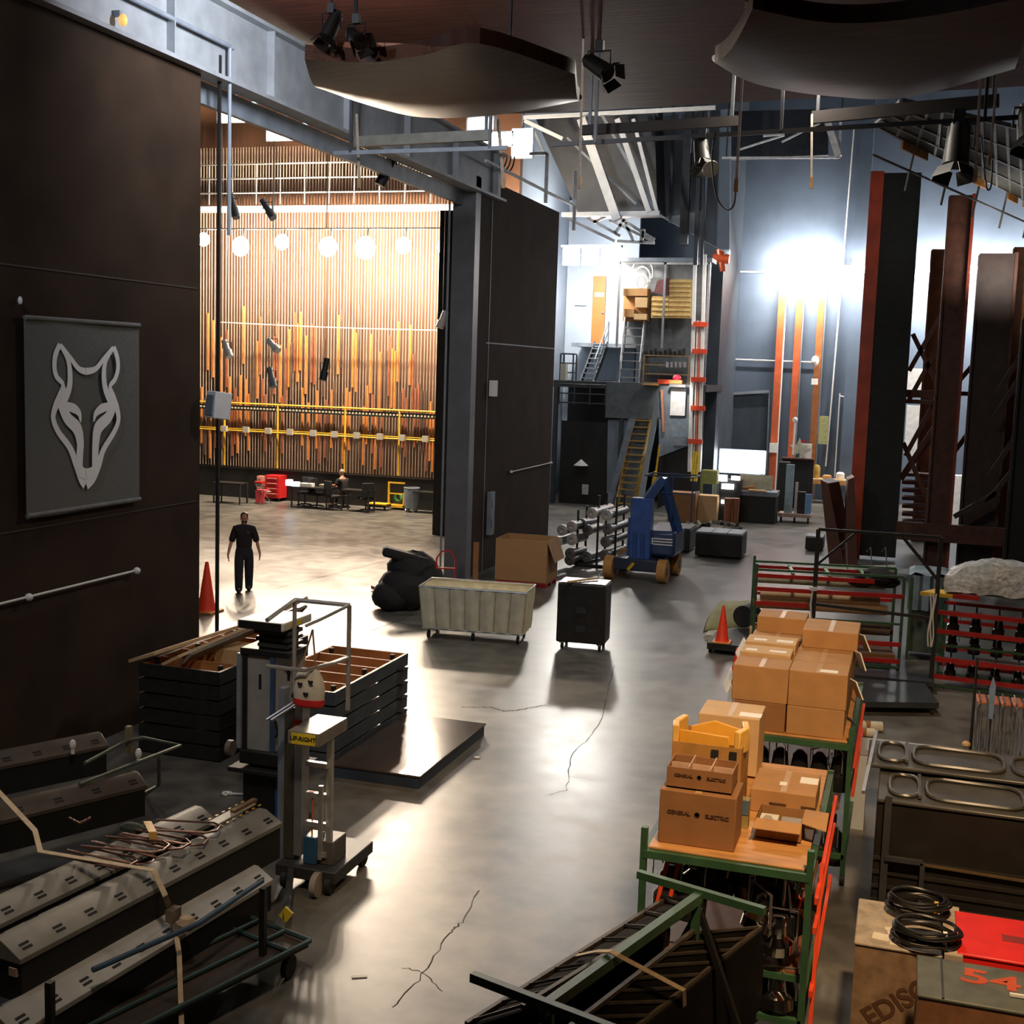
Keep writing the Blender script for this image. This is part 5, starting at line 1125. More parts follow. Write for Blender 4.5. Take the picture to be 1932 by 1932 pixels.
# ============================================================= CARTON RACKS (right foreground)
def crack_rack(label, x0, x1, y0, y1, T, postup=.16):
    t = thing('carton_rack', label, 'rack', (x0,y0,0), world=True)
    pl = MB().box(x0+.03,x1-.03,y0+.02,y1,T-.02,T).build('plywood_top', plyw, t, bevel=.006)
    for x in (x0,x1):
        for y in (y0,y1): MB().bar((x,y,.1),(x,y,T+postup if y==y0 else T),.05).build('post', greenp, t)
    MB().bar((x0,y0,T-.05),(x1,y0,T-.05),.06,.06).build('front_rail', greenp, t); MB().bar((x0,y1,T-.05),(x1,y1,T-.05),.06,.06).build('back_rail', greenp, t)
    for x in (x0,x1): MB().bar((x,y0,T-.05),(x,y1,T-.05),.05,.06).build('side_rail', greenp, t); MB().bar((x,y0,.3),(x,y1,.3),.05,.05).build('lower_rail', greenp, t)
    MB().bar((x0,y0,.3),(x1,y0,.3),.05).build('lower_rail', greenp, t)
    for x in (x0,x1):
        for y in (y0,y1): MB().tube((x-.025,y,.06),(x+.025,y,.06),.06,12).build('caster', rubber, t)
    return t
X0, X1, YF, YB, T1 = -1.76, -.50, 9.22, 11.75, 1.5
r1 = crack_rack('near green rack with plywood top carrying open cartons', X0, X1, YF, YB, T1)
for x in (X1+.06,): 
    for z,y0,y1 in ((1.28,9.2,11.7),(1.05,9.2,11.6),(.55,9.2,11.6)): MB().bar((x,y0,z),(x,y1,z-.02),.03,.05).build('red_bar', redo, r1)
MB().bar((X1+.07,9.25,.2),(X1+.07,9.55,1.45),.03,.04).build('red_bar', redo, r1)
for x,y0 in ((X0+.05,9.3),(X0+.14,9.3)): MB().bar((x,y0,.7),(x+.12,y0+.05,1.38),.03,.045).build('red_bar', redo, r1)
MB().box(X0+.1,X1-.06,YF+.1,YB-.1,.62,.65).build('middle_shelf', M('shelf_redwood',(.22,.08,.03),.5), r1)
MB().bar((X0,YF+.1,.60),(X1,YF+.1,.60),.05).build('middle_rail', greenp, r1)
r2 = crack_rack('far green rack with plywood top carrying stacked closed cartons', -1.62, -.37, 12.75, 15.4, 1.5, .14)
for z in (1.25,.95): MB().bar((-.32,12.8,z),(-.32,15.3,z),.03,.05).build('red_bar', redo, r2)
MB().box(-1.5,-.45,12.85,15.2,.75,.78).build('middle_shelf', M('shelf_redwood',(.22,.08,.03),.5), r2)
# lamp cans on the racks
g1 = 'glossy lamp cans under the near carton rack'; pc2 = par_can('glossy black lamp can hanging under the near carton rack', (0,0,0), 0, g1, None, .13, .34); scan(); first = True
for row,(y,n) in enumerate(((9.45,6),(9.9,6),(10.4,5))):
    for k in range(n):
        if row == 0 and k in (2,3): continue
        for z in ((1.24,) if row else (1.24,.55)):
            o = pc2 if first else dup(pc2); first = False; o.location = (X0+.18+k*(X1-X0-.36)/(n-1),y,z); o.rotation_euler = (.15*(k%3-1),.1*(k%2),k)
g2 = 'lamp cans under the far carton rack'; pc3 = par_can('dark lamp can hanging under the far carton rack', (0,0,0), 0, g2, None, .12, .32); scan(); first = True
for k in range(6):
    for z in (1.24,.45):
        o = pc3 if first else dup(pc3); first = False; o.location = (-1.48+k*.20,13.0,z); o.rotation_euler = (0,0,k)
for k in range(4):
    o = dup(pc3); o.location = (-.48,13.3+k*.4,1.24)
# silver bent reflectors at the right end of the near rack
for i,(x,y,z) in enumerate(((-.72,9.35,.88),(-.62,9.5,1.15),(-.86,9.35,1.02),(-.70,9.33,.42))):
    t = thing('chrome_lamp', 'big chrome lamp head '+['lying lower on the near rack shelf','hanging highest at the right of the near rack','hanging left of the highest chrome one','standing below the middle rail of the near rack'][i], 'lamp', (x,y,z), i*1.1)
    MB().lathe([(.04,.2),(.07,.16),(.075,.05),(.13,0),(.135,-.08),(.12,-.09),(.07,-.01),(.001,.02)],(0,0,0),(0,-.25,1),20).build('reflector', chrome, t)
    MB().path([(-.15,0,-.02),(-.15,0,.24),(.15,0,.24),(.15,0,-.02)],.012,6).build('yoke', steel, t)
# ---------------- cartons
inkm = M('print_ink', (.085,.035,.012), .85)
def carton(label, x0, x1, y0, y1, z0, z1, mat=None, group=None, tape=True, labels=(), bevel=.008):
    t = thing('carton', label, 'box', ((x0+x1)/2,(y0+y1)/2,z0), group=group, world=True)
    MB().box(x0,x1,y0,y1,z0,z1).build('box_body', mat or cardb, t, bevel=bevel)
    if tape:
        xm = (x0+x1)/2; MB().box(xm-.025,xm+.025,y0+.004,y1-.004,z1,z1+.0015).build('packing_tape', M('tape_tan',(.50,.31,.13),.35,0,.05), t)
    for (lx,ly,w,h) in labels: MB().box(x0+lx,x0+lx+w,y0+ly,y0+ly+h,z1,z1+.002).build('paper_label', whitepaper, t)
    return t
zz = 1.5
rowsY = [(12.82,13.30),(13.31,13.79),(13.80,14.28),(14.29,14.77),(14.78,15.26)]
names = ['front','second','third','fourth','rear']
for r,(y0,y1) in enumerate(rowsY):
    for c,(x0,x1) in enumerate(((-1.60,-1.04),(-1.025,-.45))):
        cl = 'left' if c == 0 else 'right'
        carton('closed brown carton, lower layer of the far rack, %s row, %s stack' % (names[r],cl), x0+(.03 if c==0 else 0),x1,y0,y1,1.5,1.80, cardd if (r+c)%3==0 else cardb, tape=False)
        z2 = 2.17 if r<4 else 2.14
        carton('closed brown carton, upper layer of the far rack, %s row, %s stack' % (names[r],cl), x0-(.0),x1+.01,y0,y1,1.80,z2 - (.06 if c==0 and r in(1,2) else 0), cardb, labels=((.3,.05,.18,.12),) if (r==0 and c==1) else ())
carton('flat carton with white labels lying on the upper left cartons, nearer one',-1.60,-1.06,13.35,13.72,2.11,2.20,cardl,tape=False,labels=((.05,.08,.12,.1),(.3,.1,.18,.09)))
carton('flat carton with white labels lying on the upper left cartons, farther one',-1.60,-1.05,13.80,14.2,2.11,2.22,cardl,tape=False,labels=((.08,.1,.14,.1),(.33,.1,.18,.12)))
carton('long carton topping the rear left stack of the far rack',-1.58,-1.02,14.7,15.2,2.14,2.34,cardb)
carton('long carton topping the rear right stack, with dark arrows printed at its edge',-1.0,-.40,14.0,14.7,2.17,2.37,cardb)
for i,(x,y,z,a_) in enumerate(((-1.66,13.0,1.95,.25),(-1.66,13.25,1.7,.1),(-1.65,13.9,2.1,.3),(-.36,13.2,1.95,-.3),(-.36,13.9,2.1,-.25),(-.34,14.4,2.2,-.3))):
    m = Matrix.Translation((x,y,z)) @ Matrix.Rotation(a_*1.4,4,'Y') @ Matrix.Rotation(.3,4,'Z')
    tag(MB().cbox((0,0,0),(.012,.26,.2)).xf(m).build('white_paper_sheet', whitepaper), 'white sheet sticking out '+['low left of the front cartons','lowest left by the rack edge','high left between cartons','right of the front upper carton','right between the second and third cartons','farthest right near the rear cartons'][i], 'paper')
tag(MB().box(-1.70,-1.64,12.6,12.66,1.0,1.62).box(-1.66,-1.38,12.62,12.66,1.44,1.52).build('wooden_stand', M('tan_frame_wood',(.45,.30,.16),.7)), 'tan wooden frame corner at the left front of the far rack', 'frame')
# near rack: big carton at the front left with printing
def ge(t, cx, y, z, w, s):
    text('GENERAL', s, inkm, t, face_front(cx-w*.24,y-.003,z), 'lettering'); text('ELECTRIC', s, inkm, t, face_front(cx+w*.26,y-.003,z), 'lettering')
    MB().lathe([(s*.55,0),(s*.55,.002),(s*.42,.002),(s*.42,0)],(cx,y-.001,z),(0,-1,0),20).build('round_mark', inkm, t, world=False)
def fix_world(t):   # children built with world=False but in world coordinates -> local
    L_ = Vector(t.location)
    for o in COL.objects:
        if o.parent == t and not o.get('_w') and o.type == 'MESH' and not o.get('_f'): o.data.transform(Matrix.Translation(-L_)); o['_f'] = 1
a1 = PY(1240,1600,9.36); a2 = PY(1385,1600,9.36)
t = carton('big dark brown carton with printed words at the front left of the near rack', a1.x,a2.x,9.36,9.78,1.5,1.93,cardd)
ge(t,(a1.x+a2.x)/2,9.36,1.76,a2.x-a1.x,.042); fixq = t
for o in list(COL.objects):
    if o.parent == t and o.name.startswith(('lettering','round_mark')): o.data.transform(Matrix.Translation(-Vector(t.location)))
def open_box(label, x0,x1,y0,y1,z0,z1,mat,th=.008,div=None,flaps=(),inside=None):
    t = thing('open_carton', label, 'box', ((x0+x1)/2,(y0+y1)/2,z0), world=True)
    b = MB()
    for q in ((x0,x1,y0,y0+th),(x0,x1,y1-th,y1),(x0,x0+th,y0+th,y1-th),(x1-th,x1,y0+th,y1-th)): b.box(*q,z0,z1)
    b.box(x0,x1,y0,y1,z0,z0+.01); b.build('box_walls', mat, t)
    if div:
        for k in range(1,div[0]): x = x0+(x1-x0)*k/div[0]; MB().box(x-.004,x+.004,y0+th,y1-th,z0+.02,z1+.015).build('divider', M('divider_pink',(.55,.36,.24),.8), t)
        for k in range(1,div[1]): y = y0+(y1-y0)*k/div[1]; MB().box(x0+th,x1-th,y-.004,y+.004,z0+.02,z1-.01).build('divider', M('divider_pink',(.55,.36,.24),.8), t)
    for f in flaps: MB().prism(f,(0,0,.006)).build('flap', cardl, t)
    return t
a1 = PY(1256,1500,9.42); a2 = PY(1380,1500,9.42)
t = open_box('open divided carton standing on the big printed carton', a1.x,a2.x,9.42,9.76,1.935,2.10,cardd,div=(3,2))
ge(t,(a1.x+a2.x)/2,9.42,2.04,a2.x-a1.x,.034)
for o in list(COL.objects):
    if o.parent == t and o.name.startswith(('lettering','round_mark')): o.data.transform(Matrix.Translation(-Vector(t.location)))
# cartons behind at left
carton('brown carton at the left edge behind the printed carton', -1.74,-1.50,9.85,10.35,1.5,1.78,cardb)
# tall carton stuffed with padded envelopes
a1 = PY(1266,1450,10.1); a2 = PY(1398,1450,10.1)
t = open_box('tall carton stuffed with yellow padded envelopes', a1.x,a2.x,10.1,10.62,1.5,2.10,M('card_amber',(.40,.20,.05),.75))
tall = t
def pad(label, pts, th=.02):
    P = [Vector(p) for p in pts]
    return tag(MB().prism(P,(0,th,0)).build('padded_envelope', yellowf, bevel=.008), label, 'envelope')
xm0,xm1 = a1.x,a2.x
b = MB()
R = [(xm0+.01,10.12),(xm0+.02,10.45),(xm0+.12,10.59),(xm1-.12,10.60),(xm1-.01,10.45),(xm1,10.12)]
t = thing('yellow_sleeve_roll','thick yellow padded sheet curling round the rim of the tall carton','padding',(xm0,10.1,1.95),world=True)
pts = [Vector((x,y,2.13)) for x,y in ((xm0+.02,10.14),(xm0-.005,10.3),(xm0+.04,10.5))]
pts2 = [Vector((x,y,2.13)) for x,y in ((xm1-.05,10.14),(xm1+.005,10.3),(xm1-.03,10.5))]
for PP in (pts,pts2): MB().ribbon(PP,(0,0,.20),.028).build('curled_padding', M('padding_yellow',(.78,.46,.10),.5), t, bevel=.01)
pad('yellow padded envelope leaning at the back of the tall carton', [(xm0+.10,10.42,2.02),(xm1-.06,10.42,2.02),(xm1-.06,10.44,2.17),(xm0+.3,10.44,2.22),(xm0+.10,10.44,2.15)])
pad('yellow padded envelope across the front of the tall carton', [(xm0+.04,10.2,2.0),(xm1-.12,10.2,2.0),(xm1-.12,10.2,2.16),(xm0+.04,10.2,2.18)])
for x in (xm0+.33,xm0+.48): tag(MB().box(x,x+.06,10.085,10.1,1.98,2.07).build('black_tab', rubber), 'black tab on the front of the tall carton, '+('left one' if x<xm0+.4 else 'right one'), 'tab')
# carton behind
a1 = PY(1318,1345,11.2); a2 = PY(1434,1345,11.2)
carton('pale topped carton behind the tall envelope carton', a1.x,a2.x,11.2,11.72,1.52,2.06,cardl,labels=((.36,.06,.2,.14),))
# right closed carton
a1 = PY(1420,1465,10.45); a2 = PY(1542,1480,10.45)
t = carton('wide flat carton with shipping label at the right rear of the near rack', a1.x,a2.x,10.35,10.95,1.5,1.70,cardb,labels=((.38,.30,.15,.17),(.22,.18,.06,.09)))
for dx,w in ((.16,.14),(.42,.12)): MB().box(a1.x+dx,a1.x+dx+w,10.347,10.35,1.57,1.60).build('printed_stamp', inkm, t, world=True)
# small open carton with flaps and parts
a1 = PY(1426,1570,9.75); a2 = PY(1512,1570,9.75); x0,x1 = a1.x,a2.x
t = open_box('small open carton with spread flaps at the front right of the near rack', x0,x1,9.75,10.1,1.5,1.66,cardin)
MB().prism([(x0,9.75,1.66),(x1,9.75,1.66),(x1+.0,9.62,1.62),(x0-.02,9.62,1.62)],(0,0,.006)).build('front_flap', cardb, t)
MB().prism([(x1,9.76,1.66),(x1+.19,9.70,1.64),(x1+.19,10.02,1.68),(x1,10.1,1.66)],(0,0,.006)).build('side_flap', cardb, t)
MB().prism([(x0,9.76,1.66),(x0-.03,9.78,1.58),(x0-.03,10.05,1.58),(x0,10.1,1.66)],(0.004,0,.0)).build('side_flap', cardb, t)
xm = (x0+x1)/2-.01
t = thing('lamp_box','small white printed lamp box inside the open carton','box',((x0+xm)/2,9.9,1.51),world=True)
MB().box(x0+.015,xm-.01,9.77,9.98,1.51,1.63).build('body', M('lampbox_cream',(.62,.58,.48),.6), t)
MB().prism([(x0+.02,9.77,1.63),(xm-.015,9.77,1.63),(xm-.06,9.77,1.69),(x0+.07,9.77,1.69)],(0,.01,0)).build('flap', M('lampbox_cream',(.62,.58,.48),.6), t)
MB().box(x0+.05,xm-.05,9.765,9.77,1.56,1.585).build('printed_stamp', inkm, t, world=True)
tag(MB().box(xm+.01,x1-.015,9.77,10.05,1.51,1.60).build('grey_insert', M('insert_grey',(.30,.29,.27),.6)), 'grey flat insert inside the small open carton', 'insert')
q = PY(1403,1530,9.95); t = thing('blue_tape_pack','small blue and black pack beside the printed carton','pack',(q.x,9.95,1.5),world=True)
MB().box(q.x-.035,q.x+.045,9.9,10.0,1.5,1.74).build('pack', M('pack_olive',(.30,.24,.08),.6), t); MB().box(q.x-.035,q.x+.045,9.895,9.9,1.62,1.74).build('pack_label', M('pack_blue',(.10,.16,.24),.5), t)
# ============================================================= A-FRAME CART (bottom centre)
A = Vector((-1.20,8.46,1.5)); B = Vector((-1.80,6.55,1.5)); dR = (A-B).normalized(); dP = Vector((dR.y,-dR.x,0))
t = thing('a_frame_cart','green topped A frame cart with black ladder frames strapped to both sides','cart',(B.x,B.y,0),world=True)
MB().bar(A,B-dR*.0,.06,.07).build('ridge_bar', greenp, t)
MB().bar(A-dP*.50+Vector((0,0,.03)),A+dP*.49+Vector((0,0,.03)),.05,.055).build('end_bar', greenp, t)
B0 = B+dR*.02; MB().bar(B0-dP*.52+Vector((0,0,.03)),B0+dP*.55+Vector((0,0,.03)),.05,.055).build('end_bar', greenp, t)
for p in (A-dR*.05,B0+dR*.05): MB().bar(p,(p.x,p.y,.25),.06).build('post', greenp, t)
for s in (-1,1):
    for p in (A,B0): MB().bar(p-Vector((0,0,.1)),p+dP*s*.5-Vector((0,0,1.2)),.04).build('sloping_leg', blackpaint, t)
MB().prism([B0-dP*.6-Vector((0,0,1.25)),A-dP*.6-Vector((0,0,1.25)),A+dP*.6-Vector((0,0,1.25)),B0+dP*.6-Vector((0,0,1.25))],(0,0,.05)).build('base', blackpaint, t)
for s in (-1,1):
    for p in (A,B0): c_ = p+dP*s*.5; MB().tube((c_.x-.03,c_.y,.1),(c_.x+.03,c_.y,.1),.1,14).build('caster', rubber, t)
lm = M('ladder_black',(.05,.04,.028),.6,0,.3,6)
for lb,(ia,ib,oa,ob),(zi,zo) in (('right',((1308,1757),(1060,1950),(1440,1745),(1185,1950)),(1.28,1.0)),('left',((1300,1705),(985,1900),(1262,1692),(880,1932)),(1.35,1.05))):
    I0,I1,O0,O1 = G(*ia,zi),G(*ib,zi),G(*oa,zo),G(*ob,zo); up_ = Vector((0,0,.025))
    o = thing('steel_ladder', 'black steel ladder shape strapped to the %s side of the A frame cart' % lb, 'ladder', I1, world=True)
    MB().bar(I0,I1,.03).build('side_rail', lm, o); MB().bar(O0,O1,.03).build('side_rail', lm, o)
    for k in range(9): f = (k+.2)/8.4; MB().bar(I0.lerp(I1,f),O0.lerp(O1,f),.018).build('rung', lm, o)
    MB().prism([I0-up_,I1-up_,O1-up_,O0-up_],(0,0,-.06)).build('black_panel', mattblack, o)
    MB().prism([O0-up_,O1-up_,O1-Vector((0,0,.75)),O0-Vector((0,0,.75))],(.02,0,0)).build('black_side', mattblack, o)
f = .38; C = B0.lerp(A,f)
tag(MB().ribbon([G(1088,1803,1.12),C-dP*.1+Vector((0,0,.03)),C+Vector((0,0,.06)),C+dP*.05+Vector((0,0,.05)),G(1290,1868,1.06),G(1293,1945,.6)],dR*.05).build('ratchet_strap', strapm), 'tan webbing strap running over the green A frame cart', 'strap')
# ============================================================= BLACK PLATFORM CASES (right)
t = thing('platform_case','huge black wheeled case with moulded tray lids at the right','case',(1.5,11.2,0),world=True)
y0,y1,zt = 11.25,12.85,1.56; x0 = -.07; x1 = 3.3
MB().box(x0,x1,y0,y1,.12,zt-.14).build('body', M('case_black_rib',(.012,.011,.010),.5,0,.3,3), t, bevel=.02)
for k in range(6): MB().box(x0,x1,y0-.02,y0,.25+k*.13,.28+k*.13).build('rib', M('rib_dark',(.025,.022,.018),.35), t)
MB().bar((x0+.3,y0-.035,.92),(x1,y0-.035,.86),.02,.02).build('edge_strip', M('edge_brass',(.20,.14,.07),.4,.5), t)
trm = M('tray_grey',(.060,.058,.050),.35,0,.25,5)
for j,(ya,yb,z_,xo) in enumerate(((y0-.02,y0+.82,zt-.1,0),(y0+.78,y1+.02,zt-.03,-.12))):
    o = MB().box(x0+xo,x1,ya,yb,z_-.04,z_).build('tray_lid', trm, t, bevel=.015)
    def rim(xa,xb): 
        P = []; ry = (yb-ya)*.36; yc = (ya+yb)/2; c = min(.16,(xb-xa)*.35)
        for sx,xx in ((-1,xa+c),(1,xb-c)):
            for k in range(9): an = sx*(PI/2)*-1+ (PI if sx<0 else PI)*0 + (PI/2+PI*k/8 if sx<0 else -PI/2+PI*k/8)*1 - (sx*(PI/2)*-1); P.append((xx+c*math.cos(an),yc+ry*(abs(math.sin(an))**.6)*(1 if math.sin(an)>0 else -1),z_+.02))
        return P
    for (xa,xb) in ((x0+xo+.1,x0+xo+.36),(x0+xo+.42,x0+xo+1.25),(x0+xo+1.32,x1-.05)): MB().path(rim(xa,xb),.02,6,True).build('moulded_rim', trm, o, world=True)
    MB().bar((x0+xo+.36,ya+.1,z_+.03),(x0+xo+.36,yb-.1,z_+.03),.03).build('moulded_rim', trm, o, world=True)
for x in (x0+.1,): MB().bar((x,y0-.05,.1),(x,y0-.05,zt-.05),.06,.05).build('corner_post', steeldark, t)
for p0,p1 in (((x0+.1,y0-.08,.95),(x0+.42,y0-.08,.95)),((x0+.42,y0-.08,.95),(x0+.42,y0-.08,.35)),((x0+.12,y0-.08,.35),(x0+.42,y0-.08,.35))): MB().bar(p0,p1,.04).build('latch_frame', steeldark, t)
for x in (x0+.1,x1-.2): MB().tube((x-.03,y0+.1,.07),(x+.03,y0+.1,.07),.07,12).build('caster', rubber, t)
MB().bar((x0+xo-.0,y0-.05,zt-.05),(x0-.06,y1,zt+.06),.03).build('frame_rail', steel, t)
# ============================================================= CRATES bottom right
def crate(label, nm, u0, u1, v0, v1, z, mat, cat='crate', side=None):
    fl_,fr_,bl = G(u0,v1,z),G(u1,v1,z),G(u0,v0,z); x0,x1,y0,y1 = fl_.x,fr_.x,(fl_.y+fr_.y)/2,bl.y
    t = thing(nm, label, cat, ((x0+x1)/2,y0,0), world=True)
    MB().box(x0,x1,y0,y1,z-.03,z).build('lid', mat, t, bevel=.012); MB().box(x0+.01,x1-.01,y0+.01,y1-.01,.08,z-.03).build('body', side or mat, t)
    for x in (x0+.08,x1-.08): MB().tube((x-.02,y0+.1,.05),(x+.02,y0+.1,.05),.05,10).build('caster', rubber, t)
    return t,x0,x1,y0,y1
t,x0,x1,y0,y1 = crate('worn plywood crate with stencilled letters and paper scraps on its lid','stencilled_crate',1610,1778,1692,1790,.9,M('worn_lid',(.36,.30,.22),.6,0,.3,9),side=M('crate_brown',(.24,.155,.09),.6,0,.35,8))
o = text('EDISON',.21,inkm,t,face_front((x0+x1)/2+.09,y0+.008,.52,0,Matrix.Rotation(.68,4,'Z')) ,'lettering')
o.data.transform(Matrix.Translation(-Vector(t.location)))
for dx,dy,w,h,r_ in ((.22,.30,.05,.06,.1),(.2,.52,.0,.0,0),(.13,.1,.13,.12,-.1),(.24,.22,.10,.08,.2),(.26,.05,.08,.14,0)):
    if w: MB().cbox((x0+dx+w/2,y0+dy+h/2,.902),(w,h,.002),Matrix.Rotation(r_,3,'Z')).build('paper_scrap', M('scrap',(.66,.60,.48),.7), t)
cx0 = x1
t,x0,x1,y0,y1 = crate('bright red flat case at the right edge beside the coiled cables','red_case',1808,1990,1718,1812,.94,M('case_red',(.72,.02,.015),.45,0,.1,6),'case')
MB().cbox(((x0+.42),(y0+y1)/2,.941),(.17,.12,.002)).build('dark_stencil', M('stencil_dark',(.25,.02,.02),.6), t)
MB().cbox((x0+.66,(y0+.1),.941),(.06,.16,.002)).build('paper_label', whitepaper, t)
t,x0,x1,y0,y1 = crate('green grey case with red painted number 54 on its lid','numbered_case',1730,1990,1800,1898,1.0,M('case_green_grey',(.10,.11,.09),.5,0,.25,6),'case',side=M('case_side',(.22,.10,.05),.5,0,.3,6))
o = text('54',.30,M('number_red',(.48,.07,.02),.6),t,Matrix.Translation(G(1868,1850,1.0)+Vector((0,0,.002))) @ Matrix.Rotation(-.08,4,'Z') @ Matrix.Scale(1.35,4,(1,0,0)),'lettering')
o.data.transform(Matrix.Translation(-Vector(t.location)))
MB().bar((x0+.17,y0,1.003),(x0+.17,y1,1.003),.015,.006).build('lid_seam', steeldark, t); MB().bar(G(1905,1876,1.02),G(1960,1884,1.02),.02,.02).build('white_bar', whitep, t)
for i,(u,v,z,r) in enumerate(((1732,1716,.94,.24),(1745,1772,.94,.25))):
    p = G(u,v,z); t = thing('cable_coil', ['black cable coil with yellow tie farther back on the crate','black cable coil nearer the green grey case'][i], 'cable', p)
    rr = random.Random(i+4)
    for k in range(7):
        rx = r*(1-.07*(k%4)); dz = .02+.016*k; ox,oy = rr.uniform(-.015,.015),rr.uniform(-.015,.015)
        MB().path([(ox+rx*math.cos(a_*PI/16),oy+rx*.8*math.sin(a_*PI/16),dz+.006*math.sin(a_*.8+k)) for a_ in range(32)],.012,6,True).build('cable_turn', cablem, t)
    MB().cbox((r*.55,-r*.45,.07),(.03,.07,.10)).build('cable_tie', yellowp if i==0 else whitep, t)
    if i == 0: tag(MB().box(p.x-.2,p.x+.3,p.y-.22,p.y+.25,.3,.925).build('plain_crate', M('crate_brown',(.16,.10,.06),.6,0,.35,8)), 'plain crate under the coiled cables', 'crate') if False else None
tag(MB().box(cx0+.01,cx0+.14,G(1700,1800,.9).y+.05,G(1700,1700,.9).y-.02,.0,.93).build('narrow_crate', M('worn_lid',(.36,.30,.22),.6,0,.3,9)), 'narrow pale crate between the stencilled crate and the red case', 'crate')
# ============================================================= PLATFORM STACKS (left)
def platform(t, x0, x1, y0, y1, z0, z1, top=False, ply=True):
    b = MB(); th = .03
    for q in ((x0,x1,y0,y0+th),(x0,x1,y1-th,y1),(x0,x0+th,y0+th,y1-th),(x1-th,x1,y0+th,y1-th)): b.box(*q,z0,z1)
    return b
def pstack(label, X0, X1, Y0, Y1, n, h, mat, open_top=True):
    for k in range(n):
        z0 = k*h+.02; z1 = (k+1)*h-.012
        t = thing('stage_platform', label % ('topmost, open side up' if k==n-1 else ['lowest','second from the floor','third from the floor','fourth from the floor','fifth from the floor'][k]), 'platform', (X0,Y0,z0), world=True)
        platform(t,X0,X1,Y0,Y1,z0,z1).build('side_boards', mat, t)
        zb = z0; MB().box(X0+.03,X1-.03,Y0+.03,Y1-.03,zb,zb+.02).build('deck', wood if k==n-1 else deckp, t)
        MB().box(X0-.04,X1+.07,Y1-.35,Y1-.15,z0-.018,z0+.005).build('spacer', blackpaint, t)
        if k == n-1:
            for j in range(1,5): y = Y0+(Y1-Y0)*j/5; MB().box(X0+.03,X1-.03,y-.015,y+.015,z0+.02,z1-.01).build('joist', wood, t)
            for x in (X0+.03,X1-.045): MB().box(x,x+.015,Y0+.03,Y1-.03,z0+.02,z1-.003).build('inner_board', wood, t)
            for y in (Y0+.03,Y1-.045): MB().box(X0+.03,X1-.03,y,y+.015,z0+.02,z1-.003).build('inner_board', wood, t)
            for x in (X0+.12,X1-.14):
                for y in (Y0+.25,Y1-.25,(Y0+Y1)/2): MB().tube((x,y,z1-.12),(x,y,z1+.02),.035,10).build('leg_socket', rubber, t)
pstack('grey platform in the near stack with timber inside, %s', -7.92,-6.70,13.97,16.38,5,.205,greyply)
pstack('black platform in the stack against the dark wall, %s', -9.36,-8.16,13.66,16.1,6,.20,blackcase)
t = thing('floor_platform','single low dark platform lying on the floor beside the grey stack','platform',(-6.0,15,0),world=True)
MB().box(-6.64,-5.42,13.72,16.2,.145,.17).build('deck', M('deck_brown_gloss',(.055,.040,.030),.18,0,.25,2), t, bevel=.004)
MB().box(-6.62,-5.44,13.74,16.18,.0,.145).build('side_boards', M('platform_side_blue',(.03,.045,.075),.5), t)
# kraft paper and lumber on the rear stack
for i,(pts,w,m,lb) in enumerate(((((-9.35,13.7,1.25),(-9.1,14.5,1.33),(-8.8,15.4,1.42),(-8.5,16.1,1.50)),.35,paperroll,'crumpled kraft paper strip at the back of the rear black stack'),(((-8.95,13.75,1.24),(-8.8,14.5,1.34),(-8.55,15.5,1.48),(-8.35,16.2,1.66)),.22,M('kraft_pale',(.55,.38,.22),.7,0,.1,8),'folded pale kraft paper strip on the rear black stack'),(((-8.8,13.9,1.25),(-8.2,16.0,1.58)),.10,M('batten_dark',(.16,.13,.10),.5),'dark timber batten slanting over the rear black stack'))):
    tag(MB().ribbon([Vector(p) for p in pts],(w,.05,.12),.02).build(['kraft_paper','kraft_paper','timber_batten'][i], m), lb, ['paper','paper','batten'][i])
tag(MB().box(-8.75,-8.35,14.5,15.0,1.03,1.27).build('pale_carton', cardl), 'small pale carton inside the rear black stack', 'box')
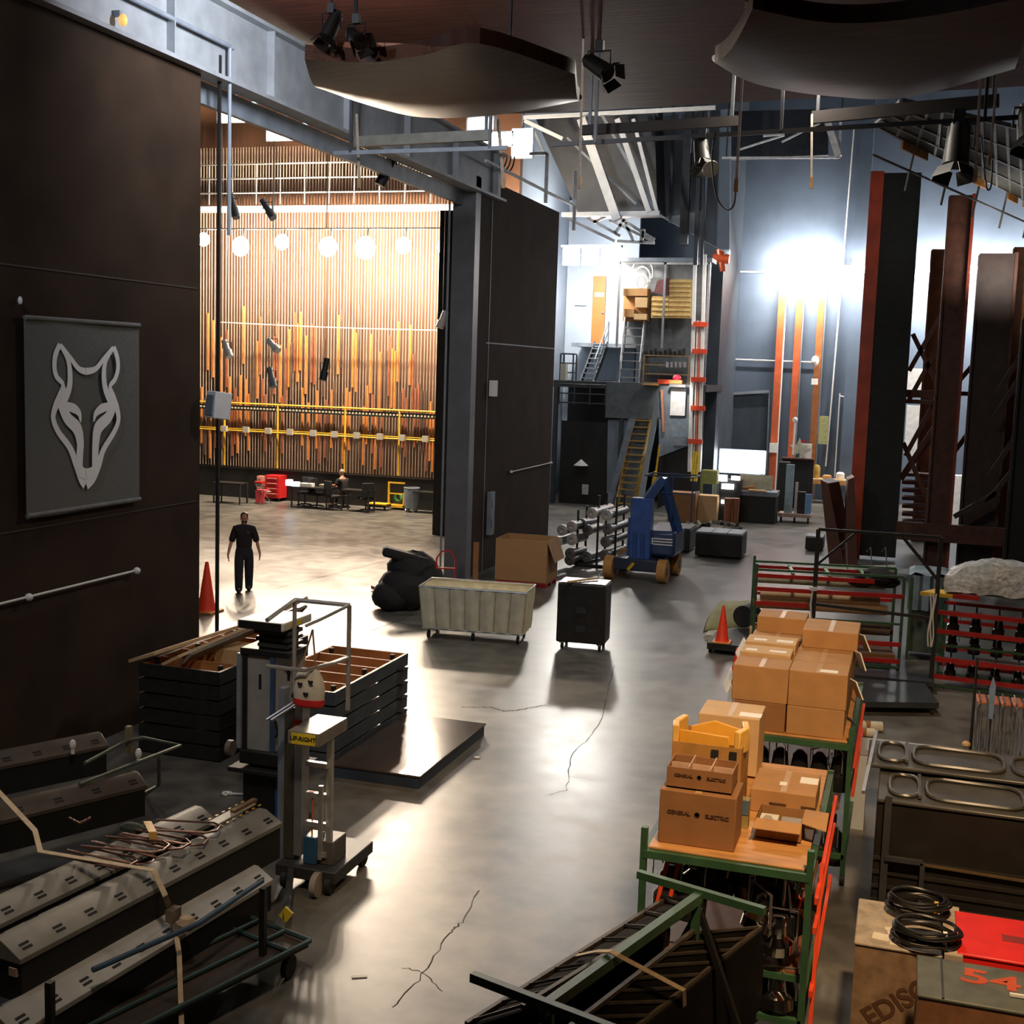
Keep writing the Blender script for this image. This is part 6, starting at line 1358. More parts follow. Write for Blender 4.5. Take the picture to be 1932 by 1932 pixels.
# ============================================================= OVERHEAD
def spline(P, n):
    out = []
    for i in range(len(P)-1):
        p0 = P[max(i-1,0)]; p1 = P[i]; p2 = P[i+1]; p3 = P[min(i+2,len(P)-1)]
        for k in range(n):
            u = k/n; out.append(.5*((2*p1)+(p2-p0)*u+(2*p0-5*p1+4*p2-p3)*u*u+(3*p1-p0-3*p2+p3)*u**3))
    return out+[P[-1]]
def reflector(label, Np, Fp, zn, zf, fascia):
    N = spline([G(u,v,zn) for u,v in Np], 5); Fr = spline([G(u,v,zf) for u,v in Fp], 5); R = 8
    mid = (N[len(N)//2]+Fr[len(Fr)//2])/2
    t = thing('ceiling_reflector', label, 'reflector', mid, world=True)
    b = MB(); vs = []
    for j in range(R+1):
        g = j/R
        for a, c in zip(N, Fr): vs.append(a.lerp(c, g)+Vector((0,0,-.10*math.sin(g*PI))))
    n = len(N); k0 = len(vs); vs += [v+Vector((0,0,.16)) for v in vs]
    fs = [(j*n+i,j*n+i+1,(j+1)*n+i+1,(j+1)*n+i) for j in range(R) for i in range(n-1)]; fs += [tuple(k0+q for q in f[::-1]) for f in fs]
    edge = [(j*n,(j+1)*n) for j in range(R)]+[(j*n+n-1,(j+1)*n+n-1) for j in range(R)]+[(i,i+1) for i in range(n-1)]+[(R*n+i,R*n+i+1) for i in range(n-1)]
    fs += [(a,c,k0+c,k0+a) for a,c in edge]
    b.add(vs,fs).build('shell', reflm, t)
    if fascia:
        h = fascia; b = MB(); m_ = n*3//4
        for i in range(m_):
            p,q = N[i],N[i+1]; h0 = h*math.sin(PI*min(1,(i/m_)*.9+.25)); h1 = h*math.sin(PI*min(1,((i+1)/m_)*.9+.25)); o = Vector((0,.03,0))
            b.add([p,q,q+Vector((0,0,h1)),p+Vector((0,0,h0)),p+o,q+o,q+o+Vector((0,0,h1)),p+o+Vector((0,0,h0))],[(0,1,2,3),(4,7,6,5),(3,2,6,7)])
        b.build('pink_fascia', M('fascia_pink',(.60,.30,.22),.5), t)
    b = Fr
    e = MB().path([p+Vector((0,.02,.05)) for p in Fr], .035, 8).build('metal_edge', M('edge_polished',(.62,.52,.42),.2,.9,.05), t)
    for i in (n//5, n*4//5):
        p = N[i].lerp(Fr[i],.5); MB().tube((p.x,p.y,zn+.02),(p.x,p.y,10.42),.02,6).build('hanging_rod', steeldark, t)
reflector('brown curved ceiling reflector with pink near rim, hanging over the stage opening', [(575,112),(690,118),(800,104),(905,82),(1085,140)], [(603,166),(690,197),(800,222),(945,216),(1093,190)], 8.5, 8.45, .22)
reflector('larger dark brown boat shaped ceiling reflector hanging at the right', [(1420,16),(1540,40),(1650,42),(1790,24),(1945,-8)], [(1348,118),(1425,158),(1560,181),(1710,184),(1915,130)], 8.3, 8.25, 0)
YB_ = 21.0
def batten(lb, p0, p1, w, mat, nm='lighting_beam', cat='beam', posts=()):
    a = PY(*p0,YB_); c = PY(*p1,YB_); t = thing(nm, lb, cat, a, world=True)
    MB().bar(a,c,w*.6,w).build('beam', mat, t)
    for f in posts: q = a.lerp(c,f); MB().bar(q,(q.x,q.y,10.42),.05).build('hanger', steeldark, t)
batten('thick dark beam hanging under the brown ceiling, left of the long strap', (1098,246),(1396,228), .16, M('beam_brown',(.014,.009,.008),.7), posts=(.05,.95))
batten('thick dark beam hanging under the right reflector', (1532,222),(1885,190), .19, M('beam_brown',(.014,.009,.008),.7), posts=(.03,.97))
batten('grey green beam hanging before the bright lamps over the stage opening', (668,268),(925,255), .18, M('beam_grey_green',(.16,.16,.13),.5), posts=(.03,.97))
YB_ = 20.6
batten('long thin black pipe carrying the spotlights at the right', (1040,273),(1960,219), .07, blackpaint, 'lighting_pipe', 'pipe', (.1,.5,.9))
batten('thin grey pipe below the grey green beam', (630,289),(958,279), .07, steelgrey, 'lighting_pipe', 'pipe', (.1,.9))
def fixture(lb, u, v, y, s, tilt, yaw=0., up=10.42, mat=blackpaint):
    p = PY(u,v,y); t = thing('theatre_spotlight', lb, 'spotlight', p, world=True)
    d = Vector((math.sin(yaw)*math.cos(tilt),-math.cos(yaw)*math.cos(tilt)*.6,-math.sin(tilt))).normalized()
    MB().tube(p-d*s*.55,p+d*s*.45,s*.26,16,s*.32).tube(p-d*s*.7,p-d*s*.55,s*.18,12).build('barrel', mat, t)
    MB().path([p+Vector((-s*.4,0,0)),p+Vector((-s*.4,0,s*.55)),p+Vector((s*.4,0,s*.55)),p+Vector((s*.4,0,0))],s*.04,6).build('yoke', mat, t)
    MB().cbox(p+Vector((0,0,s*.72)),(s*.28,s*.25,s*.36)).build('clamp', mat, t)
    if y < 20: MB().tube(p+Vector((0,0,s*.85)),(p.x,p.y,up),.015,6).build('hanging_rod', steeldark, t)
    e = p+d*s*.5; a = d.orthogonal().normalized(); c = d.cross(a)
    for w_ in (a,-a,c,-c): MB().prism([e+w_*s*.3-w_.cross(d)*s*.25,e+w_*s*.3+w_.cross(d)*s*.25,e+w_*s*.45+d*s*.3+w_.cross(d)*s*.3,e+w_*s*.45+d*s*.3-w_.cross(d)*s*.3],w_*.01).build('barn_door', mat, t)
    return p
fixture('black spotlight with pale lens tilted right, left of the long strap', 1324,288,20.6,.42,.9,.3)
p = PY(1340,318,20.3); tag(MB().lathe([(.001,0),(.14,.01),(.14,.03),(.001,.04)],p,(.5,-.7,-.5),16).build('colour_filter', M('lens_cream',(.55,.52,.42),.3)), 'pale round filter at the mouth of the left black spotlight', 'filter')
fixture('large black spotlight hanging over the black panelled column', 1806,278,20.6,.62,1.25,-.1)
fixture('black spotlight cut by the right edge of the picture', 1938,238,20.6,.5,1.0,.2)
fixture('black spotlight high under the ceiling between the two reflectors', 1130,128,17,.40,.5,.9)
fixture('black spotlight standing above the rim of the left reflector', 672,72,12.9,.28,.4,.6)
fixture('small black spotlight above the pink rim at the far left', 625,52,12.9,.28,1.0,-.5)
def strap(lb, u0,v0,u1,v1,y,w=.038,mat=None,hook=True):
    a = PY(u0,v0,y); c = PY(u1,v1,y); t = thing('hanging_strap', lb, 'strap', a, world=True)
    MB().bar((a.x,y,10.42 if v0<215 else a.z),c,w,.015).build('webbing', mat or strapp, t)
    if hook: MB().cbox(c,(.06,.04,.18)).build('hook_block', M('hook_brass',(.35,.22,.10),.5), t)
strap('pale strap with brass hook hanging left of the left black spotlight',1096,200,1093,345,20)
strap('long pale strap with hook beside the blue corner',1400,160,1389,350,18.5)
strap('short pale strap with dark hook hanging from the right beam',1532,215,1531,345,20.95,.035)
strap('pale strap hanging from the grey green beam at the wall pipe',673,215,678,345,20.95,.05)
strap('pale strap hanging in front of the lamp grid',940,225,950,345,20.95,.055)
strap('pale strap right of the large black spotlight',1845,200,1840,330,20.4,.04)
strap('second pale strap right of the large black spotlight, with loose cable',1880,170,1868,300,20.4,.035)
for i,(pts,lb) in enumerate(((((1350,250),(1343,300),(1352,370),(1372,395),(1385,385),(1388,350)),'black cable loop hanging beside the long pale strap'),(((1852,255),(1856,310),(1862,355),(1870,350),(1872,300)),'black cable loop below the straps at the right'))):
    tag(MB().path(spline([PY(u,v,18.8 if i==0 else 20.3) for u,v in pts],5),.012,6).build('cable_loop', cablem), lb, 'cable')
# white frame remains of truss before the blue wall
t = thing('white_truss_frame','thin white truss frame hanging in front of the blue wall','truss',PY(1470,297,44),world=True)
for p0,p1,w in (((1362,298),(1584,297),.07),((1475,268),(1590,210),.06),((1396,282),(1480,255),.06),((1562,232),(1582,296),.22),((1586,230),(1583,297),.08),((1440,256),(1480,252),.08)): MB().bar(PY(*p0,44),PY(*p1,44),w).build('bar', M('truss_bright',(.8,.82,.84),.4), t)
tag(MB().bar((PY(1400,210,46).x,46.2,15),(PY(1400,210,46).x,46.2,19.15),.1).bar((PY(1540,210,46).x,46.2,15),(PY(1540,210,46).x,46.2,19.15),.1).prism([PY(u,v,46) for u,v in ((1378,210),(1562,205),(1562,292),(1378,300))],(0,.4,0)).build('dark_soffit_panel', M('soffit_dark',(.03,.035,.045),.7)), 'dark panel above the white truss frame', 'panel')
MB().tube(PY(1370,298,44.05),(PY(1370,298,44.05).x,44.05,19.15),.03,6).tube(PY(1583,296,44.05),(PY(1583,296,44.05).x,44.05,19.15),.03,6).build('hanging_rod', steeldark, t)
# lattice gallery at the right
t = thing('grid_gallery','long steel lattice gallery slanting down at the upper right','gallery',G(1850,300,10.4),world=True)
L1 = (G(1650,236,10.4),G(2010,415,10.4)); L2 = (G(1700,190,10.4),G(2010,262,10.4))
gm = M('gallery_steel',(.20,.20,.18),.5,.2,.2,3)
for k in range(5): f = k/4; MB().bar(L1[0].lerp(L2[0],f),L1[1].lerp(L2[1],f),.07).build('long_beam', gm, t)
for k in range(14): f = k/13; MB().bar(L1[0].lerp(L1[1],f),L2[0].lerp(L2[1],f),.06).build('cross_beam', gm, t)
MB().prism([L1[0],L1[1],L2[1],L2[0]],(0,0,.06)).build('mesh_deck', M('deck_taupe',(.12,.11,.09),.7,0,.2,4), t)
for f0,f1 in ((.1,.2),(.42,.48),(.6,.66),(.7,.86),(.88,.98)): a=L1[0].lerp(L1[1],f0); c=L1[0].lerp(L1[1],f1); MB().bar(a+Vector((0,0,-.12)),c+Vector((0,0,-.12)),.05,.18).build('orange_strip', M('strip_orange',(.75,.30,.05),.5), t)
for f in (.15,.3,.45,.6,.75,.9): q = L1[0].lerp(L1[1],f); MB().tube(q,q-Vector((.15,0,1.0)),.03,6).build('drop_tube', gm, t)
b = MB().bar(L1[0]-Vector((0,0,.6)),L1[1]-Vector((0,0,.6)),.04); b.build('lower_pipe', gm, t)
q = L1[0].lerp(L1[1],.6); lamp('AREA', (q.x,q.y-2,8.0), 40, NEUT, 1., (q.x,q.y,10.4))
# ============================================================= STRIPLIGHT CARTS (lower left)
stm = M('striplight_grey', (.27,.255,.22), .5, .1, .15, 5); stb = M('striplight_black', (.010,.009,.008), .6, 0, .2, 5)
stbr = M('striplight_brown', (.085,.065,.05), .5, .1, .2, 5); stw = M('striplight_pale', (.42,.40,.37), .5, .05, .12, 5)
slot_me = None
def strip(label, F0, F1, w, h=.36, mat=None, slots=10, group=None, flat=False):
    global slot_me
    d = F1-F0; L = d.length; rz = math.atan2(d.y, d.x); t = thing('striplight', label, 'striplight', (F0.x,F0.y,F0.z-h), rz, group)
    # local: x along, y to the back (left of travel), z up; front edge at y=0 top z=h
    prof = [(0,h-.10),(.02,h-.015),(.19 if not flat else .03,h+.05),(w-.19 if not flat else w-.03,h+.05),(w-.02,h-.015),(w,h-.10)]
    prof = [(0,h-.02),(w*.42,h+.075),(w*.60,h+.075),(w,h-.02),(w,h-.06),(0,h-.06)]
    MB().prism([(0,y,z) for y,z in prof],(L,0,0)).build('hood', mat or stm, t, bevel=.004)
    MB().box(.02,L-.02,.01,w-.01,0,h-.06).build('body', stb, t)
    for k in range(slots):
        x = .12+(L-.24)*k/(slots-1)
        for row,(y,z) in enumerate(((w*.17,h+.022),(w*.80,h+.030))):
            ang = math.atan2(.095,w*.42) if row == 0 else -math.atan2(.095,w*.40)
            if slot_me is None:
                s_ = MB(); s_.cbox((0,-.020,0),(.085,.020,.005)).cbox((0,.020,0),(.085,.020,.005)); o = s_.build('vent_slot', rubber, t, smooth=False); slot_me = o.data
            else:
                o = bpy.data.objects.new('vent_slot', slot_me); COL.objects.link(o); o.parent = t
            o.location = (x,y,z); o.rotation_euler = (ang,0,0)
    MB().box(L-.021,L-.012,.05,.12,.1,.16).build('end_label', M('label_pink',(.6,.40,.30),.6), t) if False else None
    MB().box(-.004,.021,.04,.11,h-.16,h-.10).build('end_label', M('label_pink',(.6,.40,.30),.6), t)
    return t, rz, L
zt = .92
A0,A1 = G(38,1806,zt),G(533,1548,zt); B0_,B1_ = G(-150,1768,zt),G(387,1532,zt)
dd = (A1-A0).normalized(); nn_ = Vector((-dd.y,dd.x,0))
strip('long grey striplight nearest the lift, with loose yellow dotted strip on its end', A0, A1, .44)
off = nn_*.56; strip('long grey striplight just behind the nearest one, under the bent hooks', A0+off-dd*.3, A1+off-dd*.25, .42)
E0,E1 = G(52,1935,.56),G(516,1655,.56)
strip('lower pale striplight below the nearest grey one, beside the blue pipe', E0-dd*.1, E1, .40, .30, stw)
off2 = nn_*.98+Vector((0,0,-.0))
C0 = G(-60,1560,.85); C1 = G(278,1478,.85); D0 = G(-60,1455,.9); D1 = G(205,1402,.9)
strip('dark brown striplight on the rear cart, nearer one', C0-(C1-C0).normalized()*1.2, C1, .42, .34, stbr, 8)
strip('dark brown striplight on the rear cart against the dark wall', D0-(D1-D0).normalized()*1.0, D1, .42, .34, stbr, 8)
# cart under the striplights
t = thing('striplight_cart','dark steel cart with green blue pipes under the grey striplights','cart',A0,world=True)
q0,q1 = G(250,1945,.30),G(585,1775,.30); r0,r1 = G(150,1932,.12),G(545,1700,.12)
pm_ = M('cart_green_blue',(.045,.085,.085),.4,.3,.2,5)
e = (q1-q0).normalized(); nb = Vector((-e.y,e.x,0))
for o_,z in ((0,0),(.62,0),(.30,.0)): MB().tube(q0+nb*o_-e*.6,q1+nb*o_,.022,8).build('side_pipe', pm_, t)
MB().tube(q1,q1+nb*1.1,.022,8).tube(q1-e*.25,q1-e*.25+nb*1.1,.02,8).build('end_pipe', pm_, t)
MB().prism([q0-e*.6-Vector((0,0,.05)),q1-e*.02-Vector((0,0,.05)),q1-e*.02+nb*1.1-Vector((0,0,.05)),q0-e*.6+nb*1.1-Vector((0,0,.05))],(0,0,.03)).build('deck', M('deck_brown_dark',(.04,.026,.018),.6,0,.3,4), t)
for p in (q1-e*.15+nb*.1,q1-e*.15+nb*1.0,q0+nb*.1): MB().tube((p.x-.025,p.y,.1),(p.x+.025,p.y,.1),.1,14).build('caster', rubber, t)
MB().tube(G(375,1742,.72),G(495,1662,.72),.022,8).tube(G(175,1830,.72),G(375,1742,.72),.022,8).build('blue_pipe', bluesteel, t)
for p in (q1+nb*.15-e*.4,q1+nb*1.05-e*.4,q1+nb*.15-e*2.4,q1+nb*1.05-e*2.4): MB().bar((p.x,p.y,.25),(p.x,p.y,.86),.05).build('upright', blackpaint, t)
t = thing('rear_cart','dark steel cart with green pipe handle behind, holding the brown striplights','cart',G(250,1500),world=True)
MB().path([G(150,1480,.95),G(340,1407,.95),G(272,1392,.95),G(238,1398,.95),G(160,1440,.95)],.02,8).build('pipe_handle', M('cart_green_grey',(.10,.12,.09),.5,.2), t)
p = G(300,1490); MB().path([G(272,1500,.0),G(300,1480,.55),G(300,1430,.9)],.02,8).path([G(245,1510,.5),G(302,1480,.5)],.015,6).build('end_frame', M('cart_green_grey',(.10,.12,.09),.5,.2), t)
c_ = G(243,1370,1.1); MB().bar(c_,c_+Vector((0,0,-.3)),.06).build('corner_post', M('cart_ochre',(.20,.16,.09),.6), t)
for i,(u,v) in enumerate(((137,1405),(261,1422))): p = G(u,v,1.0); tag(MB().ball(p,(.035,.035,.06),10).tube(p-Vector((0,0,.1)),p,.02,8).build('white_bulb', whitep), ['white bulb standing on the rear brown striplight','white bulb by the green pipe handle'][i], 'bulb')
# loose things on top
Zs = .92+.09
o = MB().cbox((0,0,0),(.42,.10,.012)); m = Matrix.Translation(G(437,1535,Zs+.01)) @ Matrix.Rotation(math.atan2(dd.y,dd.x)+.05,4,'Z')
t = thing('circuit_strip','pale strip with yellow dots lying on the end of the nearest grey striplight','strip',G(437,1535,Zs),world=True)
MB().cbox((0,0,.0),(.62,.11,.012)).xf(m).build('strip_board', M('strip_cream',(.45,.42,.33),.5), t)
for k in range(14): MB().cbox((-.30+(k%7)*.10,.09 if k<7 else -.10,0),(.035,.018,.008)).xf(m).build('yellow_dot', yellowp, t)
tag(MB().cbox((.18,-.01,.02),(.36,.05,.03)).xf(m).build('brown_offcut', M('offcut_brown',(.22,.13,.07),.7)), 'thin brown wood piece on the pale dotted strip', 'offcut')
hk = M('rusty_rod',(.17,.085,.06),.45,.5,.2,9); rr = random.Random(21)
for k in range(7):
    u,v = 100+k*26, 1612-k*8; p = G(u,v,Zs+.05+.015*(k%3)); a_ = .1+rr.uniform(-.25,.25)
    m = Matrix.Translation(p) @ Matrix.Rotation(a_,4,'Z') @ Matrix.Rotation(.12*(k%2),4,'Y')
    P = [Vector(q) for q in ((0,0,0),(.62,.0,0),(.70,.06,0),(.70,.18,0),(.62,.24,0),(.1,.24,.0))]
    tag(MB().path([m @ q for q in P],.011,6).build('bent_rod', hk), 'brown bent steel rod in the tangle on the grey striplights', 'rod', 'bent rods tangled on the striplights')
tag(MB().path([G(130+i*4,1553-abs(i-5)*2+(i%2),Zs+.10) for i in range(11)],.012,6).build('wire_hook', hk), 'loose bent wire hook above the tangle of rods', 'hook')
tag(MB().ribbon([G(278,1550,Zs+.12),G(288,1570,Zs+.14),G(290,1590,Zs+.05)],(.06,.03,0),.004).build('yellow_tape', M('tape_amber',(.75,.42,.10),.4)), 'short amber tape loop at the right end of the rod tangle', 'tape')
tag(MB().ball(G(250,1563,Zs+.05),(.13,.07,.05),10).build('dark_rag', M('rag_dark',(.04,.05,.035),.9)), 'dark rag lying behind the bent rods', 'rag')
S = [G(-25,1470,1.25),G(66,1567,1.12),G(76,1606,1.10),G(290,1642,1.06)]
tag(MB().ribbon(S+[G(312,1690,.93),G(328,1735,.62),G(338,1800,.5),G(343,1950,.15)],dd*.055,.003).build('ratchet_strap', strapm), 'long tan webbing strap tying down the grey striplights', 'strap')
p = G(327,1725,.74); t = thing('strap_buckle','metal ratchet buckle on the tan strap over the striplights','buckle',p,world=True)
MB().cbox(p,(.07,.12,.10)).build('ratchet', M('buckle_steel',(.25,.20,.15),.4,.6), t); MB().ball(G(352,1742,.68),(.08,.07,.07),8).build('strap_knot', strapm, t)
q = G(428,1497,.02); t = thing('wrench','small white wrench on the floor left of the black lift base','wrench',q,world=True)
MB().bar(q,q+Vector((.2,.06,0)),.03,.015).build('handle', whitep, t); MB().path([q+Vector((.05*math.cos(a_),.05*math.sin(a_),0)) for a_ in [k*.6 for k in range(10)]],.015,6).build('ring', whitep, t)
tag(MB().cbox(G(900,1429,.01),(.07,.04,.015)).build('white_scrap', whitepaper), 'white scrap on the floor beside the single low platform', 'scrap')
tag(MB().cbox(G(678,1842,.005),(.13,.04,.004),Matrix.Rotation(.5,3,'Z')).build('white_scrap', whitepaper), 'white paper scrap on the floor below the lift', 'scrap')
# ============================================================= PERSONNEL LIFTS
YL = 10.7; px = lambda u,v,y=YL: PY(u,v,y)
t = thing('personnel_lift','silver personnel lift with basket, ladder and yellow label','lift',(px(590,1680).x,YL,0),world=True)
xm = px(560,1500).x
MB().box(xm-.14,xm-.02,YL,YL+.16,.25,px(550,1335).z).build('mast_dark', M('mast_bronze',(.11,.095,.07),.4,.5,.15,4), t)
MB().box(xm-.02,xm+.06,YL-.02,YL+.14,.3,px(560,1320).z).build('mast_silver', M('mast_silver',(.36,.35,.34),.35,.6,.1,5), t)
MB().box(xm-.24,xm-.17,YL+.05,YL+.15,.25,1.95).build('mast_rear', steelgrey, t)
lx0 = px(577,1500).x; lx1 = px(618,1500).x
zl0,zl1 = px(600,1650).z, px(600,1388).z
MB().bar((lx1,YL+.05,zl0),(lx1,YL+.05,zl1),.055).build('ladder_rail', alu, t); MB().bar((lx1-.06,YL-.02,.3),(lx1-.06,YL-.02,px(600,1480).z),.04).build('ladder_rail', alu, t)
for v in (1388,1442,1500,1555,1610): z = px(598,v).z; MB().bar((lx0,YL,z),(lx1,YL,z),.05).build('rung', alu, t)
MB().tube(px(590,1505),px(588,1610),.008,6).cbox(px(588,1605),(.06,.03,.07)).cbox(px(588,1497),(.06,.03,.04)).build('orange_cord', M('cord_orange',(.55,.12,.03),.6), t)
# basket
zt_, zm_, zb_ = px(635,1152).z, px(635,1253).z, px(632,1345).z
bx0,bx1,by0,by1 = px(515,1145).x, px(634,1152).x, YL-.35, YL+.30
bx0 += .08
b = MB().path([(bx0+.05,by0,zt_-.08),(bx0,by1,zt_),(bx1,by1,zt_)],.022,8).path([(bx1,by1,zt_),(bx1-.03,by0+.1,zt_-.04),(bx0+.45,by0,zt_-.1)],.016,8)
b.build('top_rail', alu, t)
MB().path([(bx0+.05,by0,zm_),(bx1-.14,by0,zm_),(bx1,by0+.3,zm_+.02),(bx1,by1,zm_)],.02,8).build('mid_rail', alu, t)
MB().tube((bx1,by1,zb_-.05),(bx1,by1,zt_),.024,8).build('post', alu, t); MB().tube((bx0,by1,zb_),(bx0,by1,zt_),.022,8).build('post', alu, t)
tr = MB().prism([px(572,1347,YL-.05)+Vector((0,-.3,0)),px(585,1375,YL-.05)+Vector((0,-.35,-.0)),(bx1-.0,YL-.1,zb_-.02),(bx1,YL+.3,zb_+.02),(bx0+.2,YL+.3,zb_+.02)],(0,0,.03))
zt0 = 1.66
MB().box(xm+.06,bx1,YL-.32,YL+.3,zt0-.13,zt0).build('platform_tray', M('tray_taupe',(.30,.27,.22),.4,.3), t, bevel=.006)
MB().box(xm+.10,bx1-.04,YL-.329,YL-.32,zt0-.12,zt0-.015).build('yellow_label', M('label_yellow',(.85,.62,.04),.5), t)
o = text('UP-RIGHT',.06,rubber,t,face_front((xm+.10+bx1-.04)/2,YL-.33,zt0-.067)); o.data.transform(Matrix.Translation(-Vector(t.location)))
MB().box(xm-.01,xm+.05,YL-.06,YL-.02,zt0-.1,zt0+.02).build('red_latch', redp, t)
f0,f1 = px(503,1358,YL-.35),px(568,1316,YL-.1)
for dx in (0,.05): MB().tube(f0+Vector((dx,0,0)),f1+Vector((dx,0,0)),.014,8).build('outrigger_arm', steel, t)
for u in (556,575): MB().ball(px(u,1312,YL-.1),.035,10).build('pulley', steeldark, t)
# base
bz = G(600,1690); MB().box(xm-.15,xm+.5,YL-.15,YL+.75,.12,.24).build('base_frame', M('base_dark',(.03,.03,.03),.5), t, bevel=.01)
MB().box(px(575,1650).x,px(600,1650).x,YL-.05,YL+.15,.24,.52).build('battery_box', M('box_blue',(.03,.09,.17),.4), t, bevel=.01); MB().box(px(600,1650).x,px(628,1650).x,YL+.0,YL+.3,.24,.48).build('motor_box', M('motor_taupe',(.10,.095,.08),.5), t, bevel=.01)
for (x,y) in ((xm+.42,YL-.1),(xm-.05,YL-.1),(xm+.42,YL+.65),(xm-.05,YL+.65)): MB().tube((x-.03,y,.09),(x+.03,y,.09),.09,14).build('wheel', rubber, t)
MB().tube((xm+.30,YL-.2,.12),(xm+.36,YL-.2,.12),.12,16).build('wheel', M('wheel_grey',(.3,.26,.22),.6), t)
p = G(540,1725,.30); MB().bar((xm,YL-.1,.18),p,.06,.08).build('outrigger', steeldark, t); MB().cbox(p,(.09,.02,.11),Matrix.Rotation(.6,3,'Y')).build('yellow_label', M('label_yellow',(.85,.62,.04),.5), t)
# bag hanging from the basket rail
p = PY(590,1178,YL-.25); q = PY(583,1300,YL-.25); t = thing('tote_bag','white tote bag with dark hearts and red bottom hanging on the lift basket','bag',q,world=True)
for s in (-1,1): MB().path([p+Vector((0,0,-.05)),Vector((q.x+s*.06,q.y,q.z+.28)),Vector((q.x+s*.10,q.y,q.z+.17))],.010,6).build('handle', M('handle_tan',(.35,.22,.14),.7), t)
b = MB(); vs = []
prof = [(.0,-.16,.12,.04),(.06,-.14,.155,.07),(.14,-.0,.165,.09),(.24,.1,.15,.06),(.34,.2,.10,.02)]
n_ = 16
for (f,z,rx,ry) in prof:
    for i in range(n_): a_ = 2*PI*i/n_; vs.append((q.x+rx*math.cos(a_),q.y+ry*math.sin(a_),q.z+z))
b.add(vs,[(j*n_+i,j*n_+(i+1)%n_,(j+1)*n_+(i+1)%n_,(j+1)*n_+i) for j in range(4) for i in range(n_)]+[tuple(range(n_-1,-1,-1)),tuple(4*n_+i for i in range(n_))])
b.build('bag_body', M('bag_cream',(.66,.60,.48),.8,0,.06,9), t)
MB().lathe([(.121,0),(.158,.02),(.162,.075),(.16,.08)],(q.x,q.y,q.z-.17),(0,0,1),16).xf(Matrix.Translation((q.x,q.y,0)) @ Matrix.Diagonal((1,.52,1,1)) @ Matrix.Translation((-q.x,-q.y,0))).build('red_bottom', M('bag_red',(.6,.02,.02),.7), t)
def heart(c,s,mat,name='heart_print'):
    P=[]
    for k in range(20): a_=2*PI*k/20; P.append((c[0]+s*.0625*16*math.sin(a_)**3/1., c[1], c[2]+s*.0625*(13*math.cos(a_)-5*math.cos(2*a_)-2*math.cos(3*a_)-math.cos(4*a_))))
    return MB().prism(P,(0,-.004,0)).build(name,mat,t)
for dx,dz in ((-.05,.06),(.06,.09),(.01,-.03)): heart((q.x+dx,q.y-.088,q.z+dz),.028,blackcloth)
# second lift with number 1
YK = 11.7; k0 = PY(452,1350,YK).x; k1 = PY(515,1350,YK).x; k2 = PY(545,1350,YK).x; zk1 = PY(500,1237,YK).z; zk0 = .95
t = thing('folded_lift','tall grey and blue folded lift mast numbered 1 behind the silver lift','lift',((k0+k2)/2,YK,0),world=True)
MB().box(k0+.09,k1,YK,YK+.35,zk0,zk1).build('mast_panel', M('mast_pale',(.30,.30,.30),.45,.1,.15,4), t)
MB().prism([(k1,YK,zk0),(k2,YK+.35,zk0),(k2,YK+.35,zk1),(k1,YK,zk1)],(-.03,.01,0)).build('mast_side', M('mast_pale_blue',(.36,.38,.42),.45,.1,.1,4), t)
MB().bar((k1,YK-.01,zk0),(k1,YK-.01,zk1+.02),.045).build('blue_channel', M('channel_blue',(.05,.10,.20),.4,.2), t)
MB().bar((k0,YK,zk0),(k0,YK,zk1),.05).build('side_channel', steelgrey, t); MB().bar((k0+.07,YK,zk0),(k0+.07,YK,zk1),.05).build('side_channel', blackpaint, t)
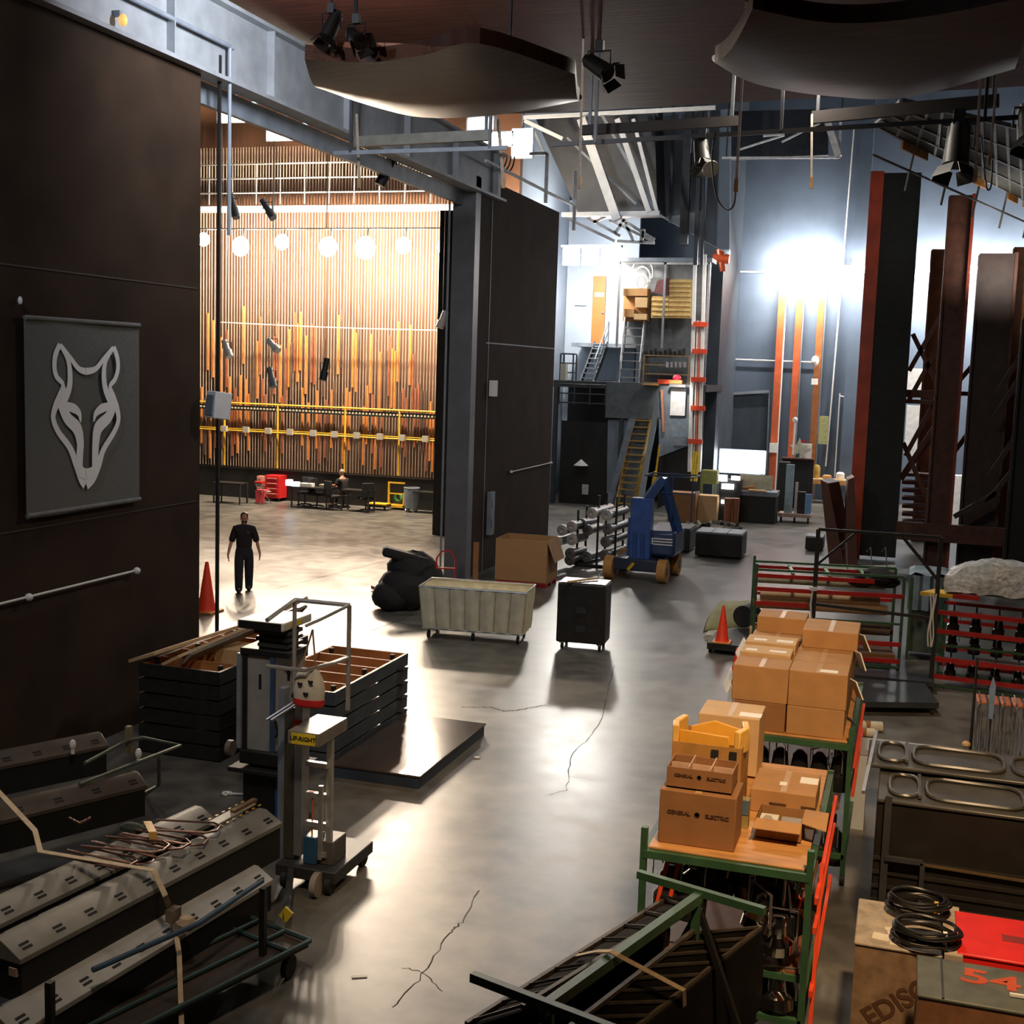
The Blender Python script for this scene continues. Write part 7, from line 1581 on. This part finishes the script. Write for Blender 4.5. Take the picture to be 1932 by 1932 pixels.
for o_ in (text('1',.22,rubber,t,face_front((k0+.09+k1)/2,YK-.004,zk1-.30)), text('1',.22,rubber,t,face_front((k1+k2)/2-.0,YK+.165,zk1-.22,math.atan2(.35,k2-k1)))): o_.data.transform(Matrix.Translation(-Vector(t.location)))
MB().box(k0+.02,k2+.02,YK-.04,YK+.4,zk1,zk1+.07).build('collar', blackpaint, t, bevel=.01)
for j in range(3): MB().box(k0+.20-.02*j,k2-.03,YK+.02,YK+.36,zk1+.09+j*.07,zk1+.13+j*.07).build('stage_ring', steeldark, t)
MB().box(k0+.2,k2-.06,YK+.05,YK+.32,zk1+.05,zk1+.30).build('neck', blackpaint, t)
zc = zk1+.30; cxa,cxb = k0+.02,k2+.03
MB().box(cxa,cxb-.05,YK-.10,YK+.55,zc,zc+.09).build('top_cap', M('cap_cream',(.72,.70,.58),.5,0,.05,4), t, bevel=.012)
MB().box(cxb-.05,cxb-.045,YK+.05,YK+.3,zc+.02,zc+.07).build('cap_label', M('label_yellow',(.85,.62,.04),.5), t)
MB().box(cxa+.02,cxb-.08,YK-.107,YK-.10,zc+.0,zc+.085).build('cap_front', blackpaint, t)
MB().box(k0+.02,k2,YK-.05,YK+.5,zk0-.16,zk0).build('motor_block', blackpaint, t, bevel=.02)
MB().box(k0-.08,k2+.08,YK-.12,YK+.55,zk0-.24,zk0-.19).build('base_plate', rubber, t, bevel=.01)
for x in (k0-.06,k2+.02): MB().tube((x-.02,YK-.1,zk0+.02),(x+.04,YK-.1,zk0+.02),.085,16).build('wheel', M('wheel_tan',(.16,.13,.11),.5), t)
MB().box(k0+.05,k1+.02,YK,YK+.45,.08,zk0-.24).build('lower_body', blackpaint, t); MB().box(k1+.02,k2-.05,YK+.02,YK+.3,.08,zk0-.24).build('lower_channel', bluep, t)
MB().box(k0+.02,k2,YK-.15,YK+.6,.04,.10).build('foot_plate', steeldark, t)
for x in (k0+.08,k2-.08):
    for y in (YK-.1,YK+.5): MB().tube((x-.02,y,.035),(x+.02,y,.035),.035,8).build('caster', rubber, t)
MB().path([PY(520,1360,YK-.02),PY(524,1385,YK-.03),PY(519,1392,YK-.03)],.015,6).build('cable_stub', rubber, t)
